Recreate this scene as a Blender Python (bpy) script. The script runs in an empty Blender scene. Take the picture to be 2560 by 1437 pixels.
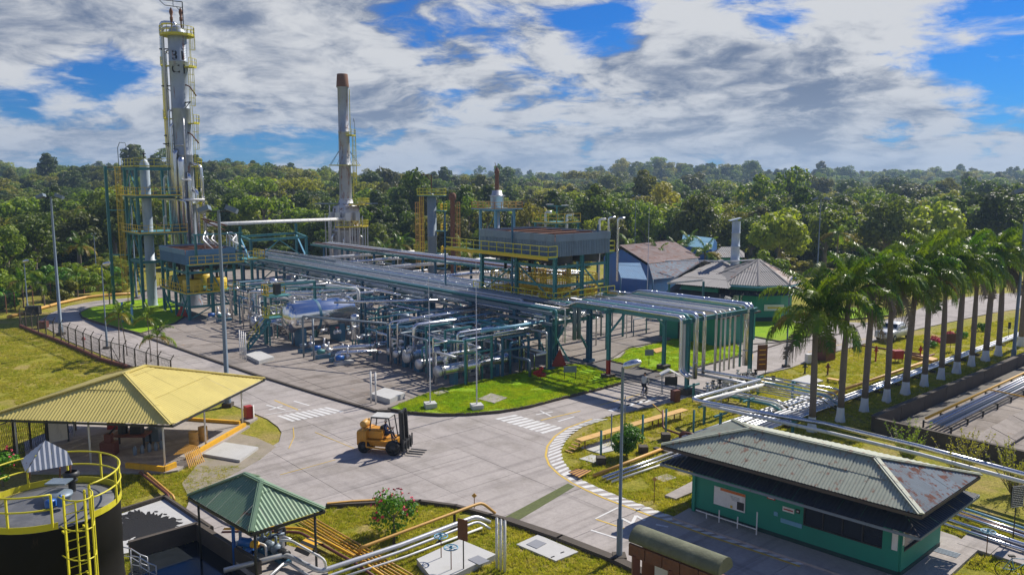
import bpy, math, random
from mathutils import Vector, Matrix, Euler, noise
R = math.radians
scene = bpy.context.scene
COL = scene.collection
# ---------------------------------------------------------------- camera
PITCH = math.atan((718.5 - 450) / 2000.0)
CAMH = 17.0
cam = bpy.data.cameras.new('camera'); camo = bpy.data.objects.new('camera', cam); COL.objects.link(camo)
cam.sensor_width = 36; cam.lens = 28.125; cam.clip_end = 9000; cam.clip_start = 0.5
camo.location = (0, 0, CAMH); camo.rotation_euler = (math.pi/2 - PITCH, 0, 0)
scene.camera = camo
# ---------------------------------------------------------------- sun, sky, exposure
SUN_AZ = 44.0      # degrees from +X towards +Y
SUN_EL = 42.5
sl = bpy.data.lights.new('sun', 'SUN'); so = bpy.data.objects.new('sun', sl); COL.objects.link(so)
sl.energy = 5.0; sl.angle = R(0.55); sl.color = (1.0, 0.93, 0.83)
sdir = Vector((math.cos(R(SUN_AZ))*math.cos(R(SUN_EL)), math.sin(R(SUN_AZ))*math.cos(R(SUN_EL)), math.sin(R(SUN_EL))))
so.rotation_euler = (-sdir).to_track_quat('-Z', 'Y').to_euler()
scene.view_settings.view_transform = 'Standard'; scene.view_settings.look = 'None'
scene.view_settings.exposure = 0.24; scene.view_settings.gamma = 1.0
try: scene.view_settings.use_curve_mapping = False
except Exception: pass

class NT:
    """tiny node-tree writer"""
    def __init__(s, tree): s.t = tree; s.n = tree.nodes; s.l = tree.links
    def add(s, typ, **kw):
        nd = s.n.new(typ)
        for k, v in kw.items():
            if k.startswith('_'): setattr(nd, k[1:], v)
        for k, v in kw.items():
            if k.startswith('_'): continue
            key = int(k[1:]) if (k[0] == 'i' and k[1:].isdigit()) else k
            s.put(nd.inputs[key], v)
        return nd
    def put(s, sock, v):
        if isinstance(v, bpy.types.NodeSocket): s.l.new(v, sock)
        elif isinstance(v, bpy.types.Node): s.l.new(v.outputs[0], sock)
        else:
            if hasattr(sock, 'default_value'):
                try: sock.default_value = v
                except Exception: sock.default_value = (v[0], v[1], v[2], 1.0)
    def math(s, op, a, b=0.0, c=0.0, clamp=False):
        nd = s.n.new('ShaderNodeMath'); nd.operation = op; nd.use_clamp = clamp
        for i, v in enumerate((a, b, c)): s.put(nd.inputs[i], v)
        return nd.outputs[0]
    def vm(s, op, a, b=(0, 0, 0)):
        nd = s.n.new('ShaderNodeVectorMath'); nd.operation = op
        s.put(nd.inputs[0], a)
        if op == 'SCALE': s.put(nd.inputs['Scale'], b)
        else: s.put(nd.inputs[1], b)
        return nd.outputs['Value'] if op in ('DOT_PRODUCT', 'LENGTH', 'DISTANCE') else nd.outputs[0]
    def mix(s, f, a, b, mode='MIX'):
        nd = s.n.new('ShaderNodeMix'); nd.data_type = 'RGBA'; nd.blend_type = mode
        s.put(nd.inputs[0], f); s.put(nd.inputs[6], a if isinstance(a, bpy.types.NodeSocket) else (*a, 1)[:4])
        s.put(nd.inputs[7], b if isinstance(b, bpy.types.NodeSocket) else (*b, 1)[:4])
        return nd.outputs[2]
    def noise(s, vec, scale, detail=4, rough=.55, dist=0.0):
        nd = s.n.new('ShaderNodeTexNoise'); s.put(nd.inputs['Vector'], vec)
        nd.inputs['Scale'].default_value = scale; nd.inputs['Detail'].default_value = detail
        nd.inputs['Roughness'].default_value = rough; nd.inputs['Distortion'].default_value = dist
        return nd.outputs[0]
    def smooth(s, v, lo, hi, a=0.0, b=1.0):
        nd = s.n.new('ShaderNodeMapRange'); nd.interpolation_type = 'SMOOTHSTEP'
        for i, x in enumerate((v, lo, hi, a, b)): s.put(nd.inputs[i], x)
        return nd.outputs[0]

def pdir(px, py):
    r = (px-1280)/2000.0; u = -(py-718.5)/2000.0; c, s_ = math.cos(PITCH), math.sin(PITCH)
    return Vector((r, c + u*s_, -s_ + u*c)).normalized()

world = bpy.data.worlds.new('World'); scene.world = world; world.use_nodes = True
w = NT(world.node_tree); w.n.clear()
sky = w.add('ShaderNodeTexSky', _sky_type='NISHITA', _sun_disc=False, _sun_elevation=R(SUN_EL), _sun_rotation=R(90-SUN_AZ),
            _altitude=200, _air_density=1.0, _dust_density=0.4, _ozone_density=3.0)
bg_sky = w.add('ShaderNodeBackground', Color=w.mix(1.0, sky.outputs[0], (0.05, 0.34, 0.80), 'MULTIPLY'), Strength=0.095)
tc = w.add('ShaderNodeTexCoord').outputs['Generated']
sep = w.add('ShaderNodeSeparateXYZ', Vector=tc)
x, y, z = sep.outputs
zz = w.math('MAXIMUM', z, 0.0)
den = w.math('ADD', zz, 0.27)
flat = w.add('ShaderNodeCombineXYZ', X=w.math('DIVIDE', x, den), Y=w.math('DIVIDE', y, den), Z=w.math('MULTIPLY', zz, 3.0)).outputs[0]
warp = w.vm('SCALE', w.vm('SUBTRACT', w.add('ShaderNodeTexNoise', Vector=flat, Scale=2.2, Detail=3.0).outputs[1], (.5, .5, .5)), 0.32)
P1 = w.vm('ADD', flat, warp)
def dens(vec):
    a = w.noise(vec, 1.45, 2, .5)
    b = w.noise(vec, 4.4, 10, .62)
    return w.math('ADD', w.math('MULTIPLY', a, .52), w.math('MULTIPLY', b, .48))
n1 = dens(P1)
n2 = dens(w.vm('ADD', P1, (sdir.x*.10, sdir.y*.04, 0.0)))
n3 = dens(w.vm('ADD', P1, (0.0, -.16, 0.22)))
# clear patches (directions of the sky), and thicker banks
bias = 0.0
for px, py, rad, amt in ((285, 190, .07, -.17), (1960, 30, .08, -.15), (2440, 90, .10, -.13), (1480, 70, .06, -.11), (1120, 262, .04, -.11),
                         (150, 5, .10, .06), (1600, 20, .05, -.08), (40, 250, .05, -.09), (2300, 150, .05, -.06), (2540, 200, .07, -.10),
                         (1850, 250, .20, .07), (760, 150, .18, .07), (1280, 330, .12, .04), (1800, 110, .045, .10)):
    d = pdir(px, py)
    dist = w.vm('DISTANCE', w.vm('MULTIPLY', tc, (1, 1, 1.6)), (d.x, d.y, d.z*1.6))
    bias = w.math('ADD', w.math('MULTIPLY', w.smooth(dist, rad*1.5, 0.0), amt), bias)
n1b = w.math('SUBTRACT', w.math('ADD', n1, bias), w.smooth(z, .20, .55, 0.0, .13))   # clouds thinned overhead, out of view, to cut sky fill and deepen shadows
cover = w.smooth(n1b, 0.385, 0.50)
lit = w.math('ADD', w.math('MULTIPLY', w.math('SUBTRACT', n1, n3), 4.2), w.math('MULTIPLY', w.math('SUBTRACT', n1, n2), 3.0))
lit = w.math('ADD', lit, 0.66)
thick = w.smooth(n1b, 0.49, 0.66)
lit = w.math('SUBTRACT', lit, w.math('MULTIPLY', thick, .48), clamp=True)
ccol = w.mix(w.smooth(lit, 0.0, .95), (0.20, 0.27, 0.42), (0.88, 0.90, 0.94))
hor = w.smooth(z, 0.13, 0.0)
ccol = w.mix(w.math('MULTIPLY', hor, .55), ccol, (0.50, 0.60, 0.76))
bg_cl = w.add('ShaderNodeBackground', Color=ccol, Strength=0.63)
# below the horizon only the sky's own base
ms = w.add('ShaderNodeMixShader', Fac=w.math('MULTIPLY', cover, w.smooth(z, -.02, .004)), i1=bg_sky, i2=bg_cl)
w.add('ShaderNodeOutputWorld', Surface=ms)
world.cycles.sampling_method = 'MANUAL'; world.cycles.sample_map_resolution = 512

# ---------------------------------------------------------------- coordinates: plant grid (u away-right, w away-left)
A = R(41); CA, SA = math.cos(A), math.sin(A)
OX, OY = -10.008, 57.292
def G(px, py, z=0.0):
    d = pdir(px, py); t = (z - CAMH)/d.z
    return Vector((d.x*t, d.y*t, z))
def D(px, Y, z):
    c, s_ = math.cos(PITCH), math.sin(PITCH)
    f = Y*c - (z-CAMH)*s_
    return Vector(((px-1280)/2000.0*f, Y, z))
def W(u, w_, z=0.0): return Vector((OX + u*CA - w_*SA, OY + u*SA + w_*CA, z))
def U(p):
    x_, y_ = p[0]-OX, p[1]-OY
    return Vector((x_*CA + y_*SA, -x_*SA + y_*CA, p[2]))
def GU(px, py, z=0.0): return U(G(px, py, z))
def hgt(px, py, ytop):
    p = G(px, py); d = pdir(px, ytop); c = math.hypot(p.x, p.y)/math.hypot(d.x, d.y)
    return CAMH + d.z*c

# ---------------------------------------------------------------- mesh builder
class MB:
    def __init__(s): s.V = []; s.F = []; s.S = []
    def face(s, pts, smooth=False):
        i = len(s.V); s.V += [tuple(p) for p in pts]; s.F.append(tuple(range(i, i+len(pts)))); s.S.append(smooth)
    def box(s, c, size, rz=0.0, rm=None):
        hx, hy, hz = size[0]/2, size[1]/2, size[2]/2; i = len(s.V)
        m = rm if rm is not None else (Matrix.Rotation(rz, 3, 'Z') if rz else None)
        for dz in (-hz, hz):
            for dx, dy in ((-hx, -hy), (hx, -hy), (hx, hy), (-hx, hy)):
                v = Vector((dx, dy, dz))
                if m is not None: v = m @ v
                s.V.append((c[0]+v.x, c[1]+v.y, c[2]+v.z))
        for f in ((3, 2, 1, 0), (4, 5, 6, 7), (0, 1, 5, 4), (1, 2, 6, 5), (2, 3, 7, 6), (3, 0, 4, 7)):
            s.F.append(tuple(i+k for k in f)); s.S.append(False)
        return s
    def span(s, a, b):
        return s.box(((a[0]+b[0])/2, (a[1]+b[1])/2, (a[2]+b[2])/2), (abs(b[0]-a[0]), abs(b[1]-a[1]), abs(b[2]-a[2])))
    def beam(s, p, q, w_, h=None):
        p, q = Vector(p), Vector(q); h = h or w_; d = q-p; L = d.length
        if L < 1e-5: return s
        dx = d/L; up = Vector((0, 0, 1)) if abs(dx.z) < .95 else Vector((1, 0, 0))
        dy = up.cross(dx).normalized(); dz = dx.cross(dy)
        m = Matrix((dx, dy, dz)).transposed()
        return s.box((p+q)/2, (L, w_, h), rm=m)
    def ibeam(s, p, q, w_, h):
        p, q = Vector(p), Vector(q); d = (q-p).normalized()
        up = Vector((0, 0, 1)) if abs(d.z) < .95 else Vector((1, 0, 0))
        dy = up.cross(d).normalized(); dz = d.cross(dy); t = h*.1
        s.beam(p+dz*(h/2-t/2), q+dz*(h/2-t/2), w_, t); s.beam(p-dz*(h/2-t/2), q-dz*(h/2-t/2), w_, t); s.beam(p, q, w_*.14, h-2*t-.004)
        return s
    def ring(s, c, ax, r, n, up=None):
        u_ = (up or (Vector((0, 0, 1)) if abs(ax.z) < .9 else Vector((1, 0, 0))))
        e1 = (u_ - ax*u_.dot(ax)).normalized(); e2 = ax.cross(e1); i = len(s.V)
        for k in range(n):
            a = 2*math.pi*k/n; v = c + e1*(math.cos(a)*r) + e2*(math.sin(a)*r); s.V.append((v.x, v.y, v.z))
        return i
    def tube(s, pts, r, n=8, fil=None, caps=True, k=3, closed=False):
        P = [Vector(p) for p in pts]
        if fil:
            Q = [P[0]]
            for a, b, c in zip(P, P[1:], P[2:]):
                d1, d2 = (a-b), (c-b); l1, l2 = d1.length, d2.length
                if l1 < 1e-6 or l2 < 1e-6: continue
                f = min(fil, l1*.48, l2*.48); d1 = d1/l1; d2 = d2/l2
                if d1.dot(d2) < -.995: Q.append(b); continue
                p0, p1 = b+d1*f, b+d2*f
                for j in range(k+1):
                    t = j/k; Q.append(p0*(1-t)**2 + b*2*t*(1-t) + p1*t*t)
            Q.append(P[-1]); P = Q
        rr = r if isinstance(r, (list, tuple)) else [r]*len(P)
        rings = []; last = None
        for j, p in enumerate(P):
            if closed: ax = (P[(j+1) % len(P)] - P[j-1]).normalized()
            elif j == 0: ax = (P[1]-P[0]).normalized()
            elif j == len(P)-1: ax = (P[-1]-P[-2]).normalized()
            else:
                ax = ((P[j+1]-p).normalized() + (p-P[j-1]).normalized())
                ax = ax.normalized() if ax.length > 1e-6 else (P[j+1]-p).normalized()
            if last is None: up = Vector((0, 0, 1)) if abs(ax.z) < .9 else Vector((1, 0, 0))
            else: up = last
            up = (up - ax*up.dot(ax))
            up = up.normalized() if up.length > 1e-5 else (Vector((0, 1, 0)) - ax*ax.y).normalized()
            last = up
            rings.append(s.ring(p, ax, rr[j], n, up))
        m = len(rings)
        for j in range(m if closed else m-1):
            a, b = rings[j], rings[(j+1) % m]
            for q in range(n):
                s.F.append((a+q, a+(q+1) % n, b+(q+1) % n, b+q)); s.S.append(True)
        if caps and not closed:
            s.F.append(tuple(rings[0]+q for q in range(n-1, -1, -1))); s.S.append(False)
            s.F.append(tuple(rings[-1]+q for q in range(n))); s.S.append(False)
        return s
    def rod(s, p, q, r, n=8, r2=None): return s.tube([p, q], [r, r if r2 is None else r2], n)
    def lathe(s, p, q, prof, n=20):
        """prof: (t along p->q in metres, radius)"""
        p, q = Vector(p), Vector(q); ax = (q-p).normalized(); prev = None
        for t, r in prof:
            cur = s.ring(p+ax*t, ax, max(r, .002), n)
            if prev is not None:
                for k in range(n):
                    s.F.append((prev+k, prev+(k+1) % n, cur+(k+1) % n, cur+k)); s.S.append(True)
            prev = cur
        return s
    def vessel(s, p, q, r, n=20, head=.35):
        L = (Vector(q)-Vector(p)).length
        pr = [(r*head*2*(1-math.cos(math.pi/2*k/4)), r*math.sin(math.pi/2*k/4)) for k in range(5)]
        full = pr + [(L-t, rr) for t, rr in reversed(pr)]
        return s.lathe(p, q, full, n)
    def prism(s, poly, z0, z1):
        """poly: list of (x,y); top and sides"""
        n = len(poly)
        area = sum(poly[i][0]*poly[(i+1) % n][1]-poly[(i+1) % n][0]*poly[i][1] for i in range(n))
        if area < 0: poly = list(reversed(poly))
        i = len(s.V)
        s.V += [(p[0], p[1], z0) for p in poly] + [(p[0], p[1], z1) for p in poly]
        s.F.append(tuple(i+n+k for k in range(n))); s.S.append(False)
        for k in range(n):
            s.F.append((i+k, i+(k+1) % n, i+n+(k+1) % n, i+n+k)); s.S.append(False)
        return s
    def mesh(s, name, mat, org=(0, 0, 0)):
        me = bpy.data.meshes.new(name)
        ox, oy, oz = org
        me.from_pydata([(v[0]-ox, v[1]-oy, v[2]-oz) for v in s.V], [], s.F)
        me.polygons.foreach_set('use_smooth', s.S)
        if mat: me.materials.append(mat)
        me.update(); return me

def setp(o, label=None, cat=None, group=None, kind=None):
    if label: o['label'] = label
    if cat: o['category'] = cat
    if group: o['group'] = group
    if kind: o['kind'] = kind
    return o
class Thing:
    def __init__(s, name, label, cat, org, group=None, grid=True, kind=None, rz=None):
        """org in grid coordinates (or world if grid=False)"""
        s.org = Vector(org); s.grid = grid
        s.o = bpy.data.objects.new(name, None); COL.objects.link(s.o)
        s.o.location = W(*s.org) if grid else s.org
        s.o.rotation_euler = (0, 0, A if grid else 0)
        setp(s.o, label, cat, group, kind)
    def part(s, name, mb, mat, parent=None, label=None, kind=None, smooth=None):
        o = bpy.data.objects.new(name, mb.mesh(name, mat, s.org)); COL.objects.link(o)
        o.parent = parent or s.o
        if label: o['label'] = label
        if kind: o['kind'] = kind
        return o
def solo(name, label, cat, mb, mat, org, group=None, grid=True, kind=None):
    o = bpy.data.objects.new(name, mb.mesh(name, mat, org)); COL.objects.link(o)
    o.location = W(*org) if grid else Vector(org); o.rotation_euler = (0, 0, A if grid else 0)
    return setp(o, label, cat, group, kind)
def struct(name, mb, mat, parent=None, kind='structure', grid=False):
    o = bpy.data.objects.new(name, mb.mesh(name, mat)); COL.objects.link(o)
    if grid and not parent: o.location = (OX, OY, 0); o.rotation_euler = (0, 0, A)
    if parent: o.parent = parent
    else: o['kind'] = kind
    return o
def dup(root, loc=None, rz=None, label=None, scale=None):
    r = root.copy(); COL.objects.link(r)
    if loc is not None: r.location = loc
    if rz is not None: r.rotation_euler = (0, 0, rz)
    if scale: r.scale = (scale,)*3 if not isinstance(scale, tuple) else scale
    if label: r['label'] = label
    for ch in root.children:
        c = ch.copy(); COL.objects.link(c); c.parent = r
        for g_ in ch.children:
            d = g_.copy(); COL.objects.link(d); d.parent = c
    return r

# ---------------------------------------------------------------- materials
def mat(name, col, rough=.6, metal=0.0, var=.18, scale=3.0, rust=0.0, rustcol=(.20, .07, .03), bump=0.0, bscale=20., rnd=0.0,
        streak=False, spec=.5, dirt=0.0, worldc=False, fine=0.0, dirtcol=(.10, .09, .075)):
    m = bpy.data.materials.new(name); m.use_nodes = True; t = NT(m.node_tree); t.n.clear()
    co = t.add('ShaderNodeNewGeometry').outputs['Position'] if worldc else t.add('ShaderNodeTexCoord').outputs['Object']
    if not worldc:
        co = t.vm('ADD', co, t.vm('SCALE', t.add('ShaderNodeObjectInfo').outputs['Location'], 0.37))
    n = t.noise(co, scale, 5, .6)
    c = t.mix(n, [k*(1-var) for k in col], [min(1, k*(1+var)) for k in col])
    if rnd:
        rn = t.add('ShaderNodeObjectInfo').outputs['Random']
        c = t.mix(1.0, c, t.add('ShaderNodeCombineColor', i0=t.math('MULTIPLY_ADD', rn, rnd*2, 1-rnd), i1=t.math('MULTIPLY_ADD', rn, rnd*2, 1-rnd), i2=t.math('MULTIPLY_ADD', rn, rnd*2, 1-rnd)).outputs[0], 'MULTIPLY')
    rf = rough
    if fine:
        k_ = t.math('MULTIPLY_ADD', t.noise(co, 5.5, 6, .75), fine*2.4, 1-fine*1.2)
        rv = t.add('ShaderNodeVectorRotate', Vector=co, Angle=-0.7156)
        tr_ = t.smooth(t.noise(t.vm('MULTIPLY', rv.outputs[0], (.05, .9, 1)), 1.6, 5, .6), .50, .66, 1.0, 1-fine*.9)
        tr2 = t.smooth(t.noise(t.vm('MULTIPLY', rv.outputs[0], (.8, .06, 1)), 1.5, 5, .6), .52, .68, 1.0, 1-fine*.7)
        k_ = t.math('MULTIPLY', k_, t.math('MULTIPLY', tr_, tr2))
        c = t.mix(1.0, c, t.add('ShaderNodeCombineColor', i0=k_, i1=k_, i2=k_).outputs[0], 'MULTIPLY')
    if dirt:
        dn = t.noise(t.vm('MULTIPLY', co, (1, 1, .35)), scale*.45, 7, .7)
        c = t.mix(t.math('MULTIPLY', t.smooth(dn, .48, .68), dirt), c, dirtcol)
    mf = metal
    if rust:
        v = t.vm('MULTIPLY', co, (1, 1, .18)) if streak else co
        rn2 = t.noise(v, scale*1.3, 7, .68)
        f = t.smooth(rn2, .66-rust*.4, .74-rust*.3)
        c = t.mix(f, c, t.mix(t.noise(co, scale*4, 3), [k*.6 for k in rustcol], [k*1.5 for k in rustcol]))
        rf = t.math('MULTIPLY_ADD', f, .85-rough, rough)
        if metal: mf = t.math('MULTIPLY_ADD', f, -metal, metal)
    b = t.add('ShaderNodeBsdfPrincipled'); t.put(b.inputs['Base Color'], c); t.put(b.inputs['Roughness'], rf); t.put(b.inputs['Metallic'], mf)
    b.inputs['Specular IOR Level'].default_value = spec
    if bump:
        bn = t.add('ShaderNodeBump', Strength=bump, Distance=.05, Height=t.noise(co, bscale, 6, .65))
        t.l.new(bn.outputs[0], b.inputs['Normal'])
    t.add('ShaderNodeOutputMaterial', Surface=b)
    return m
M = {}
M['silver'] = mat('aluminium_cladding', (.68, .69, .71), .27, .9, .10, 2.5, dirt=.2)
M['galv'] = mat('galvanised_pipe', (.55, .56, .58), .42, .55, .15, 4, rust=.10)
M['white'] = mat('white_paint', (.74, .74, .72), .5, 0, .08, 4, dirt=.25)
M['teal'] = mat('teal_steel', (.055, .235, .245), .5, 0, .22, 3, rust=.07, dirt=.25)
M['shadeblue'] = mat('shade_blue_steel', (.045, .15, .24), .5, 0, .22, 3, rust=.07)  # blue-teal of columns in shade, the shade put into the colour
M['ltblue'] = mat('light_blue_paint', (.16, .38, .52), .5, 0, .15, 4)
M['greysteel'] = mat('grey_steel', (.17, .22, .27), .5, .2, .2, 3, rust=.08)
M['yellow'] = mat('yellow_paint', (.72, .50, .03), .45, 0, .15, 5, rust=.05)
M['ylime'] = mat('lime_yellow_rail_paint', (.62, .56, .03), .45, 0, .12, 6, rust=.03)
M['ochre'] = mat('ochre_pipe_paint', (.60, .34, .08), .5, 0, .18, 3, rust=.06)
M['orange'] = mat('kerb_yellow_paint', (.78, .42, .02), .55, 0, .12, 4, dirt=.3)
M['red'] = mat('red_paint', (.38, .03, .025), .45, 0, .2, 4)
M['maroon'] = mat('maroon_pipe_paint', (.16, .05, .035), .55, 0, .25, 3)
M['rust'] = mat('rusted_steel', (.17, .075, .04), .85, 0, .5, 5, rust=.3, bump=.3)
M['dark'] = mat('dark_steel', (.035, .037, .04), .5, .2, .3, 3, dirt=.2)
M['black'] = mat('black_rubber', (.018, .018, .018), .75, 0, .3, 6)
M['tankblack'] = mat('black_tank_coating', (.012, .011, .009), .8, 0, .3, 1.4, spec=.15, rust=.12, rustcol=(.05, .03, .02), streak=True)
M['conc'] = mat('weathered_concrete', (.39, .355, .33), .9, fine=.24, metal=0, var=.2, scale=.55, bump=.35, bscale=14, rnd=.05, dirt=.5, worldc=True, dirtcol=(.20, .18, .15), spec=.25)
# 0, .2, .55, bump=.3, bscale=14, rnd=.05, dirt=.5, worldc=True, dirtcol=(.22, .20, .17))
M['concpad'] = mat('stained_pad_concrete', (.30, .265, .235), .9, fine=.28, metal=0, var=.2, scale=.7, bump=.3, bscale=14, rnd=.10, dirt=.6, worldc=True, dirtcol=(.13, .105, .08), rust=.05, rustcol=(.32, .2, .11), spec=.25)
# .2, .7, bump=.25, bscale=14, rnd=.09, dirt=.6, worldc=True, dirtcol=(.15, .12, .09), rust=.05, rustcol=(.32, .2, .11))
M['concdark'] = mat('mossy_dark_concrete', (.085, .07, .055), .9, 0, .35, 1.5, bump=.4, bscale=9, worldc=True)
M['panel'] = mat('blue_grey_cladding', (.20, .27, .34), .55, .15, .12, 1.5, dirt=.3)
M['panelblue'] = mat('sky_blue_cladding', (.12, .24, .38), .5, .1, .15, 1.5, dirt=.2)
M['concwhite'] = mat('whitewashed_concrete', (.50, .50, .48), .8, 0, .08, 1.5, bump=.15, dirt=.3, dirtcol=(.35, .34, .3))
M['joint'] = mat('dirty_joint_ground', (.17, .155, .13), .95, 0, .3, 2, worldc=True)
M['asphalt'] = mat('dark_asphalt', (.13, .12, .115), .9, 0, .2, 2, bump=.3, worldc=True, dirt=.3, dirtcol=(.2, .18, .15))
M['marking'] = mat('worn_white_road_paint', (.66, .66, .64), .7, 0, .1, 3, dirt=.6, worldc=True, dirtcol=(.40, .38, .36))
M['markyel'] = mat('worn_yellow_road_paint', (.62, .42, .06), .7, 0, .15, 3, dirt=.45, worldc=True, dirtcol=(.38, .32, .2))
M['green_wall'] = mat('green_wall_paint', (.018, .25, .17), .6, 0, .10, 1.2, dirt=.15, dirtcol=(.03, .10, .08))
M['green_dark'] = mat('dark_green_plinth', (.012, .05, .045), .7, 0, .2, 1.5)
M['blue_wall'] = mat('blue_metal_cladding', (.02, .14, .42), .5, 0, .15, 1.5, dirt=.2)
M['roof_green'] = mat('weathered_green_roof', (.34, .37, .29), .65, .05, .2, 2.4, rust=.27, rustcol=(.27, .16, .11), rnd=.06, streak=True, dirt=.35, dirtcol=(.40, .41, .33))
M['roof_rust'] = mat('rust_streaked_roof', (.18, .23, .27), .6, .15, .2, 1.7, rust=.42, rustcol=(.22, .085, .05), rnd=.12, dirt=.2)
M['roof_pump'] = mat('pump_house_green_roof', (.17, .27, .17), .5, .1, .2, 1, rust=.16, rnd=.06, dirt=.3, dirtcol=(.28, .31, .2))
M['roof_yellow'] = mat('yellow_sheet_roof', (.66, .55, .17), .5, .05, .10, 1.2, rnd=.05, dirt=.25, dirtcol=(.45, .36, .10))
M['pale'] = mat('pale_blue_grey_paint', (.42, .50, .58), .5, 0, .12, 2, dirt=.2)
M['roof_grey'] = mat('grey_sheet_roof', (.235, .225, .22), .75, 0, .2, .8, rust=.16, rnd=.10, dirt=.45, dirtcol=(.2, .18, .16))
M['roof_brown'] = mat('brown_rusted_roof', (.24, .17, .15), .6, .1, .3, .9, rust=.35, rnd=.14, dirt=.3, dirtcol=(.3, .3, .3))
M['canopy_shaded'] = mat('shade_dark_canopy_sheet', (.035, .045, .06), .6, .1, .25, 1.0, dirt=.2)  # shadow under the eaves is put into this navy colour
M['glass'] = mat('dark_window_glass', (.02, .025, .03), .08, 0, .3, 1.0, spec=.8)
M['wood'] = mat('ochre_walkway_plank', (.62, .38, .12), .7, 0, .15, 3, rnd=.08)
M['trunk'] = mat('palm_trunk_bark', (.20, .16, .13), .9, 0, .3, 3, bump=.4, bscale=8)
M['bark'] = mat('tree_bark', (.22, .19, .15), .9, 0, .3, 2, bump=.3)
M['whitewash'] = mat('trunk_whitewash', (.70, .74, .78), .7, 0, .08, 4, dirt=.2)
M['skin'] = mat('skin', (.30, .17, .11), .6)
M['shirt'] = mat('pale_work_shirt', (.55, .56, .52), .8)
M['navy'] = mat('navy_overall', (.02, .035, .10), .8)
M['pants'] = mat('dark_trousers', (.03, .028, .032), .85)
M['carwhite'] = mat('white_car_paint', (.72, .74, .76), .25, 0, .03, 1)
M['fork'] = mat('forklift_amber_paint', (.60, .27, .02), .5, 0, .2, 3, rust=.08, dirt=.6, dirtcol=(.3, .18, .05))
M['bluepump'] = mat('blue_pump_paint', (.02, .12, .42), .4, 0, .15, 4)
M['oil'] = mat('black_oily_residue', (.014, .013, .011), .55, 0, .5, 6, bump=.5, bscale=18)
M['flower'] = mat('pink_petals', (.62, .06, .12), .7, 0, .3, 9)
M['flowerred'] = mat('red_petals', (.50, .03, .02), .7, 0, .3, 9)
M['lens'] = mat('lamp_lens', (.55, .6, .65), .15, 0, .05, 2)

def leafmat(name, c1, c2, rnd=.3, trans=.35, gloss=.45, hue2=None):
    m = bpy.data.materials.new(name); m.use_nodes = True; t = NT(m.node_tree); t.n.clear()
    oi = t.add('ShaderNodeObjectInfo'); co = t.add('ShaderNodeTexCoord').outputs['Object']
    n = t.noise(t.vm('ADD', co, oi.outputs['Location']), .55, 4, .6)
    c = t.mix(t.smooth(n, .35, .65), c1, c2)
    if hue2: c = t.mix(t.smooth(oi.outputs['Random'], .45, 1.0), c, hue2)
    rn = t.math('FRACT', t.math('MULTIPLY', oi.outputs['Random'], 7.31))
    k = t.math('MULTIPLY_ADD', rn, rnd*2, 1-rnd)
    c = t.mix(1.0, c, t.add('ShaderNodeCombineColor', i0=k, i1=k, i2=k).outputs[0], 'MULTIPLY')
    b = t.add('ShaderNodeBsdfPrincipled'); t.put(b.inputs['Base Color'], c); b.inputs['Roughness'].default_value = gloss
    b.inputs['Specular IOR Level'].default_value = .35
    tr = t.add('ShaderNodeBsdfTranslucent', Color=t.mix(1.0, c, (1.3, 1.35, .5), 'MULTIPLY'))
    t.add('ShaderNodeOutputMaterial', Surface=t.add('ShaderNodeMixShader', Fac=trans, i1=b, i2=tr))
    return m
M['leaf'] = leafmat('broadleaf_foliage', (.09, .16, .015), (.22, .28, .025), .42, .45, .5, (.30, .27, .04))
M['leafdark'] = leafmat('dark_broadleaf_foliage', (.055, .10, .014), (.12, .165, .022), .4, .4, .5, (.15, .15, .035))
M['leafyel'] = leafmat('yellow_green_foliage', (.26, .34, .025), (.46, .50, .06), .2, .45, .5)
M['leafpalm'] = leafmat('palm_leaflets', (.055, .135, .008), (.22, .29, .018), .25, .42, .36)
M['leafpalmy'] = leafmat('yellowing_palm_leaflets', (.22, .22, .02), (.30, .20, .03), .3, .3, .5)
M['deadpalm'] = leafmat('dry_grey_palm_leaflets', (.16, .12, .09), (.26, .21, .16), .25, .2, .7)
M['shrub'] = leafmat('bright_shrub_leaves', (.07, .20, .012), (.13, .30, .02), .2, .3, .45)
def grassmat(name, c1, c2, c3, f3=.5):
    m = bpy.data.materials.new(name); m.use_nodes = True; t = NT(m.node_tree); t.n.clear()
    co = t.add('ShaderNodeNewGeometry').outputs['Position']
    a = t.noise(co, .22, 6, .62); b_ = t.noise(co, 1.4, 6, .65); f = t.noise(co, 6.5, 6, .78)
    c = t.mix(t.smooth(b_, .36, .64), c1, c2)
    c = t.mix(t.math('MULTIPLY', t.smooth(a, .46, .62), f3), c, c3)
    c = t.mix(t.smooth(f, .36, .58, .0, 1.0), t.mix(.55, c, [k*.38 for k in c1]), t.mix(t.smooth(f, .55, .70), c, [min(1, k*1.35) for k in c2]))
    p = t.add('ShaderNodeBsdfPrincipled'); t.put(p.inputs['Base Color'], c); p.inputs['Roughness'].default_value = .9
    p.inputs['Specular IOR Level'].default_value = .15
    bn = t.add('ShaderNodeBump', Strength=.8, Distance=.12, Height=t.math('ADD', t.noise(co, 7, 6, .8), b_))
    t.l.new(bn.outputs[0], p.inputs['Normal']); t.add('ShaderNodeOutputMaterial', Surface=p)
    return m
M['grass'] = grassmat('mown_grass', (.24, .25, .018), (.38, .34, .045), (.42, .32, .12), .85)
M['lush'] = grassmat('lush_lawn', (.22, .42, .006), (.33, .50, .012), (.32, .36, .04), .45)
M['floor'] = grassmat('forest_floor', (.03, .05, .01), (.05, .08, .012), (.08, .07, .03), .5)
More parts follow.
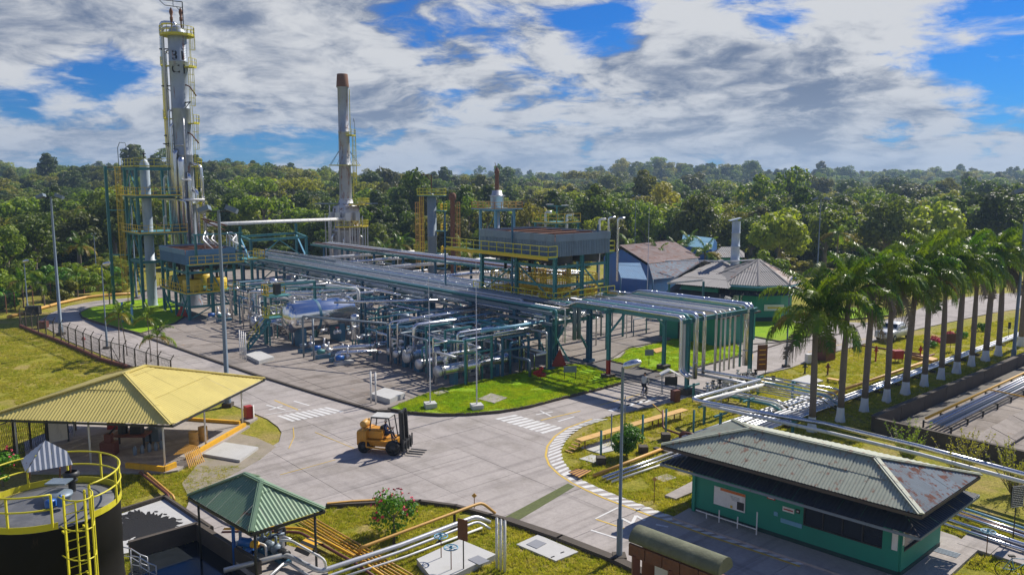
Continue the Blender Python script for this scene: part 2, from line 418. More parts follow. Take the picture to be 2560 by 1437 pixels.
# ================================================================ GROUND
def sst(x_, a, b):
    t = max(0.0, min(1.0, (x_-a)/(b-a))); return t*t*(3-2*t)
HILLS = [(-168, 430, 15, 95, 90), (-330, 620, 13, 170, 110), (-60, 700, 3, 160, 110), (135, 780, 17, 80, 80), (330, 900, 9, 220, 120),
         (600, 900, 9, 200, 120), (-700, 900, 14, 300, 160), (60, 1100, 8, 400, 150), (230, 760, 6, 70, 60), (-20, 420, 3, 60, 60)]
def terr(x_, y_):
    h = 0.0
    for cx, cy, a, sx, sy in HILLS: h += a*math.exp(-((x_-cx)/sx)**2 - ((y_-cy)/sy)**2)
    h += 2*sst(y_, 900, 1500)
    return h*sst(y_, 220, 330)
mb = MB()
xs = [-4000, -2600, -1600] + [-1100+25*i for i in range(89)] + [1600, 2600, 4000]
ys = [-60, 0, 40, 80, 120, 160] + [200+25*i for i in range(48)] + [1500, 1900, 2600, 4000, 7000]
for y_ in ys:
    for x_ in xs: mb.V.append((x_, y_, terr(x_, y_)))
nx = len(xs)
for j in range(len(ys)-1):
    for i in range(nx-1):
        k = j*nx+i; mb.F.append((k, k+1, k+nx+1, k+nx)); mb.S.append(True)
ground = struct('ground', mb, M['grass'])
def ipoly(pts, z=0.0): return [G(p[0], p[1], z) for p in pts]
def clip(poly, ax, lo, hi):
    """clip (u,w) polygon to lo<=coord[ax]<=hi"""
    for sgn, lim in ((1, lo), (-1, hi)):
        out = []; n = len(poly)
        for i in range(n):
            a, b = poly[i], poly[(i+1) % n]; da, db = sgn*(a[ax]-lim), sgn*(b[ax]-lim)
            if da >= 0: out.append(a)
            if (da >= 0) != (db >= 0):
                t = da/(da-db); out.append((a[0]+(b[0]-a[0])*t, a[1]+(b[1]-a[1])*t))
        poly = out
        if not poly: return []
    return poly
def area(p): return .5*sum(p[i][0]*p[(i+1) % len(p)][1]-p[(i+1) % len(p)][0]*p[i][1] for i in range(len(p)))
def slabs(name, poly, cu, cw, z0, z1, m, parent, gap=.022, offu=0, offw=0, seed=1):
    """poly in grid coords, cut into cast slabs with recessed joints"""
    rnd = random.Random(seed)
    us = [p[0] for p in poly]; ws = [p[1] for p in poly]
    i0, i1 = int(math.floor((min(us)-offu)/cu)), int(math.ceil((max(us)-offu)/cu)); cnt = 0
    j0, j1 = int(math.floor((min(ws)-offw)/cw)), int(math.ceil((max(ws)-offw)/cw))
    for i in range(i0, i1):
        for j in range(j0, j1):
            c = clip(clip(poly, 0, offu+i*cu+gap/2, offu+(i+1)*cu-gap/2), 1, offw+j*cw+gap/2, offw+(j+1)*cw-gap/2)
            if len(c) < 3 or abs(area(c)) < .05: continue
            mb = MB(); pts = [W(p[0], p[1]) for p in c]; dz = rnd.uniform(-.006, .006)
            mb.prism([(p.x, p.y) for p in pts], z0, z1+dz)
            o = bpy.data.objects.new(name, mb.mesh(name, m)); COL.objects.link(o); o.parent = parent; cnt += 1
    return cnt
def gpoly(pts): return [tuple(U(G(*p)))[:2] for p in pts]

ROAD_PX = [(430, 738), (320, 746), (240, 753), (170, 766), (128, 783), (100, 800), (118, 822), (175, 855), (300, 905), (400, 940), (480, 975), (560, 1005),
    (625, 1030), (668, 1048), (695, 1068), (704, 1082), (698, 1105), (672, 1122), (640, 1145), (560, 1200), (480, 1235), (455, 1300), (560, 1350), (700, 1290), (818, 1267), (940, 1262),
    (1050, 1258), (1140, 1270), (1262, 1303), (1400, 1347), (1540, 1400), (1680, 1470), (1900, 1600), (2500, 1600), (2330, 1480), (2240, 1450),
    (1743, 1312), (1647, 1280), (1553, 1244), (1500, 1222), (1459, 1203), (1422, 1175), (1404, 1150), (1400, 1123), (1412, 1097), (1436, 1074),
    (1470, 1056), (1518, 1043), (1600, 1024), (1690, 1004), (1760, 980), (1850, 955), (1911, 935), (1976, 920), (2080, 882), (2170, 857), (2300, 822), (2400, 800), (2480, 783), (2600, 765),
    (2600, 728), (2450, 738), (2330, 757), (2260, 792), (2160, 808), (2020, 800), (1900, 770), (1700, 740), (1300, 700), (900, 668), (600, 690)]
road_g = gpoly(ROAD_PX)
mb = MB(); mb.prism([tuple(W(*p))[:2] for p in road_g], -.02, .02)
road = struct('road', mb, M['joint'])
near = clip(clip(road_g, 1, -45, 60), 0, -30, 40)
slabs('slab', clip(road_g, 0, -30, 30), 4.6, 4.1, .0, .055, M['conc'], road, offu=-.4, offw=.3, seed=3)
far_ = clip(road_g, 0, 30.01, 130)
slabs('slab', far_, 9.2, 8.2, .0, .055, M['conc'], road, offu=30.01, offw=.3, seed=4)

# process pad
PAD_PX = [(350, 836), (500, 890), (640, 940), (800, 990), (941, 1031), (972, 1027), (1100, 978), (1255, 948), (1345, 928), (1408, 918), (1461, 915), (1530, 898), (1570, 872), (1676, 851)]
pad_g = gpoly(PAD_PX) + [(40, 4), (62, 8), (66, 100), (20, 98), (2, 70)]
mb = MB(); mb.prism([tuple(W(*p))[:2] for p in pad_g], 0, .13)
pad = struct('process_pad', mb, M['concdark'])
slabs('slab', clip(pad_g, 0, -8, 24), 3.9, 4.0, .10, .17, M['concpad'], pad, gap=.05, offu=.1, offw=.1, seed=5)
slabs('slab', clip(pad_g, 0, 24.01, 70), 10, 10, .10, .17, M['concpad'], pad, gap=.05, offu=24.01, offw=.1, seed=6)

# raised lawn islands with kerbs
def island(pts, name='lawn', m='lush', top=.16, kerbm='concdark', kw=.14):
    g = gpoly(pts); xy = [tuple(W(*p))[:2] for p in g]
    mb = MB(); mb.prism(xy, 0, top); o = struct(name, mb, M[m])
    k = MB(); n = len(xy)
    for i in range(n):
        a, b = Vector((*xy[i], 0)), Vector((*xy[(i+1) % n], 0))
        if (a-b).length < .2: continue
        d = (b-a).normalized()*.05; k.beam(a-d+Vector((0, 0, top/2+.01)), b+d+Vector((0, 0, top/2+.01)), kw, top+.03)
    kk = bpy.data.objects.new('kerb', k.mesh('kerb', M[kerbm])); COL.objects.link(kk); kk.parent = o
    return xy
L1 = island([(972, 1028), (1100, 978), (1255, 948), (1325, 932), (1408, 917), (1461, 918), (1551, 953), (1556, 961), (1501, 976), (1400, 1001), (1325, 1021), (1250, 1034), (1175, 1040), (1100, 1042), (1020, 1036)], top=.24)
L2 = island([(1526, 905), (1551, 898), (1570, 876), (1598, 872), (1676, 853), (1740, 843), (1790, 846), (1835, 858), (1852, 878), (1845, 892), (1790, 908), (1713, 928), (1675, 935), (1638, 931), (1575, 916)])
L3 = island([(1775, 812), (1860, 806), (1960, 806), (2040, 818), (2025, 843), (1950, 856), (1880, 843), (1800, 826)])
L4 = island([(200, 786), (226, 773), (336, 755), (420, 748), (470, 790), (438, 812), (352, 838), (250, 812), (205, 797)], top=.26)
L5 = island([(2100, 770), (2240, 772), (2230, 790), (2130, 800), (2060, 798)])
# access ramp of dark asphalt between the two islands
mb = MB(); mb.prism([tuple(p)[:2] for p in ipoly([(1465, 914), (1530, 895), (1575, 915), (1638, 932), (1690, 938), (1620, 958), (1556, 958)])], .0, .085)
struct('access_ramp', mb, M['asphalt'])
# kerb lines along the road edges
def kerbline(pts, wdt=.3, h=.16, m='concdark', z=0.0, name='kerb'):
    mb = MB(); P = [G(*p) for p in pts]
    for a, b in zip(P, P[1:]):
        d = (b-a).normalized()*.06; mb.beam(a-d+Vector((0, 0, h/2+z)), b+d+Vector((0, 0, h/2+z)), wdt, h)
    return struct(name, mb, M[m])
kerbline([(818, 1268), (940, 1262), (1050, 1258), (1140, 1270), (1262, 1303)], .22, .2)
kerbline([(1268, 1305), (1400, 1350), (1540, 1405), (1690, 1478)], .45, .22)
kerbline([(333, 833), (500, 892), (640, 940), (800, 990), (941, 1031), (975, 1030)], .25, .2)
kerbline([(1518, 1043), (1600, 1024), (1690, 1004), (1760, 980), (1850, 955), (1911, 935), (1976, 920), (2080, 882), (2170, 857), (2300, 822), (2400, 800), (2480, 783)], .2, .1, 'conc')
kerbline([(1775, 826), (1880, 862), (2060, 850), (2160, 812), (2240, 795)], .2, .12, 'concdark')
kerbline([(1640, 944), (1740, 918), (1850, 892), (1985, 850)], .2, .13, 'concdark')
# mossy drain across the road
mb = MB(); mb.prism([tuple(p)[:2] for p in ipoly([(1258, 1297), (1290, 1306), (1437, 1218), (1420, 1210)])], 0, .068)
struct('drain_channel', mb, mat('algae_in_drain', (.10, .12, .035), .9, 0, .5, 5, bump=.5, worldc=True))
# dirt apron between the shelter and the road
mb = MB(); mb.prism([tuple(p)[:2] for p in ipoly([(575, 1080), (640, 1095), (690, 1118), (650, 1150), (560, 1200), (470, 1240), (455, 1210), (520, 1130)])], 0, .062)
struct('dirt_apron', mb, mat('packed_dirt', (.30, .26, .20), .95, 0, .3, 1.2, bump=.5, worldc=True, dirt=.8, dirtcol=(.16, .17, .05)))
# painted markings --------------------------------------------------------
ZM = .0665
def quadpx(mb, pts):
    mb.prism([tuple(G(p[0], p[1], ZM))[:2] for p in pts], .05, ZM)
def lerp2(a, b, t): return (a[0]+(b[0]-a[0])*t, a[1]+(b[1]-a[1])*t)
def stripes(A0, A1, B0, B1, n, frac=.62, name='crossing_stripe', m='marking'):
    for i in range(n):
        t0, t1 = i/n, (i+frac)/n; mb = MB()
        quadpx(mb, [lerp2(A0, A1, t0), lerp2(B0, B1, t0), lerp2(B0, B1, t1), lerp2(A0, A1, t1)])
        o = bpy.data.objects.new(name, mb.mesh(name, M[m])); COL.objects.link(o); o.parent = road
stripes((692, 1039), (822, 1016), (730, 1053), (866, 1027), 9)
stripes((1237, 1046), (1362, 1085), (1288, 1036), (1412, 1070), 9)
YEL = [(1480, 1047), (1459, 1054), (1418, 1069), (1387, 1090), (1368, 1115), (1364, 1139), (1373, 1162), (1398, 1186), (1429, 1206), (1467, 1225), (1509, 1244), (1553, 1261), (1625, 1288), (1700, 1313), (1769, 1338), (1840, 1361), (1910, 1384), (2000, 1415)]
INN = [(1520, 1047), (1500, 1052), (1456, 1066), (1428, 1086), (1415, 1100), (1403, 1124), (1408, 1150), (1426, 1174), (1461, 1201), (1501, 1220), (1555, 1242), (1600, 1258), (1665, 1283), (1740, 1309), (1820, 1337), (1890, 1360), (1960, 1384), (2050, 1412)]
def line_px(pts, wdt, m, name='painted_line'):
    mb = MB()
    P = [G(p[0], p[1], ZM-.008) for p in pts]
    for a, b in zip(P, P[1:]): mb.beam(a, b, wdt, .014 + random.Random(a.x).uniform(0, .001))
    o = bpy.data.objects.new(name, mb.mesh(name, M[m])); COL.objects.link(o); o.parent = road; return o
line_px(YEL, .13, 'markyel')
def resample(pts, n):
    P = [G(p[0], p[1], ZM) for p in pts]; L = [0]
    for a, b in zip(P, P[1:]): L.append(L[-1]+(b-a).length)
    out = []
    for i in range(n):
        s_ = L[-1]*i/(n-1); k = max(j for j in range(len(L)-1) if L[j] <= s_+1e-9); t = (s_-L[k])/(L[k+1]-L[k]); out.append(P[k].lerp(P[k+1], t))
    return out
ra, rb = [], []
for (a, b) in zip(YEL, INN): ra.append(G(*a, ZM)); rb.append(G(*b, ZM))
for seg in range(len(ra)-1):
    nst = max(2, round((ra[seg+1]-ra[seg]).length/.62))
    for k in range(nst):
        t0, t1 = k/nst, (k+.5)/nst; mb = MB()
        q = [ra[seg].lerp(ra[seg+1], t0).lerp(rb[seg].lerp(rb[seg+1], t0), .14), rb[seg].lerp(rb[seg+1], t0), rb[seg].lerp(rb[seg+1], t1), ra[seg].lerp(ra[seg+1], t1).lerp(rb[seg].lerp(rb[seg+1], t1), .14)]
        mb.prism([(p.x, p.y) for p in q], .05, ZM)
        o = bpy.data.objects.new('walkway_stripe', mb.mesh('walkway_stripe', M['marking'])); COL.objects.link(o); o.parent = road
for pts, wd, m in (([(686, 1000), (745, 1024)], .12, 'markyel'), ([(660, 1037), (752, 1022)], .1, 'marking'), ([(735, 1002), (773, 1013)], .16, 'marking'),
                   ([(666, 1012), (713, 1024)], .16, 'marking'), ([(672, 1024), (706, 1014)], .16, 'marking'),
                   ([(1352, 1050), (1450, 1027)], .12, 'markyel'), ([(1395, 1053), (1436, 1041)], .14, 'marking'), ([(1340, 1036), (1382, 1029)], .14, 'marking'), ([(1350, 1026), (1378, 1040)], .14, 'marking'),
                   ([(1488, 1296), (1545, 1268)], .1, 'marking'), ([(1490, 1297), (1560, 1320)], .1, 'markyel'), ([(1477, 1324), (1540, 1344)], .12, 'marking'),
                   ([(1555, 1295), (1580, 1308), (1590, 1288), (1612, 1300)], .16, 'marking'), ([(1640, 1310), (1670, 1316)], .14, 'marking'),
                   ([(700, 1186), (760, 1170), (840, 1148)], .05, 'markyel'), ([(788, 1080), (885, 1120)], .05, 'markyel'),
                   ([(733, 1068), (735, 1092), (722, 1120)], .05, 'markyel'), ([(1570, 905), (1650, 935)], .08, 'markyel'),
                   ([(1860, 878), (1882, 885), (1880, 900)], .1, 'markyel'), ([(1500, 1012), (1600, 985)], .1, 'markyel'), ([(2020, 880), (2200, 838)], .1, 'markyel')):
    line_px(pts, wd, m)
for px, py in ((1545, 1024), (1566, 1018), (1587, 1012), (1608, 1007), (1629, 1002)):
    mb = MB(); quadpx(mb, [(px-26, py+1), (px+4, py-9), (px+14, py-8), (px-14, py+4)])
    o = bpy.data.objects.new('crossing_stripe', mb.mesh('crossing_stripe', M['marking'])); COL.objects.link(o); o.parent = road
# long yellow edge pipe of the outer road
def pipe_px(name, label, cat, pts, r, m, z=None, group=None, fil=.3, n=8, sup=None):
    """pts: (px,py,z)"""
    P = [G(p[0], p[1], p[2]) for p in pts]; org = Vector((P[0].x, P[0].y, 0)); mb = MB(); mb.tube(P, r, n, fil=fil)
    if not sup: return solo(name, label, cat, mb, M[m], org, group, grid=False)
    t = Thing(name, label, cat, org, group, grid=False); t.part('pipe', mb, M[m])
    for a, b in zip(P, P[1:]):
        L = (b-a).length; k = int(L//sup)
        for i in range(k):
            p = a.lerp(b, (i+.5)/k)
            if p.z-r > .15:
                s_ = MB(); s_.box((p.x, p.y, (p.z-r)/2), (.12, .12, p.z-r)); s_.box((p.x, p.y, .04), (.3, .3, .08)); t.part('support', s_, M['dark'])
    return t.o
pipe_px('kerb_pipe', 'long ochre pipe laid as a kerb on the outer edge of the far left road', 'pipe',
        [(20, 792, .25), (88, 774, .25), (150, 757, .25), (213, 743, .25), (270, 737, .25), (336, 733, .25)], .2, 'ochre')
# ================================================================ FOREST AND TREES
def leafquad(V, F, p, n, s, rnd, asp=1.0):
    a = Vector((rnd.uniform(-1, 1), rnd.uniform(-1, 1), rnd.uniform(-1, 1)))
    e1 = (a - n*a.dot(n)); e1 = e1.normalized() if e1.length > 1e-3 else Vector((1, 0, 0)); e2 = n.cross(e1)
    i = len(V); b = s*asp
    V += [tuple(p-e1*s), tuple(p+e2*b*.8+n*s*.15), tuple(p+e1*s), tuple(p-e2*b*.8+n*s*.15)]
    F.append((i, i+1, i+2, i+3))
def crown_mesh(name, seed, Rr, H, lobes, per, ls, m, zc=.6, flat=1.0, lr=(.22, .36), lowe=-.45):
    """crown made of leaf clumps scattered through an uneven volume; origin at trunk foot"""
    rnd = random.Random(seed); V = []; F = []
    ch = H*(1-zc)                                          # crown half height
    for k in range(lobes):
        a = rnd.uniform(0, 2*math.pi); e = math.asin(rnd.uniform(lowe, 1)); rr = rnd.uniform(.45, 1)**.5
        if k < lobes*.25: rr *= .55
        c = Vector((math.cos(a)*math.cos(e)*Rr*rr*.8, math.sin(a)*math.cos(e)*Rr*rr*.8, H*zc + math.sin(e)*ch*rr*flat*.8))
        L = Rr*rnd.uniform(*lr); k2 = int(per*(L/(Rr*.3))**2)
        for q in range(k2):
            v = Vector((rnd.gauss(0, 1), rnd.gauss(0, 1), rnd.gauss(.25, 1))).normalized()
            d = L*rnd.uniform(.72, 1.12)
            p = c + Vector((v.x*d, v.y*d, v.z*d*.72))
            n = (v + Vector((rnd.gauss(0, .45), rnd.gauss(0, .45), rnd.gauss(.25, .45)))).normalized()
            leafquad(V, F, p, n, ls*rnd.uniform(.55, 1.25), rnd)
    me = bpy.data.meshes.new(name); me.from_pydata(V, [], F); me.materials.append(m); me.update(); return me
def trunk_mesh(name, seed, H, r, spread, m, nl=6, zc=.6):
    rnd = random.Random(seed); mb = MB()
    b = Vector((rnd.uniform(-.3, .3), rnd.uniform(-.3, .3), H*zc*.85))
    mb.tube([(0, 0, 0), (b.x*.3, b.y*.5, H*.25), b, b+Vector((rnd.uniform(-.5, .5), rnd.uniform(-.5, .5), H*.2))], [r*1.35, r, r*.75, r*.3], 7)
    for k in range(nl):
        a = 2*math.pi*k/nl + rnd.uniform(-.4, .4); z0 = H*zc*rnd.uniform(.55, .9)
        p0 = Vector((b.x*z0/b.z, b.y*z0/b.z, z0)); L = spread*rnd.uniform(.6, .95)
        p1 = p0+Vector((math.cos(a)*L*.5, math.sin(a)*L*.5, L*.45)); p2 = p0+Vector((math.cos(a)*L, math.sin(a)*L, L*rnd.uniform(.6, .9)))
        mb.tube([p0, p1, p2], [r*.5, r*.3, r*.1], 5)
    return mb.mesh(name, m)
VAR = []   # (crown mesh, trunk mesh, width, height, kind)
def addvar(kind, seed, Rr, H, lobes, per, ls, m, **k):
    zc = k.get('zc', .6)
    VAR.append((crown_mesh('crown', seed, Rr, H, lobes, per, ls, M[m], **k), trunk_mesh('trunk', seed, H, .045*Rr+.12, Rr*.8, M['bark'], zc=zc), Rr, H, kind))
addvar('round', 1, 5.4, 13, 34, 100, .34, 'leaf', zc=.5)
addvar('round', 2, 4.4, 12, 26, 95, .32, 'leaf', zc=.48)
addvar('dark', 3, 5.0, 13.5, 32, 100, .36, 'leafdark', zc=.52)
addvar('umbrella', 4, 6.4, 14, 30, 85, .32, 'leaf', zc=.80, flat=.45, lr=(.16, .28))
addvar('tall', 5, 3.6, 15, 26, 90, .34, 'leafdark', zc=.55)
addvar('sparse', 6, 4.6, 14, 20, 60, .36, 'leaf', zc=.65, lr=(.18, .30))
addvar('pale', 7, 4.8, 12, 28, 85, .42, 'leafyel', zc=.52)
addvar('low', 8, 3.6, 7.5, 22, 90, .32, 'leaf', zc=.42)
# far wood: one mass, instanced crowns
src = bpy.data.collections.new('tree_kinds')
for i, v in enumerate(VAR[:6]+[VAR[7]]):
    o = bpy.data.objects.new('crown_kind', v[0]); src.objects.link(o); o.name = 'crown_kind_%d' % i
rnd = random.Random(11)
Y0 = 186.0
def put_far():
    V = []; IDX = []; ROT = []; SCL = []
    y_ = Y0
    while y_ < 1500:
        sp = 6.6 + max(0, y_-250)*.013
        half = .66*y_ + 40
        x_ = -half
        while x_ < half:
            px = x_ + rnd.uniform(-.45, .45)*sp; py = y_ + rnd.uniform(-.45, .45)*sp
            s_ = rnd.uniform(.72, 1.12)*(1+max(0, y_-300)*.0006)
            if rnd.random() < .05: s_ *= rnd.uniform(1.2, 1.5)
            nz = noise.noise(Vector((px*.012, py*.012, 3)))
            pk = rnd.random()
            k = rnd.choice((0, 1, 5)) if nz+pk*.5 > .32 else rnd.choice((2, 4, 2, 0)) if pk < .62 else rnd.choice((3, 0, 1, 6))
            if k == 6: s_ *= 1.5
            V.append((px, py, terr(px, py)-.6)); IDX.append(k); ROT.append((0, 0, rnd.uniform(0, 6.28))); SCL.append((s_*rnd.uniform(.9, 1.1), s_*rnd.uniform(.9, 1.1), s_*rnd.uniform(.85, 1.08)))
            x_ += sp
        y_ += sp*(.9 if y_ < 500 else 1.15)
    return V, IDX, ROT, SCL
V, IDX, ROT, SCL = put_far()
def gn_scatter(name, label, cat, V, IDX, ROT, SCL, coll):
    me = bpy.data.meshes.new(name); me.from_pydata(V, [], [])
    for nm, ty, data, key in (('idx', 'INT', IDX, 'value'), ('rot', 'FLOAT_VECTOR', ROT, 'vector'), ('scl', 'FLOAT_VECTOR', SCL, 'vector')):
        at = me.attributes.new(nm, ty, 'POINT')
        if key == 'value': at.data.foreach_set('value', data)
        else: at.data.foreach_set('vector', [c for v in data for c in v])
    o = bpy.data.objects.new(name, me); COL.objects.link(o); setp(o, label, cat, None, 'stuff')
    ng = bpy.data.node_groups.new(name+'_scatter', 'GeometryNodeTree')
    ng.interface.new_socket('Geometry', in_out='INPUT', socket_type='NodeSocketGeometry'); ng.interface.new_socket('Geometry', in_out='OUTPUT', socket_type='NodeSocketGeometry')
    N, L = ng.nodes, ng.links
    gi, go = N.new('NodeGroupInput'), N.new('NodeGroupOutput'); ip = N.new('GeometryNodeInstanceOnPoints')
    ci = N.new('GeometryNodeCollectionInfo'); ci.inputs['Collection'].default_value = coll; ci.inputs['Separate Children'].default_value = True; ci.inputs['Reset Children'].default_value = True
    L.new(gi.outputs[0], ip.inputs['Points']); L.new(ci.outputs[0], ip.inputs['Instance']); ip.inputs['Pick Instance'].default_value = True
    for nm, ty, sock in (('idx', 'INT', 'Instance Index'), ('rot', 'FLOAT_VECTOR', 'Rotation'), ('scl', 'FLOAT_VECTOR', 'Scale')):
        na = N.new('GeometryNodeInputNamedAttribute'); na.data_type = ty; na.inputs['Name'].default_value = nm
        L.new(na.outputs['Attribute'], ip.inputs[sock])
    L.new(ip.outputs[0], go.inputs[0])
    md = o.modifiers.new('scatter', 'NODES'); md.node_group = ng
    return o
gn_scatter('far_forest', 'dense rainforest covering the hills behind the plant up to the skyline', 'forest', V, IDX, ROT, SCL, src)

UV_, UI, UR, US = [], [], [], []
for i in range(430):
    Y = rnd.uniform(152, 190); px = rnd.uniform(-150, 2720)
    if 1450 < px < 1900 and Y < 166: continue
    f = D(px, Y, 0); s_ = rnd.uniform(.35, .85); UV_.append((f.x, f.y, -1.2*s_)); UI.append(rnd.choice((6, 6, 1, 2, 6))); UR.append((0, 0, rnd.uniform(0, 6.28))); US.append((s_*rnd.uniform(1, 1.5), s_*rnd.uniform(1, 1.5), s_*rnd.uniform(.6, .9)))
for i in range(90):
    Y = rnd.uniform(118, 150); px = rnd.uniform(-120, 330)
    f = D(px, Y, 0); s_ = rnd.uniform(.22, .45); UV_.append((f.x, f.y, -.6*s_)); UI.append(rnd.choice((6, 1, 6))); UR.append((0, 0, rnd.uniform(0, 6.28))); US.append((s_*1.3, s_*1.2, s_*.8))
gn_scatter('undergrowth', 'low tangled undergrowth along the foot of the forest', 'undergrowth', UV_, UI, UR, US, src)
# trees one can tell apart, along the front of the forest
KL = {'round': 'round broad-crowned green', 'dark': 'dark dense-crowned', 'umbrella': 'flat umbrella-crowned', 'tall': 'tall narrow dark', 'sparse': 'thin-crowned pale-limbed',
      'pale': 'bright yellow-green large-leaved', 'low': 'low bushy green'}
def place_tree(k, px, Y, s=1.0, label=None, group='trees along the front of the forest', cat='tree', sz=None):
    v = VAR[k]; f = D(px, Y, 0)
    o = bpy.data.objects.new('forest_tree', None); COL.objects.link(o); o.location = (f.x, f.y, -.1)
    o.rotation_euler = (0, 0, rnd.uniform(0, 6.28)); o.scale = (s, s, sz or s*rnd.uniform(.9, 1.08))
    o['label'] = label or (KL[v[4]] + ' tree in the front row of the forest'); o['category'] = cat; o['group'] = group
    for nm, me in (('crown', v[0]), ('trunk', v[1])):
        c = bpy.data.objects.new(nm, me); COL.objects.link(c); c.parent = o
for row, (Y, n, sc) in enumerate(((150, 0, .8), (162, 30, .92), (171, 34, 1.0), (180, 36, 1.08))):
    for i in range(n):
        px = -60 + (2680)*(i+rnd.uniform(.1, .9))/n
        if 1500 < px < 1790 and Y < 165: continue
        g_ = rnd.random(); k = rnd.choice((0, 1, 5, 0, 3)) if g_ < .6 else rnd.choice((2, 4, 2)) if g_ < .92 else 6
        zone = ['at the far left edge', 'behind the left floodlight mast', 'behind the teal frame tower', 'between the tall tower and the furnace', 'behind the furnace stack', 'behind the blue-grey column', 'behind the big air cooler', 'above the blue roofs', 'behind the round building', 'above the first palms', 'above the middle palms', 'above the far palms'][max(0, min(11, int(px/214)))]
        v_ = VAR[k]; place_tree(k, px, Y+rnd.uniform(-4, 4), sc*rnd.uniform(.7, 1.08), label=KL[v_[4]]+' tree, '+['front', 'second', 'third'][row-1]+' row, '+zone)
S_ = lambda k, px, Y, s, lab, sz=None: place_tree(k, px, Y, s, lab, group='single trees at the forest edge', sz=sz)
S_(6, 1945, 140, 1.12, 'big round yellow-green tree behind the green round-roofed building')
S_(7, 1915, 122, .95, 'low dark green bush-like tree just behind the round roof')
S_(2, 1740, 158, 1.1, 'dark glossy tree rising behind the white flue stack')
S_(6, 2330, 150, 1.25, 'broad pale-leaved tree behind the middle of the palm row')
S_(2, 2210, 150, 1.05, 'dark tree left of the pale-leaved tree behind the palms')
S_(2, 2480, 155, 1.15, 'dark round tree at the right edge behind the palms')
S_(2, 1040, 205, 1.45, 'tall dark emergent tree right of the tall furnace stack on the skyline')
S_(2, 1160, 215, 1.35, 'second dark rounded emergent tree near the thin rusty flare')
S_(3, 640, 230, 1.5, 'flat-topped umbrella tree on the skyline between tower and stack')
S_(3, 740, 250, 1.4, 'smaller flat-topped tree left of the furnace stack on the skyline')
S_(2, 510, 250, 1.65, 'dark emergent tree on the hilltop right of the distillation tower')
S_(0, 1490, 178, 1.12, 'brownish round tree above the roof of the big air cooler')
S_(2, 200, 150, 1.0, 'dark wide tree behind the left floodlight mast')
S_(2, 290, 156, 1.1, 'dark shadowy tree left of the teal frame tower')
S_(0, 90, 135, .95, 'light green tree over the hedge at the left edge')
S_(1, 20, 128, .9, 'green tree cut by the left picture edge')
S_(5, 420, 160, 1.0, 'thin-crowned tree behind the tall distillation tower')
S_(0, 2060, 150, .95, 'green tree behind the first palms')
S_(1, 1830, 165, .95, 'green tree behind the flue stack')
# shrub belt at far left, below the forest edge
def shrub(name, lab, cat, px, Y, Rr, H, m, seed, group=None, flowers=None, z=0.0, ls=.14, lobes=14, per=70):
    me = crown_mesh('foliage', seed, Rr, H, lobes, per, ls, M[m], zc=.5, lr=(.28, .42), lowe=-1)
    f = D(px, Y, 0); o = bpy.data.objects.new(name, None); COL.objects.link(o); o.location = (f.x, f.y, z); setp(o, lab, cat, group)
    c = bpy.data.objects.new('foliage', me); COL.objects.link(c); c.parent = o
    t = bpy.data.objects.new('stem', trunk_mesh('stem', seed, H*.9, .03+.02*Rr, Rr*.7, M['bark'], 5, .5)); COL.objects.link(t); t.parent = o
    if flowers:
        r2 = random.Random(seed+5); mb = MB()
        for i in range(flowers[1]):
            a = r2.uniform(0, 6.28); e = r2.uniform(-.3, 1.2); c_ = Vector((math.cos(a)*math.cos(e)*Rr*.98, math.sin(a)*math.cos(e)*Rr*.98, H*.52+math.sin(e)*H*.46))
            for q in range(5):
                V2, F2 = [], []
                nn = Vector((math.cos(a)*math.cos(e), math.sin(a)*math.cos(e), math.sin(e)))
                leafquad(V2, F2, c_+Vector((r2.uniform(-1, 1), r2.uniform(-1, 1), r2.uniform(-1, 1)))*flowers[2]*.8, (nn+Vector((r2.gauss(0, .5), r2.gauss(0, .5), r2.gauss(0, .5)))).normalized(), flowers[2], r2)
                mb.face(V2)
        b = bpy.data.objects.new('blossom', mb.mesh('blossom', M[flowers[0]])); COL.objects.link(b); b.parent = o
    return o
SH = []
for i, (px, Y, Rr, H, m) in enumerate(((60, 118, 3.2, 4.6, 'leaf'), (130, 120, 2.8, 4.4, 'shrub'), (185, 122, 2.6, 4.0, 'shrub'), (235, 124, 3.0, 4.2, 'leafyel'), (20, 112, 3.0, 5.2, 'leaf'), (290, 128, 2.2, 3.4, 'shrub'),
                                 (10, 104, 2.2, 3.6, 'shrub'), (330, 134, 2.2, 3, 'leaf'), (160, 112, 2.0, 3.0, 'leaf'))):
    shrub('shrub', ['broad green shrub', 'bright green shrub', 'bright lime shrub', 'yellowish green shrub', 'tall green shrub', 'small bright shrub', 'bright low bush', 'dull green bush', 'rounded low bush'][i] +
          [' in the belt at the far left', ' in front of the forest left of the mast', ' behind the floodlight mast', ' right of the floodlight mast', ' at the left picture edge', ' near the left end of the teal tower', ' by the fence at the left edge',
           ' at the foot of the teal tower', ' before the shrub belt at the left'][i], 'shrub', px, Y, Rr, H, m, 40+i, 'shrub belt at the far left', ls=.24)
gbush = D(1568, 0, 0)
p = G(1567, 1140); shrub('round_bush', 'clipped round bright green bush beside the yellow walkway', 'bush', 0, 50, 1.0, 2.1, 'shrub', 60, ls=.07, lobes=22, per=150).location = (p.x, p.y, 0)
p = G(985, 1335); shrub('flowering_bush', 'leggy bush with pink blossoms on the lawn at the road edge', 'bush', 0, 50, 1.15, 2.3, 'shrub', 61, flowers=('flower', 46, .06), ls=.08, lobes=20, per=48).location = (p.x, p.y, 0)
p = G(1350, 955); shrub('red_bush', 'small bush with red leaves on the kerbed lawn under the pipe rack', 'bush', 0, 50, .65, 1.1, 'flowerred', 62, ls=.08, lobes=10, per=60).location = (p.x, p.y, .2)
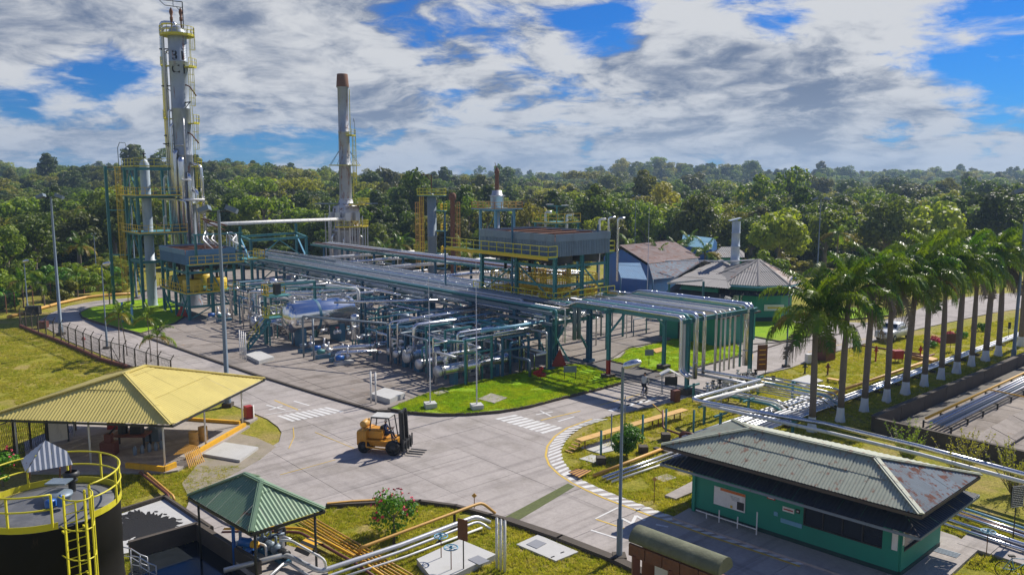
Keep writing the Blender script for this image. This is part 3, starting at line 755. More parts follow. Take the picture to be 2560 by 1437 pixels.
p = G(8, 1215); shrub('corner_bush', 'pink flowering bush half hidden behind the black tank rim at the left edge', 'bush', 0, 50, .8, 2.4, 'shrub', 63, flowers=('flower', 20, .06), ls=.09).location = (p.x, p.y, 0)
# slender young trees beside the basin
def basin_shrub(px, py, lab, seed, H=3.0):
    rr = random.Random(seed); p = G(px, py); t = Thing('slender_shrub', lab, 'shrub', (p.x, p.y, 0), 'slender shrubs beside the concrete basin', grid=False)
    st = MB(); V = []; F = []
    for i in range(26):
        a = rr.uniform(0, 6.28); L = H*rr.uniform(.45, 1.05); sp = rr.uniform(.2, .62)
        q = Vector((p.x+math.cos(a)*L*sp, p.y+math.sin(a)*L*sp, L*.92)); b0 = Vector((p.x, p.y, 0)); mid = b0.lerp(q, .5)+Vector((math.cos(a)*.1, math.sin(a)*.1, .12))
        st.tube([b0, mid, q], [.03, .018, .006], 4)
        for k in range(46):
            f = rr.uniform(.22, 1.0); c = b0.lerp(q, f)+Vector((rr.gauss(0, .10), rr.gauss(0, .10), rr.gauss(0, .1)))*(1.25-f*.8)
            leafquad(V, F, c, Vector((rr.gauss(0, 1), rr.gauss(0, 1), rr.gauss(.5, .6))).normalized(), .085*rr.uniform(.6, 1.2), rr, .5)
    t.part('stem', st, M['bark']); mb = MB(); mb.V = V; mb.F = F; mb.S = [False]*len(F); t.part('foliage', mb, M['leaf'])
basin_shrub(2268, 1165, 'left one of three slender shrubs beside the basin wall', 1)
basin_shrub(2402, 1205, 'middle one of three slender shrubs beside the basin wall', 2, 3.3)
basin_shrub(2528, 1235, 'right one of three slender shrubs, dark and cut by the picture edge', 3, 3.4)

# ---------------------------------------------------------------- palms
def frond_mesh(name, L, up, droop, m, seed, nl=44, ll=.72, wid=.037, hang=.5):
    """frond growing along +X from the origin; up = start angle, droop = bend over its length"""
    rr = random.Random(seed); mb = MB(); P = []; ang = up; p = Vector((0, 0, 0)); n = 9
    for i in range(n+1):
        P.append(p.copy()); p = p+Vector((math.cos(ang), 0, math.sin(ang)))*(L/n); ang -= droop/n*(.5+1.0*i/n)
    mb.tube(P, [.045*(1-.85*i/n)+.006 for i in range(n+1)], 4)
    for i in range(nl):
        f = .14+.86*i/(nl-1); k = min(n-1, int(f*n)); t = f*n-k; c = P[k].lerp(P[k+1], t); d = (P[k+1]-P[k]).normalized()
        l_ = ll*math.sin(math.pi*min(1, .22+f*.72))**.6*rr.uniform(.85, 1.1)
        for s_ in (-1, 1):
            lift = rr.uniform(-.15, .45); side = Vector((d.x*.55+rr.uniform(-.08, .08), s_*.8, d.z*.55+lift)); side.normalize(); h = rr.uniform(.7, 1.25)*hang
            a = c; b = c+side*l_*.55+Vector((0, 0, .02)); e = c+side*l_*.92+Vector((0, 0, -l_*h))
            w_ = d*wid
            mb.face([a-w_, a+w_, b+w_*.9, b-w_*.9]); mb.face([b-w_*.9, b+w_*.9, e+w_*.3, e-w_*.3])
    return mb.mesh(name, m)
FR = [frond_mesh('frond', 2.9, R(80), R(75), M['leafpalm'], 1), frond_mesh('frond', 3.2, R(58), R(120), M['leafpalm'], 2), frond_mesh('frond', 3.2, R(32), R(120), M['leafpalm'], 3),
      frond_mesh('frond', 3.1, R(2), R(95), M['leafpalm'], 4, hang=.8), frond_mesh('frond', 2.9, R(-35), R(55), M['deadpalm'], 5, hang=1.0), frond_mesh('frond', 3.0, R(5), R(95), M['leafpalmy'], 6)]
def palm(name, lab, group, loc, H, r, nf=18, s=1.0, white=True, seed=0, kinds=(0, 1, 1, 2, 2, 3, 3, 4, 2), bare=False, lean=(0, 0), trunkm='trunk'):
    rr = random.Random(seed); t = Thing(name, lab, 'palm tree', loc, group, grid=False); L = Vector(loc)
    top = L+Vector((lean[0], lean[1], H)); mb = MB(); n = 9; wz = 1.05 if white else 0
    pts = []; rs = []
    for i in range(n+1):
        f = i/n; z_ = wz + (H-wz)*f; pts.append((L.x+lean[0]*(z_/H)**2, L.y+lean[1]*(z_/H)**2, L.z+z_)); rs.append(r*(1.12-.30*f + (.10 if abs(f-.45) < .2 else 0)))
    mb.tube(pts, rs, 10); t.part('trunk', mb, M[trunkm])
    if white:
        b = MB(); b.lathe(L, L+Vector((0, 0, wz)), [(0, r*1.75), (.12, r*1.68), (.55, r*1.3), (wz, r*1.16)], 12); t.part('whitewashed_base', b, M['whitewash'])
        cs = MB(); cs.tube([top-Vector((0, 0, .1)), top+Vector((0, 0, .5)), top+Vector((0, 0, .95))], [r*.82, r*.7, r*.3], 8); t.part('crownshaft', cs, M['leafpalm'])
    for i in range(nf):
        f = i/nf; k = kinds[min(len(kinds)-1, int(f*len(kinds)))]
        if k == 2 and rr.random() < .15: k = 5
        o = bpy.data.objects.new('frond', FR[k]); COL.objects.link(o); o.parent = t.o
        zt = top.z - L.z + ((.75-.35*f) if white else 0)
        o.location = (lean[0], lean[1], zt); sc = s*rr.uniform(.85, 1.1)
        o.rotation_euler = (rr.uniform(-.15, .15), rr.uniform(-.14, .14), i*2.39996+rr.uniform(-.25, .25)); o.scale = (sc, sc, sc)
    return t
PALMS = [(2029, 1078), (2100, 1053), (2160, 1028), (2216, 1004), (2263, 985), (2310, 965), (2352, 948), (2391, 932), (2428, 915), (2463, 902), (2495, 889), (2551, 866)]
ORD = ['first and nearest palm of the row, partly hidden by the pipe bundle', 'second palm of the row from the near end', 'third palm of the row from the near end', 'fourth palm of the row, left trunk beside the red box',
       'fifth palm of the row from the near end', 'sixth palm of the row, in the middle', 'seventh palm of the row from the near end', 'eighth palm of the row from the near end', 'ninth palm of the row, fourth from the far end',
       'tenth palm of the row, third from the far end', 'eleventh palm of the row, second from the far end', 'last and farthest palm of the row at the right picture edge']
for i, (px, py) in enumerate(PALMS):
    p = G(px, py); palm('royal_palm', 'whitewashed-foot royal palm, '+ORD[i], 'royal palms in a row along the basin wall', (p.x, p.y, 0), 9.0+rnd.uniform(-.5, .6) - (1.5 if i == 0 else 0), .22+rnd.uniform(-.02, .02), rnd.randint(22, 27), rnd.uniform(1.12, 1.28), True, 100+i,
                        rnd.choice(((0, 0, 1, 1, 2, 2, 3, 3, 4), (0, 1, 1, 2, 2, 3, 3, 3, 4), (0, 1, 1, 1, 2, 2, 3, 4, 4))), lean=(rnd.uniform(-.3, .3), rnd.uniform(-.2, .2)))
YP = [(1640, 127, 6.2, 'left of the whip mast'), (1690, 134, 6.0, 'above the blue gable roof'), (1760, 128, 6.6, 'above the blue end wall'), (1570, 140, 6.4, 'right of the air cooler'), (1000, 150, 6.0, 'right of the furnace'), (960, 146, 5.0, 'near the furnace foot'),
      (1150, 148, 5.2, 'behind the rusty column'), (2090, 140, 9.5, 'rising behind the palm row'), (1720, 140, 7.4, 'behind the blue shed'), (205, 138, 7, 'above the shrub belt')]
for i, (px, Y, H, wh) in enumerate(YP):
    f = D(px, Y, 0); palm('feathery_palm', 'yellow-green feathery palm '+wh, 'wild palms at the forest edge', (f.x, f.y, 0), H*.8, .12, 12, 1.15, False, 200+i, (0, 1, 5, 2, 5, 3))
for i, (px, py, H, wh) in enumerate(((112, 770, 4.4, 'on the lawn behind the left floodlight mast'), (275, 765, 4.2, 'left of the teal tower by the far road'), (195, 745, 4.6, 'between mast and teal tower'), (60, 770, 5.0, 'at the left end of the fence'))):
    p = G(px, py); palm('young_palm', 'small feathery palm '+wh, 'young palms by the far left road', (p.x, p.y, 0), H*.72, .09, 11, .8, False, 230+i, (0, 1, 1, 2, 3))
for i, (px, py, H, s_, wh) in enumerate(((300, 900, 5.6, .55, 'left-hand of the thin palms inside the fence'), (318, 890, 4.6, .5, 'with curved thin stem inside the fence'), (378, 905, 5.2, .6, 'whose crown hides the blue bollards'), (395, 915, 3.4, .62, 'lowest of the thin palms inside the fence'))):
    p = G(px, py); palm('thin_palm', 'very thin-stemmed palm '+wh, 'thin palms inside the left fence', (p.x, p.y, 0), H*.8, .045, 9, s_, False, 240+i, (0, 1, 5, 2, 3), lean=(rnd.uniform(-.6, .2), 0))
# ================================================================ PROCESS PLANT (grid coordinates u, w, z)
PZ = .17
rp = random.Random(77)
def railing(t, pts, m='ylime', h=1.05, sp=1.4, r=.028, name='railing', parent=None, close=False):
    mb = MB(); P = [Vector(p) for p in pts]
    if close: P.append(P[0])
    for a, b in zip(P, P[1:]):
        L = (b-a).length; n = max(1, round(L/sp))
        for k in range(n+1):
            q = a.lerp(b, k/n); mb.beam(q, q+Vector((0, 0, h)), r*2)
        for hh in (h, h*.55): mb.beam(a+Vector((0, 0, hh)), b+Vector((0, 0, hh)), r*2)
        mb.beam(a+Vector((0, 0, .07)), b+Vector((0, 0, .07)), .02, .14)
    return t.part(name, mb, M[m], parent)
def ladder(t, p, h, face, m='ylime', cage=True, w_=.45, parent=None, name='ladder', r=.022):
    """face: unit vector away from the thing it climbs"""
    p = Vector(p); f = Vector(face).normalized(); s = Vector((-f.y, f.x, 0)); mb = MB()
    for k in (-1, 1): mb.beam(p+s*k*w_/2, p+s*k*w_/2+Vector((0, 0, h)), r*2.2)
    n = int(h/.3)
    for k in range(n): mb.beam(p-s*w_/2+Vector((0, 0, .15+k*.3)), p+s*w_/2+Vector((0, 0, .15+k*.3)), r)
    o = t.part(name, mb, M[m], parent)
    if cage:
        c = MB(); z0 = 2.2; nh = max(2, int((h-z0)/.9)+1)
        def hp(a): return s*math.cos(a)*w_*.75 + f*math.sin(a)*w_*1.45
        hoops = []
        for k in range(nh):
            z_ = z0+(h-z0)*k/(nh-1); c.tube([p+Vector((0, 0, z_))+hp(math.pi*q/8) for q in range(9)], r, 4)
        for q in (1, 2.7, 4, 5.3, 7): c.beam(p+hp(math.pi*q/8)+Vector((0, 0, z0)), p+hp(math.pi*q/8)+Vector((0, 0, h)), r*1.6)
        t.part('ladder_cage', c, M[m], parent)
    return o
def deck(t, a, b, z, m='teal', th=.12, name='platform'):
    mb = MB(); mb.span((a[0], a[1], z-th), (b[0], b[1], z)); return t.part(name, mb, M[m])
def frame(t, us, ws, zs, m='teal', s=.26, brace=True, z0=PZ, colname='column', half=False):
    for u in us:
        for w_ in ws:
            mb = MB(); mb.ibeam((u, w_, z0), (u, w_, zs[-1]), s, s); mb.box((u, w_, z0+.02), (s*2, s*2, .04)); t.part(colname, mb, M[m])
    for z in zs:
        for w_ in ws:
            mb = MB(); mb.ibeam((us[0]+s/2, w_, z-s*.5), (us[-1]-s/2, w_, z-s*.5), s*.7, s); t.part('beam', mb, M[m])
        for u in (us[0], us[-1]):
            mb = MB(); mb.ibeam((u, ws[0]+s/2, z-s*.5), (u, ws[-1]-s/2, z-s*.5), s*.7, s); t.part('beam', mb, M[m])
    if brace:
        zz_ = [z0]+list(zs)
        for u in (us[0],):
            for a, b in zip(zz_, zz_[1:]):
                mb = MB(); mb.beam((u, ws[0], a+.3), (u, (ws[0]+ws[-1])/2, b-s), s*.45); mb.beam((u, ws[-1], a+.3), (u, (ws[0]+ws[-1])/2, b-s), s*.45); t.part('brace', mb, M[m])
# ------------------------------------------------ main pipe rack
rk = Thing('pipe_rack', 'long teal steel pipe rack crossing the whole plant and carrying the bundle of parallel pipes', 'pipe rack', (18.5, 1, PZ))
RW = [.9, 5.4, 12, 19, 26, 33, 40, 47, 54, 61, 68, 75]
for i, w_ in enumerate(RW):
    for u in (18.4, 23.6):
        mb = MB(); s = .42 if i < 3 else .3; mb.ibeam((u, w_, PZ), (u, w_, 5.3), s, s); mb.box((u, w_, PZ+.12), (.8, .8, .24)); rk.part('column', mb, M['shadeblue'])
    for z in (4.3, 5.3):
        mb = MB(); mb.ibeam((17.6, w_, z), (24.4, w_, z), .22, .32); rk.part('crossbeam', mb, M['teal'])
    if i < 4:
        for (a, b) in (((18.4, w_, 1.0), (18.4, w_+2.4, 4.1)), ((18.4, w_+.3, 1.2), (20.6, w_, 4.1)), ((23.6, w_, 1.2), (21.4, w_, 4.1)), ((23.6, w_, 1.0), (23.6, w_+2.4, 4.1))):
            mb = MB(); mb.beam(a, b, .15); rk.part('brace', mb, M['teal'])
for u in (17.7, 24.3):
    mb = MB(); mb.ibeam((u, -.2, 5.45), (u, 75.5, 5.45), .16, .30); rk.part('edge_beam', mb, M['greysteel'])
    mb = MB(); mb.ibeam((u, -.2, 4.5), (u, 75.5, 4.5), .14, .24); rk.part('edge_beam', mb, M['greysteel'])
PIPE_LAB = {'silver': 'silver insulated', 'galv': 'grey galvanised', 'white': 'white painted', 'teal': 'teal painted', 'greysteel': 'dull grey', 'rust': 'rusty', 'ltblue': 'light blue', 'ochre': 'ochre', 'shadeblue': 'dark blue'}
def gpipe(pts, r, m, lab, group=None, fil=None, n=8, cat='pipe', name='pipe'):
    mb = MB(); mb.tube(pts, r, n, fil=fil if fil is not None else r*2.2); P0 = pts[0]
    if r >= .13:      # cladding bands and joints
        for a, b in zip(pts, pts[1:]):
            a, b = Vector(a), Vector(b); L = (b-a).length; k = int(L/2.4)
            for i in range(min(k, 26)):
                c = a.lerp(b, (i+.5)/k); d = (b-a)/L; mb.lathe(c-d*.04, c+d*.04, [(0, r*1.005), (.01, r*1.1), (.07, r*1.1), (.08, r*1.005)], n)
    return solo(name, lab, cat, mb, M[m], (P0[0], P0[1], 0), group)
u = 17.95
ORN = ['first', 'second', 'third', 'fourth', 'fifth', 'sixth', 'seventh', 'eighth', 'ninth', 'tenth', 'eleventh', 'twelfth', 'thirteenth', 'fourteenth']
for i in range(13):
    r = rp.choice((.06, .08, .11, .15, .19)); m = rp.choice(('silver', 'silver', 'galv', 'galv', 'white', 'teal', 'greysteel', 'greysteel'))
    w0 = rp.choice((-.3, -.3, 6, 14, -.3)); w1 = rp.choice((75, 75, 62, 70, 48))
    u += r+.05; z = 5.62+r
    pts = [(u, w0, z), (u, w1, z)]
    if rp.random() < .4: pts = [(u-rp.uniform(1, 3)*0, w0, z-3.0)] + pts
    gpipe(pts, r, m, PIPE_LAB[m]+' pipe on top of the main rack, '+ORN[i]+' from the near edge', 'pipes along the top of the main rack'); u += r+rp.choice((.14, .2, .34))
u = 18.1
for i in range(8):
    r = rp.choice((.08, .1, .14)); m = rp.choice(('silver', 'galv', 'greysteel', 'teal', 'shadeblue')); u += .34
    gpipe([(u, .5, 4.62+r), (u, rp.choice((74, 60, 50)), 4.62+r)], r, m, PIPE_LAB[m]+' pipe on the lower tier of the main rack, '+ORN[i]+' from the near edge', 'pipes on the lower tier of the main rack'); u += .34

# ------------------------------------------------ air coolers
def cooler(name, lab, u0, u1, w0, w1, zb, z0, z1, legm, nb, walk=(1, 1), legs=None, bundles=True, fans=(2, 3), guard=True, pm='panel'):
    t = Thing(name, lab, 'air cooler', (u0, w0, zb))
    for (a, b) in (legs or [(u0+.15, w0+.15), (u1-.15, w0+.15), (u0+.15, w1-.15), (u1-.15, w1-.15), (u0+.15, (w0+w1)/2), (u1-.15, (w0+w1)/2), ((u0+u1)/2, w0+.15)]):
        mb = MB(); mb.ibeam((a, b, zb), (a, b, z0-.02), .3, .3); t.part('leg', mb, M[legm])
    for (p, q) in (((u0, w0+.15, zb+1.6), (u1, w0+.15, zb+1.6)), ((u0+.15, w0, zb+1.6), (u0+.15, w1, zb+1.6)), ((u0, w0+.15, z0-1.0), (u1, w0+.15, z0-1.0)), ((u0+.15, w0, z0-1.0), (u0+.15, w1, z0-1.0))):
        mb = MB(); mb.ibeam(p, q, .16, .26); t.part('beam', mb, M[legm])
    for (p, q) in (((u0+.15, w0+.3, zb+.2), (u0+.15, (w0+w1)/2, z0-1)), ((u0+.3, w0+.15, zb+.2), ((u0+u1)/2, w0+.15, zb+1.5)), ((u0+.15, w1-.3, zb+.2), (u0+.15, (w0+w1)/2, z0-1)), ((u1-.3, w0+.15, zb+.2), ((u0+u1)/2, w0+.15, z0-1))):
        mb = MB(); mb.beam(p, q, .12); t.part('brace', mb, M[legm])
    # side panels, ribbed
    def panel(a, b, z0_, z1_, nrm):
        a = Vector(a); b = Vector(b); d = (b-a); L = d.length; d.normalize(); n = max(2, int(L/2.5))
        for k in range(n):
            mb = MB(); p, q = a+d*(L*k/n+.02), a+d*(L*(k+1)/n-.02)
            mb.beam(p+Vector((0, 0, (z0_+z1_)/2)), q+Vector((0, 0, (z0_+z1_)/2)), .05, z1_-z0_)
            nr = int((q-p).length/.22)
            for j in range(nr):
                c = p.lerp(q, (j+.5)/nr)+Vector(nrm)*.045; mb.beam(c+Vector((0, 0, z0_+.03)), c+Vector((0, 0, z1_-.03)), .07, .05)
            t.part('side_panel', mb, M[pm])
    h = z1-z0; zm = z0+h*.68
    panel((u0, w0, 0), (u1, w0, 0), z0, zm, (0, -1, 0)); panel((u0, w1, 0), (u1, w1, 0), z0, zm, (0, 1, 0)); panel((u0, w0, 0), (u0, w1, 0), z0+h*.0, zm, (-1, 0, 0)); panel((u1, w0, 0), (u1, w1, 0), z0, zm, (1, 0, 0))
    for (a, b) in (((u0, w0-.08), (u1, w0-.08)), ((u0, w1+.08), (u1, w1+.08)), ((u0-.08, w0), (u0-.08, w1)), ((u1+.08, w0), (u1+.08, w1))):
        mb = MB(); mb.beam((*a, (zm+z1)/2), (*b, (zm+z1)/2), .06, z1-zm); t.part('top_panel', mb, M[pm])
    mb = MB(); mb.span((u0+.1, w0+.1, zm-.1), (u1-.1, w1-.1, zm)); t.part('tube_bundle', mb, M['rust'])
    if bundles:
        for k in range(nb):
            w_ = w0+(w1-w0)*(k+.5)/nb; mb = MB(); mb.span((u0+.15, w_-(w1-w0)/nb*.5+.08, z1-.22), (u1-.15, w_-(w1-w0)/nb*.5+.2, z1-.05)); t.part('louvre_frame', mb, M['rust'])
        nl = int((w1-w0)/.35); mb = MB()
        for k in range(nl):
            w_ = w0+.2+(w1-w0-.4)*k/nl; mb.box(((u0+u1)/2, w_, z1-.24), (u1-u0-.4, .22, .02), rm=Matrix.Rotation(.5, 3, 'X'))
        t.part('louvre_blade', mb, M['rust'], kind='stuff')
    for i in range(fans[0]):
        for j in range(fans[1]):
            c = (u0+(u1-u0)*(i+.5)/fans[0], w0+(w1-w0)*(j+.5)/fans[1]); rr = min((u1-u0)/fans[0], (w1-w0)/fans[1])*.44
            mb = MB(); mb.lathe((c[0], c[1], z0-.75), (c[0], c[1], z0), [(0, rr), (.05, rr*1.0), (.7, rr*1.02), (.75, rr*1.1)], 20); t.part('fan_ring', mb, M['dark'])
            mb = MB(); mb.rod((c[0], c[1], z0-2.0), (c[0], c[1], z0-.4), .16, 8)
            for k in range(4):
                a = k*math.pi/2+.3; mb.beam((c[0], c[1], z0-.45), (c[0]+math.cos(a)*rr*.9, c[1]+math.sin(a)*rr*.9, z0-.40), .22, .03)
            t.part('fan', mb, M['dark'])
            if guard:
                mb = MB(); 
                for k in range(18):
                    a = 2*math.pi*k/18; q = (c[0]+math.cos(a)*rr*.9, c[1]+math.sin(a)*rr*.9); mb.beam((*q, zb+.3), (*q, zb+2.3), .05)
                for zz2 in (.5, 1.0, 1.5, 2.0, 2.3): mb.tube([(c[0]+math.cos(2*math.pi*k/18)*rr*.9, c[1]+math.sin(2*math.pi*k/18)*rr*.9, zb+zz2) for k in range(18)], .04, 4, closed=True)
                mb.lathe((c[0], c[1], zb+.2), (c[0], c[1], zb+.6), [(0, rr*.86), (.02, rr*.9), (.38, rr*.9)], 16)
                t.part('fan_guard', mb, M['yellow'])
    return t
c2 = cooler('air_cooler', 'big grey-blue box of the air cooler on teal legs above the pipe rack', 21.5, 29.0, 3.4, 14.5, 5.5, 9.9, 12.0, 'teal', 5, fans=(2, 3))
deck(c2, (20.2, 3.0), (21.45, 15.2), 9.9); railing(c2, [(20.25, 15.2, 9.9), (20.25, 3.0, 9.9), (21.4, 3.0, 9.9)], sp=1.2); railing(c2, [(20.3, 15.2, 9.92), (20.3, 19, 9.92)], sp=1.2)
deck(c2, (20.2, 14.6), (21.6, 19.2), 9.9)
mb = MB(); mb.beam((20.22, 3.0, 9.8), (20.22, 19.2, 9.8), .1, .24); c2.part('toe_beam', mb, M['yellow'])
deck(c2, (29.1, 4), (30.4, 8), 9.9); railing(c2, [(29.1, 4, 9.9), (30.4, 4, 9.9), (30.4, 8, 9.9)])
deck(c2, (21.0, 3.0), (29.4, 15), 5.55, 'greysteel', .1, 'grating'); railing(c2, [(21.0, 15, 5.55), (21.0, 3.0, 5.55), (29.4, 3.0, 5.55)], sp=1.0)
for k, (a, b) in enumerate(((20.2, 18.8), (21.2, 9.1), (29, 5))):
    mb = MB(); mb.beam((a, b, 5.5), (a, b, 13.6 if k < 2 else 12.6), .14); c2.part('mast', mb, M['shadeblue'])
# cooler outer legs down to grade
for a, b in ((21.6, 3.5), (29, 3.5), (29, 14)):
    mb = MB(); mb.ibeam((a, b, PZ), (a, b, 5.5), .3, .3); c2.part('leg', mb, M['teal'])
mb = MB(); mb.ibeam((18.3, 3.5, 5.4), (30, 3.5, 5.4), .2, .3); c2.part('beam', mb, M['teal']); mb = MB(); mb.ibeam((29.1, .5, 5.4), (29.1, 15, 5.4), .2, .3); c2.part('beam', mb, M['teal'])
c1 = cooler('air_cooler', 'smaller blue-sided air cooler box in front of the tall tower', 3.0, 9.0, 47.6, 57.0, PZ, 6.9, 8.7, 'teal', 4, fans=(2, 2), guard=False, pm='panelblue')
deck(c1, (3, 46.4), (9.6, 47.55), 6.95); railing(c1, [(3.0, 46.4, 6.95), (9.6, 46.4, 6.95)], 'yellow', sp=.9); deck(c1, (9.6, 45.2), (11.8, 48.5), 7.3); railing(c1, [(9.6, 45.2, 7.3), (11.8, 45.2, 7.3), (11.8, 48.5, 7.3)], 'yellow', sp=.8)
deck(c1, (3.0, 57.1), (9, 58.2), 6.95); railing(c1, [(3.0, 57.1, 6.95), (3.0, 58.2, 6.95), (9, 58.2, 6.95)], 'yellow', sp=.9)
deck(c1, (2.8, 47.4), (9.2, 57.2), 3.4, 'teal', .14, 'lower_platform'); railing(c1, [(2.8, 57.2, 3.4), (2.8, 47.4, 3.4), (9.2, 47.4, 3.4)], 'yellow', sp=.8); railing(c1, [(4.6, 56, 3.4), (4.6, 48, 3.4), (7, 48, 3.4)], 'yellow', sp=.7)
for k in range(4):
    mb = MB(); c = (4.5+(k % 2)*3, 50+5*(k//2)); mb.lathe((c[0], c[1], 3.45), (c[0], c[1], 4.9), [(0, 1.2), (1.3, 1.2), (1.45, 1.0)], 16); c1.part('fan_guard', mb, M['yellow'])
for (a, b) in (((3.1, 47.8, 3.2), (3.1, 50.5, .4)), ((9, 47.8, 3.2), (9, 50.2, .4)), ((3.1, 56.8, 3.2), (3.1, 54, .4))):
    mb = MB(); mb.beam(a, b, .16); c1.part('brace', mb, M['teal'])

# ------------------------------------------------ teal frame tower with the slim column
ft = Thing('frame_tower', 'teal steel frame tower with yellow-railed landings left of the tall column', 'steel tower', (1.5, 60.2, PZ))
frame(ft, [1.6, 6.4], [60.3, 65.2], [6.5, 10.2, 15.0, 18.6], 'teal', .34)
for z, ex in ((10.2, 1.6), (15.0, 1.2)):
    deck(ft, (1.0, 59.4-ex), (6.9, 65.8), z); railing(ft, [(1.0, 65.8, z), (1.0, 59.4-ex, z), (6.9, 59.4-ex, z), (6.9, 61, z)], 'yellow', sp=1.0)
    mb = MB(); mb.beam((1.1, 59.4-ex, z-.15), (1.5, 60.3, z-1.4), .12); mb.beam((6.7, 59.4-ex, z-.15), (6.4, 60.3, z-1.4), .12); ft.part('bracket', mb, M['teal'])
mb = MB(); mb.ibeam((-.4, 66.5, PZ), (-.4, 66.5, 18.8), .34, .34); ft.part('column', mb, M['teal'])
for z in (7, 13, 18.4):
    mb = MB(); mb.beam((-.4, 66.5, z), (1.6, 65.2, z), .16); ft.part('beam', mb, M['teal'])
ladder(ft, (.6, 63.5, PZ), 18.5, (-1, 0, 0), 'yellow')
railing(ft, [(1.4, 65.5, 18.7), (1.4, 60.2, 18.7), (6.4, 60.2, 18.7)], 'ylime', sp=1.2)
sc_ = Thing('slim_column', 'slim pale column standing inside the teal frame tower', 'column', (3.4, 62.6, PZ))
mb = MB(); mb.lathe((3.4, 62.6, PZ), (3.4, 62.6, 19.8), [(0, .75), (.3, .62), (6, .62), (6.05, .75), (6.2, .75), (6.25, .6), (12, .6), (18.9, .6), (19.3, .42), (19.63, .05)], 18); sc_.part('shell', mb, M['pale'])
mb = MB(); mb.rod((3.4, 62.6, 19.5), (3.4, 62.6, 20.6), .09); mb.box((3.4, 62.6, 20.4), (.4, .4, .12)); sc_.part('nozzle', mb, M['dark'])
for k, (a, b, z0, z1) in enumerate(((5.4, 61.4, 11, 17.2), (4.9, 60.8, 6, 12.0), (6.9, 60, 3, 12.5))):
    gpipe([(a, b, z0), (a, b, z1), (a, b-.8, z1+.3)], .12, 'white', 'white vertical pipe with a bent end on the teal frame tower', 'white standing pipes of the teal frame tower')
gpipe([(6.6, 59, 14.6), (6.6, 59, 17), (6.6, 57.6, 17), (7.4, 57.0, 17)], .11, 'white', 'white hook-shaped pipe just left of the tall tower shell')
lm = Thing('area_lamp', 'gooseneck lamp on a thin pole on top of the teal frame tower', 'lamp', (1.0, 65.4, 18.7))
mb = MB(); mb.tube([(1, 65.4, 18.7), (1, 65.4, 21.2), (1.2, 65.1, 21.9), (1.7, 64.3, 21.8), (1.75, 64.2, 21.2)], .05, 6); lm.part('pole', mb, M['greysteel'])
mb = MB(); mb.lathe((1.75, 64.2, 21.25), (1.75, 64.2, 20.9), [(0, .08), (.15, .28), (.3, .3)], 10); lm.part('lamp_head', mb, M['greysteel'])

# ------------------------------------------------ tall distillation tower
TU, TW = 7.6, 59.9
tt = Thing('distillation_tower', 'tallest silver distillation tower with black letters near its top and yellow ladders', 'tower', (TU, TW, PZ))
mb = MB(); mb.lathe((TU, TW, PZ), (TU, TW, 36.9), [(0, 1.5), (1.0, 1.25), (7, 1.16), (7.05, 1.26), (7.25, 1.26), (7.3, 1.16), (13, 1.16), (13.05, 1.2), (13.15, 1.2), (13.2, 1.16), (20, 1.16), (20.05, 1.2), (20.15, 1.2), (20.2, 1.16),
    (26, 1.16), (26.05, 1.2), (26.15, 1.2), (26.2, 1.16), (32, 1.16), (32.04, 1.19), (32.12, 1.19), (32.16, 1.16), (35.6, 1.16), (36.2, .9), (36.6, .3)], 28); tt.part('shell', mb, mat('tower_cladding', (.33, .38, .45), .45, .3, .12, 1.2, rust=.20, streak=True, dirt=.4))
def platf(t, cu, cw, r0, r1, a0, a1, z, m='ylime', rail=True, parent=None):
    n = max(3, int((a1-a0)/.3)); mb = MB(); pi = []; po = []
    for k in range(n+1):
        a = a0+(a1-a0)*k/n; pi.append((cu+math.cos(a)*r0, cw+math.sin(a)*r0)); po.append((cu+math.cos(a)*r1, cw+math.sin(a)*r1))
    for k in range(n):
        i = len(mb.V); mb.prism([pi[k], po[k], po[k+1], pi[k+1]], z-.12, z); mb.face([(*pi[k], z-.12), (*pi[k+1], z-.12), (*po[k+1], z-.12), (*po[k], z-.12)])
    t.part('platform', mb, M[m]); 
    if rail: railing(t, [(*p, z) for p in po], 'ylime', sp=.8)
# direction towards camera right is (0.0 deg)= +u ; camera lies at -u,-w
NEAR = math.radians(229)    # grid angle pointing at the camera
RGT = NEAR+math.pi/2; LFT = NEAR-math.pi/2
platf(tt, TU, TW, 1.0, 2.1, 0, 2*math.pi, 35.6)
for z, a, wd in ((31.6, RGT-.2, .8), (24.4, RGT-.1, .7), (18.8, RGT, .7), (13.9, RGT+.1, 1.1), (25.0, LFT+.2, .6), (31.8, LFT, .5)): platf(tt, TU, TW, 1.2, 2.2, a-wd/2, a+wd/2, z)
for z0, z1, a in ((24.4, 31.6, RGT-.25), (18.8, 24.4, RGT-.05), (13.9, 18.8, RGT+.05), (6, 13.9, RGT-.1), (31.6, 35.6, RGT+.1)):
    f = (math.cos(a), math.sin(a), 0); ladder(tt, (TU+f[0]*1.55, TW+f[1]*1.55, z0), z1-z0, f)
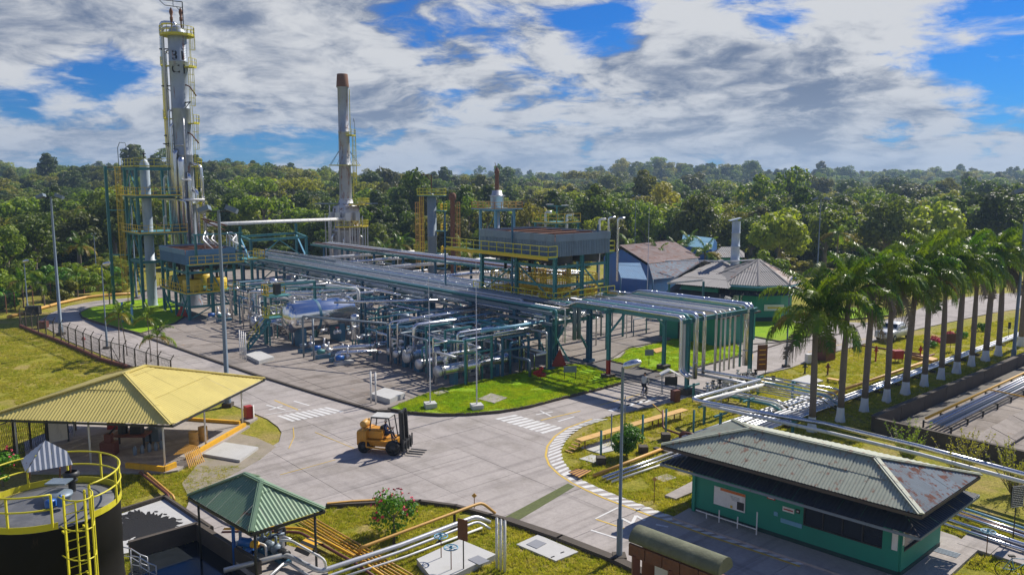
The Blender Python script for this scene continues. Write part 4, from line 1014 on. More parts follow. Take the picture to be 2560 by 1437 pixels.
# letters on the shell
def shell_text(txt, zc, hgt_, ang, sp):
    cu_ = bpy.data.curves.new('lt', 'FONT'); cu_.body = txt; cu_.size = hgt_/.7; cu_.extrude = 0; cu_.align_x = 'CENTER'; cu_.align_y = 'CENTER'; cu_.space_character = 1.15; cu_.resolution_u = 3; cu_.offset = .035
    ob = bpy.data.objects.new('lt', cu_); COL.objects.link(ob); dg = bpy.context.evaluated_depsgraph_get(); me = bpy.data.meshes.new_from_object(ob.evaluated_get(dg)); bpy.data.objects.remove(ob)
    rr = 1.175; mb = MB()
    for poly in me.polygons:
        mb.face([(TU+math.cos(ang+me.vertices[i].co.x/rr)*rr, TW+math.sin(ang+me.vertices[i].co.x/rr)*rr, zc+me.vertices[i].co.y) for i in poly.vertices])
    tt.part('lettering', mb, M['black'])
shell_text('31', 32.9, 1.15, NEAR+.42, 1); shell_text('C1', 31.2, 1.15, NEAR+.42, 1)
# top gear
for k, (a, b) in enumerate(((-.5, .3), (.5, -.3))):
    mb = MB(); mb.lathe((TU+a, TW+b, 36.2), (TU+a, TW+b, 39), [(0, .1), (1.2, .1), (1.25, .2), (1.7, .2), (1.75, .12), (2.3, .26), (2.6, .2), (2.9, .03)], 8); tt.part('relief_valve', mb, M['rust'])
mb = MB()
p0 = Vector((TU+math.cos(RGT)*.9, TW+math.sin(RGT)*.9, 35.7)); q0 = Vector((math.cos(LFT), math.sin(LFT), 0))
mb.beam(p0, p0+Vector((0, 0, 4.1)), .1); mb.beam(p0+Vector((0, 0, 4.1)), p0+q0*3.0+Vector((0, 0, 4.4)), .09); mb.beam(p0+Vector((0, 0, 3.4)), p0+q0*2.3+Vector((0, 0, 3.7)), .08); mb.beam(p0+q0*2.3+Vector((0, 0, 3.7)), p0+q0*3.0+Vector((0, 0, 4.4)), .07)
mb.beam(p0+q0*1.2+Vector((0, 0, 3.5)), p0+q0*1.2+Vector((0, 0, 4.75)), .06); mb.beam(p0+Vector((0, 0, 2.6)), p0+q0*.8+Vector((0, 0, 3.5)), .07)
tt.part('davit', mb, M['dark'])
def tp(a, r, z): return (TU+math.cos(a)*r, TW+math.sin(a)*r, z)
# big down-comer pipes on the left side
for k, (a, r0, rr_, zt, zb_) in enumerate(((LFT-.12, 2.2, .24, 37.3, 8), (LFT+.22, 1.75, .17, 36.6, 10), (LFT+.5, 1.55, .13, 26, 4), (LFT-.35, 2.0, .10, 33.8, 3))):
    pts = [tp(a, r0, zb_), tp(a, r0, zt)] + ([tp(a, .2, zt-.1), tp(a, .2, 36.2)] if zt > 36 else [tp(a, 1.1, zt)])
    mb = MB(); mb.tube(pts, rr_, 10, fil=.6); tt.part('riser_pipe', mb, M['silver'] if k != 1 else M['galv'])
for k, (a, r0, rr_, zt, zb_) in enumerate(((NEAR-.35, 1.55, .28, 20.5, 3), (NEAR+.15, 1.6, .42, 19.5, 7), (NEAR+.75, 1.5, .30, 17.5, 5), (RGT-.35, 1.9, .26, 15.5, 6), (NEAR-.8, 1.45, .16, 24, 2))):
    mb = MB(); mb.tube([tp(a, r0, zb_), tp(a, r0, zt), tp(a, 1.05, zt+.35)], rr_, 10, fil=.5); tt.part('riser_pipe', mb, M['silver'])
for k, (z, a) in enumerate(((33.9, LFT), (29.2, LFT), (22.8, LFT), (18, LFT-.1), (27, NEAR+.9), (21.7, LFT+.4))):
    mb = MB(); mb.beam(tp(a, 1.1, z), tp(a, 2.4, z), .14); mb.beam(tp(a, 1.1, z-.7), tp(a, 2.2, z-.05), .08); tt.part('pipe_bracket', mb, M['dark'])
for z, a in ((29.3, RGT-.5), (23.2, RGT-.55)):
    mb = MB(); mb.tube([tp(a, 1.1, z), tp(a, 1.9, z-.3), tp(RGT-.1, 2.2, z-1.4)], .09, 6); tt.part('transfer_pipe', mb, M['rust'])
mb = MB(); mb.tube([tp(NEAR-.4, 1.3, 21.5), tp(NEAR+.5, 1.35, 21.5)], .09, 6); mb.tube([tp(NEAR+.55, 1.4, 19.2), tp(NEAR+.55, 1.4, 24.9), tp(NEAR+.5, 1.1, 25)], .10, 6); tt.part('transfer_pipe', mb, M['galv'])
gpipe([tuple(tp(LFT+.2, 3.4, 14.6)), tuple(tp(NEAR+.2, 1.9, 14.4)), tuple(tp(RGT-.3, 3.0, 14.4))], .17, 'white', 'white horizontal pipe wrapping across the front of the tall tower at mid height')
gpipe([tuple(tp(NEAR+.35, 2.1, 7.2)), tuple(tp(NEAR+.35, 2.1, 14.2)), tuple(tp(NEAR-.2, 2.2, 14.5))], .14, 'silver', 'silver pipe dropping down the front of the tall tower')
gpipe([tuple(tp(RGT-.15, 2.6, 8)), tuple(tp(RGT-.15, 2.4, 18.8)), tuple(tp(RGT-.5, 1.2, 19.2))], .22, 'silver', 'thick silver pipe with rounded top on the right side of the tall tower')
gpipe([(8.0, 55.6, 12.0), (8.9, 53.5, 11.6), (9.6, 51.5, 11.2)], .11, 'rust', 'rusty slanting pipe between the tall tower and the floodlight mast', fil=0)
gpipe([(8.4, 55.4, 11.6), (9.6, 52, 10.6)], .10, 'rust', 'lower rusty slanting pipe beside the floodlight mast', fil=0)
gpipe([(7.2, 57, 9.8), (7.0, 56, 9.8), (6.6, 54, 9.8)], .12, 'white', 'short white pipe over the blue-sided cooler')
# pumps and piping on top of c1
for k in range(9):
    a, b = rp.uniform(5, 10.5), rp.uniform(49, 55); z = 8.9
    gpipe([(a, b, z-.6), (a, b, z+rp.uniform(.7, 1.6)), (a+rp.uniform(-.9, .9), b-rp.uniform(.3, 1), z+rp.uniform(.6, 1.4)), (a+.5, b-1.2, z-.3)], rp.uniform(.06, .13), rp.choice(('white', 'silver', 'silver', 'galv')), 'small bent pipe above the blue-sided cooler', 'small bent pipes above the blue-sided cooler')
th2 = Thing('header_frame', 'light teal frame post with crossbar standing over the blue-sided cooler', 'frame', (4.3, 47.2, 6.9))
mb = MB(); mb.ibeam((4.0, 46.9, 6.9), (4.0, 46.9, 10.6), .25, .25); th2.part('post', mb, M['teal']); mb = MB(); mb.ibeam((9.4, 46.9, 6.9), (9.4, 46.9, 10.6), .25, .25); th2.part('post', mb, M['teal']); mb = MB(); mb.beam((3.7, 46.9, 10.5), (9.8, 46.9, 10.5), .16); th2.part('crossbar', mb, M['teal'])

# ------------------------------------------------ furnace stack
FU, FW = 44.0, 82.0
fs = Thing('furnace_stack', 'rust-stained cylindrical furnace with its tall tapering chimney and yellow ladder', 'furnace', (FU, FW, 0))
mfur = mat('scorched_furnace_paint', (.50, .52, .56), .55, .25, .2, .8, rust=.42, rustcol=(.13, .07, .05), dirt=.35, dirtcol=(.12, .10, .09))
mb = MB(); mb.lathe((FU, FW, 0), (FU, FW, 14), [(0, 2.5), (1.2, 2.5), (1.25, 2.65), (1.4, 2.65), (1.45, 2.45), (7.6, 2.45), (7.65, 2.65), (7.9, 2.65), (7.95, 2.3), (9.3, 2.2), (9.35, 2.4), (12.2, 2.4), (12.5, 1.5), (13.6, 1.15)], 26); fs.part('body', mb, mfur)
mb = MB(); mb.lathe((FU, FW, 13.5), (FU, FW, 36), [(0, 1.15), (6, 1.06), (6.05, 1.15), (6.2, 1.15), (6.25, 1.04), (12, .98), (12.05, 1.05), (12.2, 1.05), (12.25, .97), (19.9, .93), (20.0, 1.1), (22.3, .92), (22.35, .8), (21.5, .78)], 22); fs.part('chimney', mb, mat('chimney_steel', (.34, .37, .42), .5, .3, .15, 1.0, rust=.3, streak=True, dirt=.5, dirtcol=(.42, .36, .12)))
mb = MB(); mb.lathe((FU, FW, 33.6), (FU, FW, 36), [(0, 1.14), (2.25, .96), (2.3, .9), (2.25, .7)], 22); fs.part('chimney_cap', mb, M['rust'])
platf(fs, FU, FW, 1.1, 2.9, 0, 2*math.pi, 19.7, rail=False)
for k in range(8):
    a = k*math.pi/4; mb = MB(); mb.beam((FU+math.cos(a)*2.8, FW+math.sin(a)*2.8, 19.7), (FU+math.cos(a)*1.05, FW+math.sin(a)*1.05, 22.2), .05); fs.part('stay', mb, M['dark'])
platf(fs, FU, FW, 1.0, 2.1, RGT-1.0, RGT+.7, 25.0); ladder(fs, (FU+math.cos(RGT)*1.5, FW+math.sin(RGT)*1.5, 13.8), 11.2, (math.cos(RGT), math.sin(RGT), 0)); ladder(fs, (FU+math.cos(RGT-.2)*1.25, FW+math.sin(RGT-.2)*1.25, 25), 8.2, (math.cos(RGT), math.sin(RGT), 0), cage=False)
mb = MB(); p_ = Vector((FU+math.cos(RGT)*2.0, FW+math.sin(RGT)*2.0, 25)); mb.tube([p_, p_+Vector((0, 0, 2.6)), p_+Vector((.1, .3, 3.1)), p_+Vector((.3, .9, 3.0)), p_+Vector((.35, 1.0, 2.5))], .05, 6); fs.part('lamp_bracket', mb, M['greysteel'])
platf(fs, FU, FW, 2.3, 4.0, NEAR-.3, NEAR+2.6, 8.6, 'yellow'); platf(fs, FU, FW, 2.3, 4.3, RGT-1.2, RGT+1.2, 12.6, 'yellow')
for k in range(11):
    a = NEAR-1.7+k*.36; mb = MB(); r_ = rp.uniform(2.9, 4.1); mb.beam((FU+math.cos(a)*r_, FW+math.sin(a)*r_, 0), (FU+math.cos(a)*r_, FW+math.sin(a)*r_, rp.choice((8.5, 12.5, 10.5))), .16); fs.part('post', mb, M['galv'])
for k in range(9):
    a = NEAR-1.4+k*.36; r_ = rp.uniform(2.65, 3.4); z1 = rp.uniform(6, 11.5); mb = MB(); mb.tube([(FU+math.cos(a)*r_, FW+math.sin(a)*r_, .3), (FU+math.cos(a)*r_, FW+math.sin(a)*r_, z1), (FU+math.cos(a)*2.2, FW+math.sin(a)*2.2, z1+.4)], rp.uniform(.10, .22), 8, fil=.4); fs.part('burner_pipe', mb, M[rp.choice(('silver', 'white', 'galv'))])
for k in range(4):
    a = NEAR-.9+k*.6; mb = MB(); mb.box((FU+math.cos(a)*2.75, FW+math.sin(a)*2.75, 10.4), (1.0, 1.0, 1.5), rz=a); fs.part('duct_box', mb, M['galv'])
mb = MB(); mb.beam((FU-4.4, FW+3.5, 12.7), (FU+2.6, FW-4.6, 12.7), .2); mb.beam((FU-4.4, FW+1.5, 12.7), (FU+4.6, FW-3.6, 12.7), .16); fs.part('outrigger_beam', mb, M['greysteel'])
# transfer line tower -> furnace on its teal support frame
gpipe([(9.6, 57.6, 11.1), (26, 68.5, 10.6), (42.6, 79.8, 10.0)], .26, 'white', 'long pale transfer pipe running from the tall tower to the furnace', n=10)
tf = Thing('pipe_support_frame', 'open teal trestle under the long pale transfer pipe', 'frame', (26.0, 68, PZ))
fp = [D(612, 118, 0), D(768, 128, 0), D(632, 112, 0)]
pA, pB, pC, pD = U(D(607, 122, 0)), U(D(745, 130, 0)), U(D(633, 114, 0)), U(D(770, 121, 0))
for p in (pA, pB, pC, pD):
    mb = MB(); mb.ibeam((p.x, p.y, PZ), (p.x, p.y, 10.0 if p in (pA, pB) else 8.6), .32, .32); tf.part('column', mb, M['teal'])
for z in (8.6, 5.0):
    for a, b in ((pA, pB), (pC, pD), (pA, pC), (pB, pD)):
        mb = MB(); mb.ibeam((a.x, a.y, z-.15), (b.x, b.y, z-.15), .2, .34 if z > 8 else .22); tf.part('beam', mb, M['teal'])
for a, b in ((pA, pC), (pB, pD)):
    mb = MB(); mb.beam((a.x, a.y, 8.2), (b.x, b.y, 5.2), .2); tf.part('brace', mb, M['ltblue'])
mm = pC.lerp(pD, .5)
for a in (pC, pD):
    for z0_, z1_ in ((5.1, 8.3), (1.5, 4.8)):
        mb = MB(); mb.beam((a.x, a.y, z0_), (mm.x, mm.y, z1_), .12); tf.part('brace', mb, M['teal'])

# ------------------------------------------------ columns behind the big cooler
c3u = U(D(1082, 128, 0)); C3 = Thing('grey_column', 'blue-grey process column with three yellow side landings', 'column', (c3u.x, c3u.y, 0))
mb = MB(); mb.lathe((c3u.x, c3u.y, 0), (c3u.x, c3u.y, 16), [(0, .85), (.5, .72), (8, .72), (8.05, .8), (8.15, .8), (8.2, .72), (14.2, .72), (14.7, .4), (14.9, .05)], 20); C3.part('shell', mb, M['greysteel'])
for z in (12.2, 9.0, 5.4, 3.0): platf(C3, c3u.x, c3u.y, .75, 2.4, RGT-.5, RGT+.35, z, 'teal')
for z in (12.2, 9.0, 5.4): railing(C3, [(c3u.x+math.cos(a)*1.7, c3u.y+math.sin(a)*1.7, z+.02) for a in (RGT-.5, RGT, RGT+.4)], 'yellow', sp=.5, r=.05)
platf(C3, c3u.x, c3u.y, .2, 2.3, 0, 6.28, 14.6, 'teal'); ladder(C3, (c3u.x+math.cos(LFT)*1.3, c3u.y+math.sin(LFT)*1.3, .3), 14.4, (math.cos(LFT), math.sin(LFT), 0), 'yellow')
mb = MB(); mb.beam((c3u.x, c3u.y, 14.6), (c3u.x, c3u.y, 17.8), .14); mb.beam((c3u.x, c3u.y, 17.7), (c3u.x+math.cos(LFT)*1.6, c3u.y+math.sin(LFT)*1.6, 17.9), .14); mb.beam((c3u.x, c3u.y, 16.8), (c3u.x+math.cos(LFT)*.7, c3u.y+math.sin(LFT)*.7, 17.7), .1); C3.part('davit', mb, M['rust'])
c4 = U(D(1133, 134, 0)); C4 = Thing('rusty_column', 'thin rust-brown column with an ochre ladder right of the blue-grey column', 'column', (c4.x, c4.y, 0))
mb = MB(); mb.lathe((c4.x, c4.y, 0), (c4.x, c4.y, 15), [(0, .6), (.4, .4), (13.6, .4), (13.7, .62), (14.6, .62), (14.9, .3)], 14); C4.part('shell', mb, M['rust']); ladder(C4, (c4.x+math.cos(RGT)*.6, c4.y+math.sin(RGT)*.6, .3), 13, (math.cos(RGT), math.sin(RGT), 0), 'ochre')
c4 = U(D(1058, 134, 0)); C4 = Thing('rusty_column', 'thin rust-brown column half hidden left of the blue-grey column', 'column', (c4.x, c4.y, 0))
mb = MB(); mb.lathe((c4.x, c4.y, 0), (c4.x, c4.y, 15), [(0, .5), (.4, .3), (13.6, .3), (14.4, .3)], 14); C4.part('shell', mb, M['rust']); ladder(C4, (c4.x+math.cos(LFT)*.5, c4.y+math.sin(LFT)*.5, .3), 13, (math.cos(LFT), math.sin(LFT), 0), 'ochre'); platf(C4, c4.x, c4.y, .3, 1.5, 0, 6.28, 5.2, 'teal')
c5 = U(D(1243, 135, 0)); C5 = Thing('flare_frame', 'light blue portal frame carrying a short vessel with a rusty flare tip', 'steel frame', (c5.x, c5.y, 0))
frame(C5, [c5.x-2.0, c5.x+2.0], [c5.y-2.0, c5.y+2.0], [12.2], 'ltblue', .36, brace=False, z0=0)
for a in (-1, 1):
    mb = MB(); mb.beam((c5.x-2, c5.y+2*a, 6.5), (c5.x, c5.y, 11.9), .12); C5.part('brace', mb, M['teal'])
deck(C5, (c5.x-3.1, c5.y-3.1), (c5.x+3.1, c5.y+3.1), 12.3, 'ltblue', .16); railing(C5, [(c5.x-3, c5.y-3, 12.3), (c5.x+3, c5.y-3, 12.3), (c5.x+3, c5.y+3, 12.3), (c5.x-3, c5.y+3, 12.3)], 'ochre', close=True, r=.05)
mb = MB(); mb.lathe((c5.x, c5.y, 12.3), (c5.x, c5.y, 16), [(0, 1.0), (2.0, 1.2), (2.1, 1.5), (2.2, .9), (2.9, .8), (3.0, .4)], 16); C5.part('drum', mb, M['galv'])
mb = MB(); mb.lathe((c5.x, c5.y, 15.1), (c5.x, c5.y, 20), [(0, .36), (2.9, .32), (3.0, .45), (3.5, .36), (3.9, .15)], 10); mb.beam((c5.x, c5.y, 18.8), (c5.x-.2, c5.y+.3, 19.9), .06); C5.part('flare_tip', mb, M['rust'])
mb = MB(); mb.rod((c5.x, c5.y, 0), (c5.x, c5.y, 12.2), .4, 12); C5.part('riser', mb, M['galv'])
# small gear peeking above the big cooler
for i, (px, Y, zt, m) in enumerate(((1362, 96, 13.2, 'galv'), (1415, 98, 12.8, 'white'), (1495, 95, 12.4, 'white'), (1518, 95, 12.6, 'silver'), (1541, 95, 12.5, 'silver'))):
    p = U(D(px, Y, 0)); gpipe([(p.x, p.y, 5), (p.x, p.y, zt), (p.x+.5, p.y-.6, zt)], .14, m, 'standing pipe with a bent top rising behind the big cooler', 'vent pipes behind the big cooler')
p = U(D(1390, 96, 0)); vf = Thing('vent_frame', 'small yellow-railed platform behind the big cooler with slanted floodlights', 'platform', (p.x, p.y, 5)); deck(vf, (p.x-2, p.y-2), (p.x+2, p.y+2), 12.0); railing(vf, [(p.x-2, p.y+2, 12), (p.x-2, p.y-2, 12), (p.x+2, p.y-2, 12)], 'yellow')
mb = MB(); [mb.ibeam((p.x+a, p.y+b, .17), (p.x+a, p.y+b, 11.9), .2, .2) for a in (-1.8, 1.8) for b in (-1.8, 1.8)]; mb.beam((p.x, p.y, 12), (p.x, p.y, 14), .12); mb.beam((p.x-.8, p.y+.8, 13.9), (p.x+.8, p.y-.8, 13.9), .1); vf.part('post', mb, M['teal'])
mb = MB(); mb.box((p.x-.6, p.y+.6, 14.1), (.9, .4, .12)); mb.box((p.x+.7, p.y-.7, 14.0), (.9, .4, .12)); vf.part('floodlight', mb, M['galv'])
# ================================================================ EXCHANGERS, DRUMS, PIPE CLUTTER
def exchanger(lab, u0, u1, w_, z, r, m='silver', group='horizontal silver heat exchangers', cap=True, saddle='shadeblue', name='heat_exchanger'):
    t = Thing(name, lab, 'heat exchanger', (u0, w_, PZ), group)
    mb = MB(); mb.lathe((u0, w_, z), (u1, w_, z), [(0, .01), (.01, r*1.0), (.25, r*1.0), (.27, r*1.0)], 20); t.part('end_cover', mb, M['galv'])
    mb = MB(); mb.lathe((u0+.27, w_, z), (u1, w_, z), [(0, r*1.12), (.10, r*1.12), (.11, r*.96), (.5, r*.96)] + [((u1-u0)*.5, r*.96), ((u1-u0)*.5+.01, r*.99), ((u1-u0)*.5+.08, r*.99), ((u1-u0)*.5+.09, r*.96)] + [(u1-u0-.9, r*.96), (u1-u0-.85, r*1.1), (u1-u0-.65, r*1.1), (u1-u0-.6, r*.96), (u1-u0-.35, r*.75), (u1-u0-.28, .01)], 20); t.part('shell', mb, M[m])
    for f in (.22, .78):
        x_ = u0+(u1-u0)*f; mb = MB(); mb.span((x_-.2, w_-r*.75, PZ), (x_+.2, w_+r*.75, z-r*.55)); t.part('saddle', mb, M[saddle])
    for f in (.12, .85):
        x_ = u0+(u1-u0)*f; mb = MB(); mb.rod((x_, w_, z+r*.6), (x_, w_, z+r+.28), r*.32, 10); mb.rod((x_, w_, z+r+.2), (x_, w_, z+r+.3), r*.5, 10); t.part('nozzle', mb, M['galv'])
    return t
EX = [exchanger('longest silver heat exchanger at the front, beside the kerbed lawn', 7.2, 15.2, 2.45, 1.5, .47),
      exchanger('silver heat exchanger second from the lawn', 7.5, 14.5, 5.6, 1.5, .42),
      exchanger('thick silver heat exchanger third from the lawn, under the tall silver riser', 7.9, 14.2, 8.1, 1.65, .52),
      exchanger('thin heat exchanger fourth from the lawn with teal supports', 8.2, 13.5, 10.3, 1.5, .33, 'greysteel'),
      exchanger('small heat exchanger fifth from the lawn near the white bollards', 8.6, 13, 12.0, 1.4, .30)]
exchanger('silver heat exchanger left of the round-ended drum, front one', 5.2, 11.0, 32.2, 1.55, .45); exchanger('silver heat exchanger left of the drum, second one', 5.0, 11.0, 33.9, 1.55, .42)
exchanger('small upper heat exchanger of the left stack', 5.6, 11, 35.4, 1.6, .38); exchanger('outermost left heat exchanger near the four white bollards', 5.9, 11, 36.9, 1.5, .34, 'white')
# big horizontal drum
dr = Thing('horizontal_drum', 'huge mirror-bright horizontal drum reflecting the sky, on blue saddles', 'drum', (5.0, 25.4, PZ))
mb = MB(); mb.vessel((4.7, 25.4, 3.2), (12.9, 25.4, 3.2), 1.6, 40, .26); dr.part('shell', mb, mat('polished_cladding', (.72, .73, .75), .16, .95, .05, 2, dirt=.12))
mb = MB(); mb.lathe((8.0, 25.4, 3.2), (8.3, 25.4, 3.2), [(0, 1.612), (.15, 1.62), (.3, 1.612)], 40); dr.part('band', mb, M['shadeblue'])
for x_ in (6.4, 10.8):
    mb = MB(); mb.span((x_-.3, 24.3, PZ), (x_+.3, 26.5, 2.2)); dr.part('saddle', mb, M['shadeblue'])
for x_ in (5.8, 9.4, 11.6):
    mb = MB(); mb.rod((x_, 25.4, 4.6), (x_, 25.4, 5.2), .22, 10); mb.rod((x_, 25.4, 5.1), (x_, 25.4, 5.2), .34, 10); dr.part('nozzle', mb, M['galv'])
st = Thing('drum_platform', 'yellow-railed stair platform at the left end of the big bright drum', 'platform', (4.4, 26.5, PZ))
deck(st, (4.0, 27.2), (7, 28.6), 3.0); railing(st, [(4.0, 27.2, 3), (4.0, 28.6, 3), (7, 28.6, 3)], 'ylime', sp=.7)
for k in range(9):
    mb = MB(); mb.box((3.8-k*.28, 27.0, 2.6-k*.29), (.26, .8, .05)); st.part('step', mb, M['teal'])
for s_ in (-.42, .42):
    mb = MB(); mb.beam((4.0, 27.0+s_, 2.9), (1.5, 27.0+s_, .25), .05, .2); st.part('stringer', mb, M['teal']); mb = MB(); mb.beam((4.0, 27.0+s_, 3.9), (1.5, 27.0+s_, 1.2), .05); mb.beam((1.5, 27+s_, .2), (1.5, 27+s_, 1.2), .05); mb.beam((2.7, 27+s_, 1.6), (2.7, 27+s_, 2.5), .05); st.part('handrail', mb, M['ylime'])
for a in (4.1, 6.9):
    mb = MB(); mb.beam((a, 28.5, PZ), (a, 28.5, 3), .14); mb.beam((a, 27.3, PZ), (a, 27.3, 3), .14); st.part('post', mb, M['teal'])
# frame over the drum
df = Thing('access_frame', 'teal frame with yellow rails standing over the left end of the big drum', 'steel frame', (4.2, 26, PZ))
for a, b in ((4.2, 28.3), (9.8, 28.3)):
    mb = MB(); mb.ibeam((a, b, PZ), (a, b, 6.3), .24, .24); df.part('column', mb, M['teal'])
deck(df, (4.0, 27.0), (6.5, 28.6), 5.25); railing(df, [(4.0, 27.0, 5.3), (4.0, 28.6, 5.3), (6.5, 28.6, 5.3)], 'yellow', sp=.6)
mb = MB(); mb.beam((4.2, 28.3, 6.2), (9.8, 28.3, 6.2), .2); df.part('beam', mb, M['teal'])
mb = MB(); mb.box((5.2, 27.6, 5.9), (.6, .6, 1.1)); df.part('control_box', mb, M['dark'])

GP = 'pipe runs among the exchangers'
def P3(lab, pts, r, m, **k): return gpipe(pts, r, m, lab, k.pop('group', GP), **k)
P3('tall silver riser pipe bending right over the third exchanger', [(8.9, 8.1, 2.2), (8.9, 8.1, 4.35), (18.0, 7.4, 4.35)], .2, 'silver', n=10)
P3('silver riser turning into a blue-shaded pipe above the first exchanger', [(9.6, 1.6, .2), (9.6, 1.6, 3.9), (18.2, 1.4, 3.9)], .17, 'silver', n=10)
P3('short fat silver pipe bending off the nozzle of the longest exchanger', [(8.2, 2.45, 1.9), (8.2, 2.45, 2.75), (11.2, 2.3, 2.75), (11.2, 2.3, 1.9)], .18, 'silver', n=10)
P3('green pipe portal above the second exchanger', [(8.0, 5.0, 1.6), (8.0, 5.0, 3.6), (9.6, 1.9, 3.75)], .09, 'teal')
P3('green pipe beside the green portal', [(8.2, 5.9, 1.6), (8.2, 5.9, 2.8), (12, 5.6, 2.8)], .08, 'teal')
P3('left one of the twin thin silver risers behind the fifth exchanger', [(8.5, 11.4, .3), (8.5, 11.4, 4.2), (12.5, 11.2, 4.4), (18, 11, 4.6)], .10, 'silver')
P3('right one of the twin thin silver risers behind the fifth exchanger', [(8.8, 10.6, .3), (8.8, 10.6, 4.25), (12.5, 10.4, 4.5), (18, 10.2, 4.7)], .10, 'silver')
P3('grey angled portal pipe from the post by the drum to the twin risers', [(4.2, 20.0, .2), (4.2, 20.0, 4.15), (8.3, 11.6, 4.1)], .10, 'greysteel')
P3('pair-topped silver pipe portal left of the drum, front', [(6.0, 36.5, .4), (6.0, 36.5, 4.6), (10, 29.5, 4.9), (13, 25.0, 5.6)], .17, 'silver')
P3('pair-topped silver pipe portal left of the drum, rear', [(6.9, 36.4, .4), (6.9, 36.4, 4.3), (11, 29.5, 4.4), (14.5, 24, 5.1)], .16, 'silver')
P3('long thin green pipe above the left exchangers', [(5.0, 38.4, 2), (5.0, 38.4, 5.3), (6.0, 34.0, 5.5), (12, 24.0, 5.7)], .07, 'teal')
P3('white bent pipe behind the drum', [(12.8, 24.3, 3.6), (12.8, 24.3, 5.5), (11.5, 27.5, 5.7), (11, 28, 5.7)], .17, 'white')
P3('long silver pipe running from drum level up to the rack', [(9.0, 22.6, 4.7), (17.8, 15.2, 4.9)], .14, 'silver')
P3('blue-shaded long pipe crossing before the rack', [(9.2, 13.0, 3.4), (18.2, 9.0, 3.4)], .12, 'ltblue')
P3('straight silver pipe at knee height by the small pumps', [(5.5, 16.6, 1.4), (10.6, 14.2, 1.4)], .22, 'silver', n=10)
P3('fat silver stub pipe beside the small pumps', [(5.2, 15.4, .3), (5.2, 15.4, 1.2), (8.5, 13.5, 1.2)], .2, 'silver', n=10)
P3('thin pale-green stepped pipe in front of the rack', [(10.5, 17.5, 3.6), (11.6, 16.7, 3.6), (12, 16.3, 4.1), (16, 14, 4.1)], .06, 'teal')
# generated runs filling the unit like the photograph's
def zone_(w_, u_):
    z_ = ['by the longest exchanger', 'by the thick third exchanger', 'behind the fifth exchanger', 'right of the bright drum', 'behind the bright drum', 'among the left exchangers'][min(5, int(w_//7))]
    return z_+(' at the pad edge' if u_ < 10.5 else ' mid-unit' if u_ < 14 else ' near the rack')
def rndpipe(u_, w_, seed, bulk=None):
    r_ = random.Random(seed); r = r_.choice((.05, .06, .08, .10, .13)); m = r_.choice(('silver', 'silver', 'galv', 'white', 'teal', 'greysteel', 'shadeblue', 'silver'))
    h = r_.uniform(1.6, 4.3); L = r_.uniform(1.5, 6); d = r_.choice(((1, 0), (1, 0), (0, 1), (0, -1))); h2 = h + r_.choice((0, 0, -.6, .5))
    e = (u_+d[0]*L, w_+d[1]*L)
    k = r_.random()
    pts = [(u_, w_, PZ), (u_, w_, h), (e[0], e[1], h)]
    if k < .5: pts += [(e[0], e[1], max(.3, h-r_.uniform(.8, 3.5)))]
    elif k < .75: pts += [(e[0]+d[1]*1.2, e[1]+d[0]*1.2, h)]
    words = PIPE_LAB[m]
    if bulk is not None:
        bulk.setdefault(m, MB()).tube(pts, r, 6, fil=r*2); return
    return gpipe(pts, r, m, words+' bent pipe '+zone_(w_, u_), 'small process pipes of the unit', n=6, fil=r*2)
for i in range(170):
    w_ = 1.5+rp.random()*40; u_ = rp.uniform(9.5, 17.2) if i % 3 else rp.uniform(7.5, 17)
    if 15 < w_ < 29.5 and u_ < 13.6: continue
    rndpipe(u_, w_, 500+i)
BULK = {}
for i in range(60):
    rndpipe(rp.uniform(5.5, 17), rp.uniform(41, 52) if i % 2 else rp.uniform(28.8, 40), 900+i, BULK)
# teal posts + small racks
def miniframe(lab, u0, u1, w0, w1, z, m='teal', s=.16, n=4):
    t = Thing('small_pipe_support', lab, 'pipe support', (u0, w0, PZ), 'small teal pipe supports in the unit')
    for a in (u0, u1):
        mb = MB(); mb.ibeam((a, w0, PZ), (a, w0, z), s, s); t.part('post', mb, M[m])
        if abs(w1-w0) > .1: mb = MB(); mb.ibeam((a, w1, PZ), (a, w1, z), s, s); t.part('post', mb, M[m])
    mb = MB(); mb.beam((u0, w0, z-.08), (u1, w0, z-.08), s); mb.beam((u0, w1, z-.1), (u1, w1, z-.1), s*.9); mb.beam((u0, w0, z-1.2), (u1, w0, z-1.2), s*.8); t.part('crossbar', mb, M[m])
for i, w_ in enumerate((1.4, 4.2, 7.0, 9.4, 13.2, 16.5, 20.5, 24, 30.6, 34.2, 38.6, 42.5)):
    for j, (a, b) in enumerate(((9.4, 12.2), (13.4, 16.4))):
        if 19 < w_ < 29 and j == 0: continue
        miniframe('teal post pair with crossbar, '+('front' if j == 0 else 'rear')+' of the '+['first', 'second', 'third', 'fourth', 'fifth', 'sixth', 'seventh', 'eighth', 'ninth', 'tenth', 'eleventh', 'twelfth'][i]+' pipe line counted from the lawn', a, b, w_, w_+rp.choice((0, .9)), rp.uniform(2.8, 4.6), rp.choice(('teal', 'teal', 'shadeblue')))
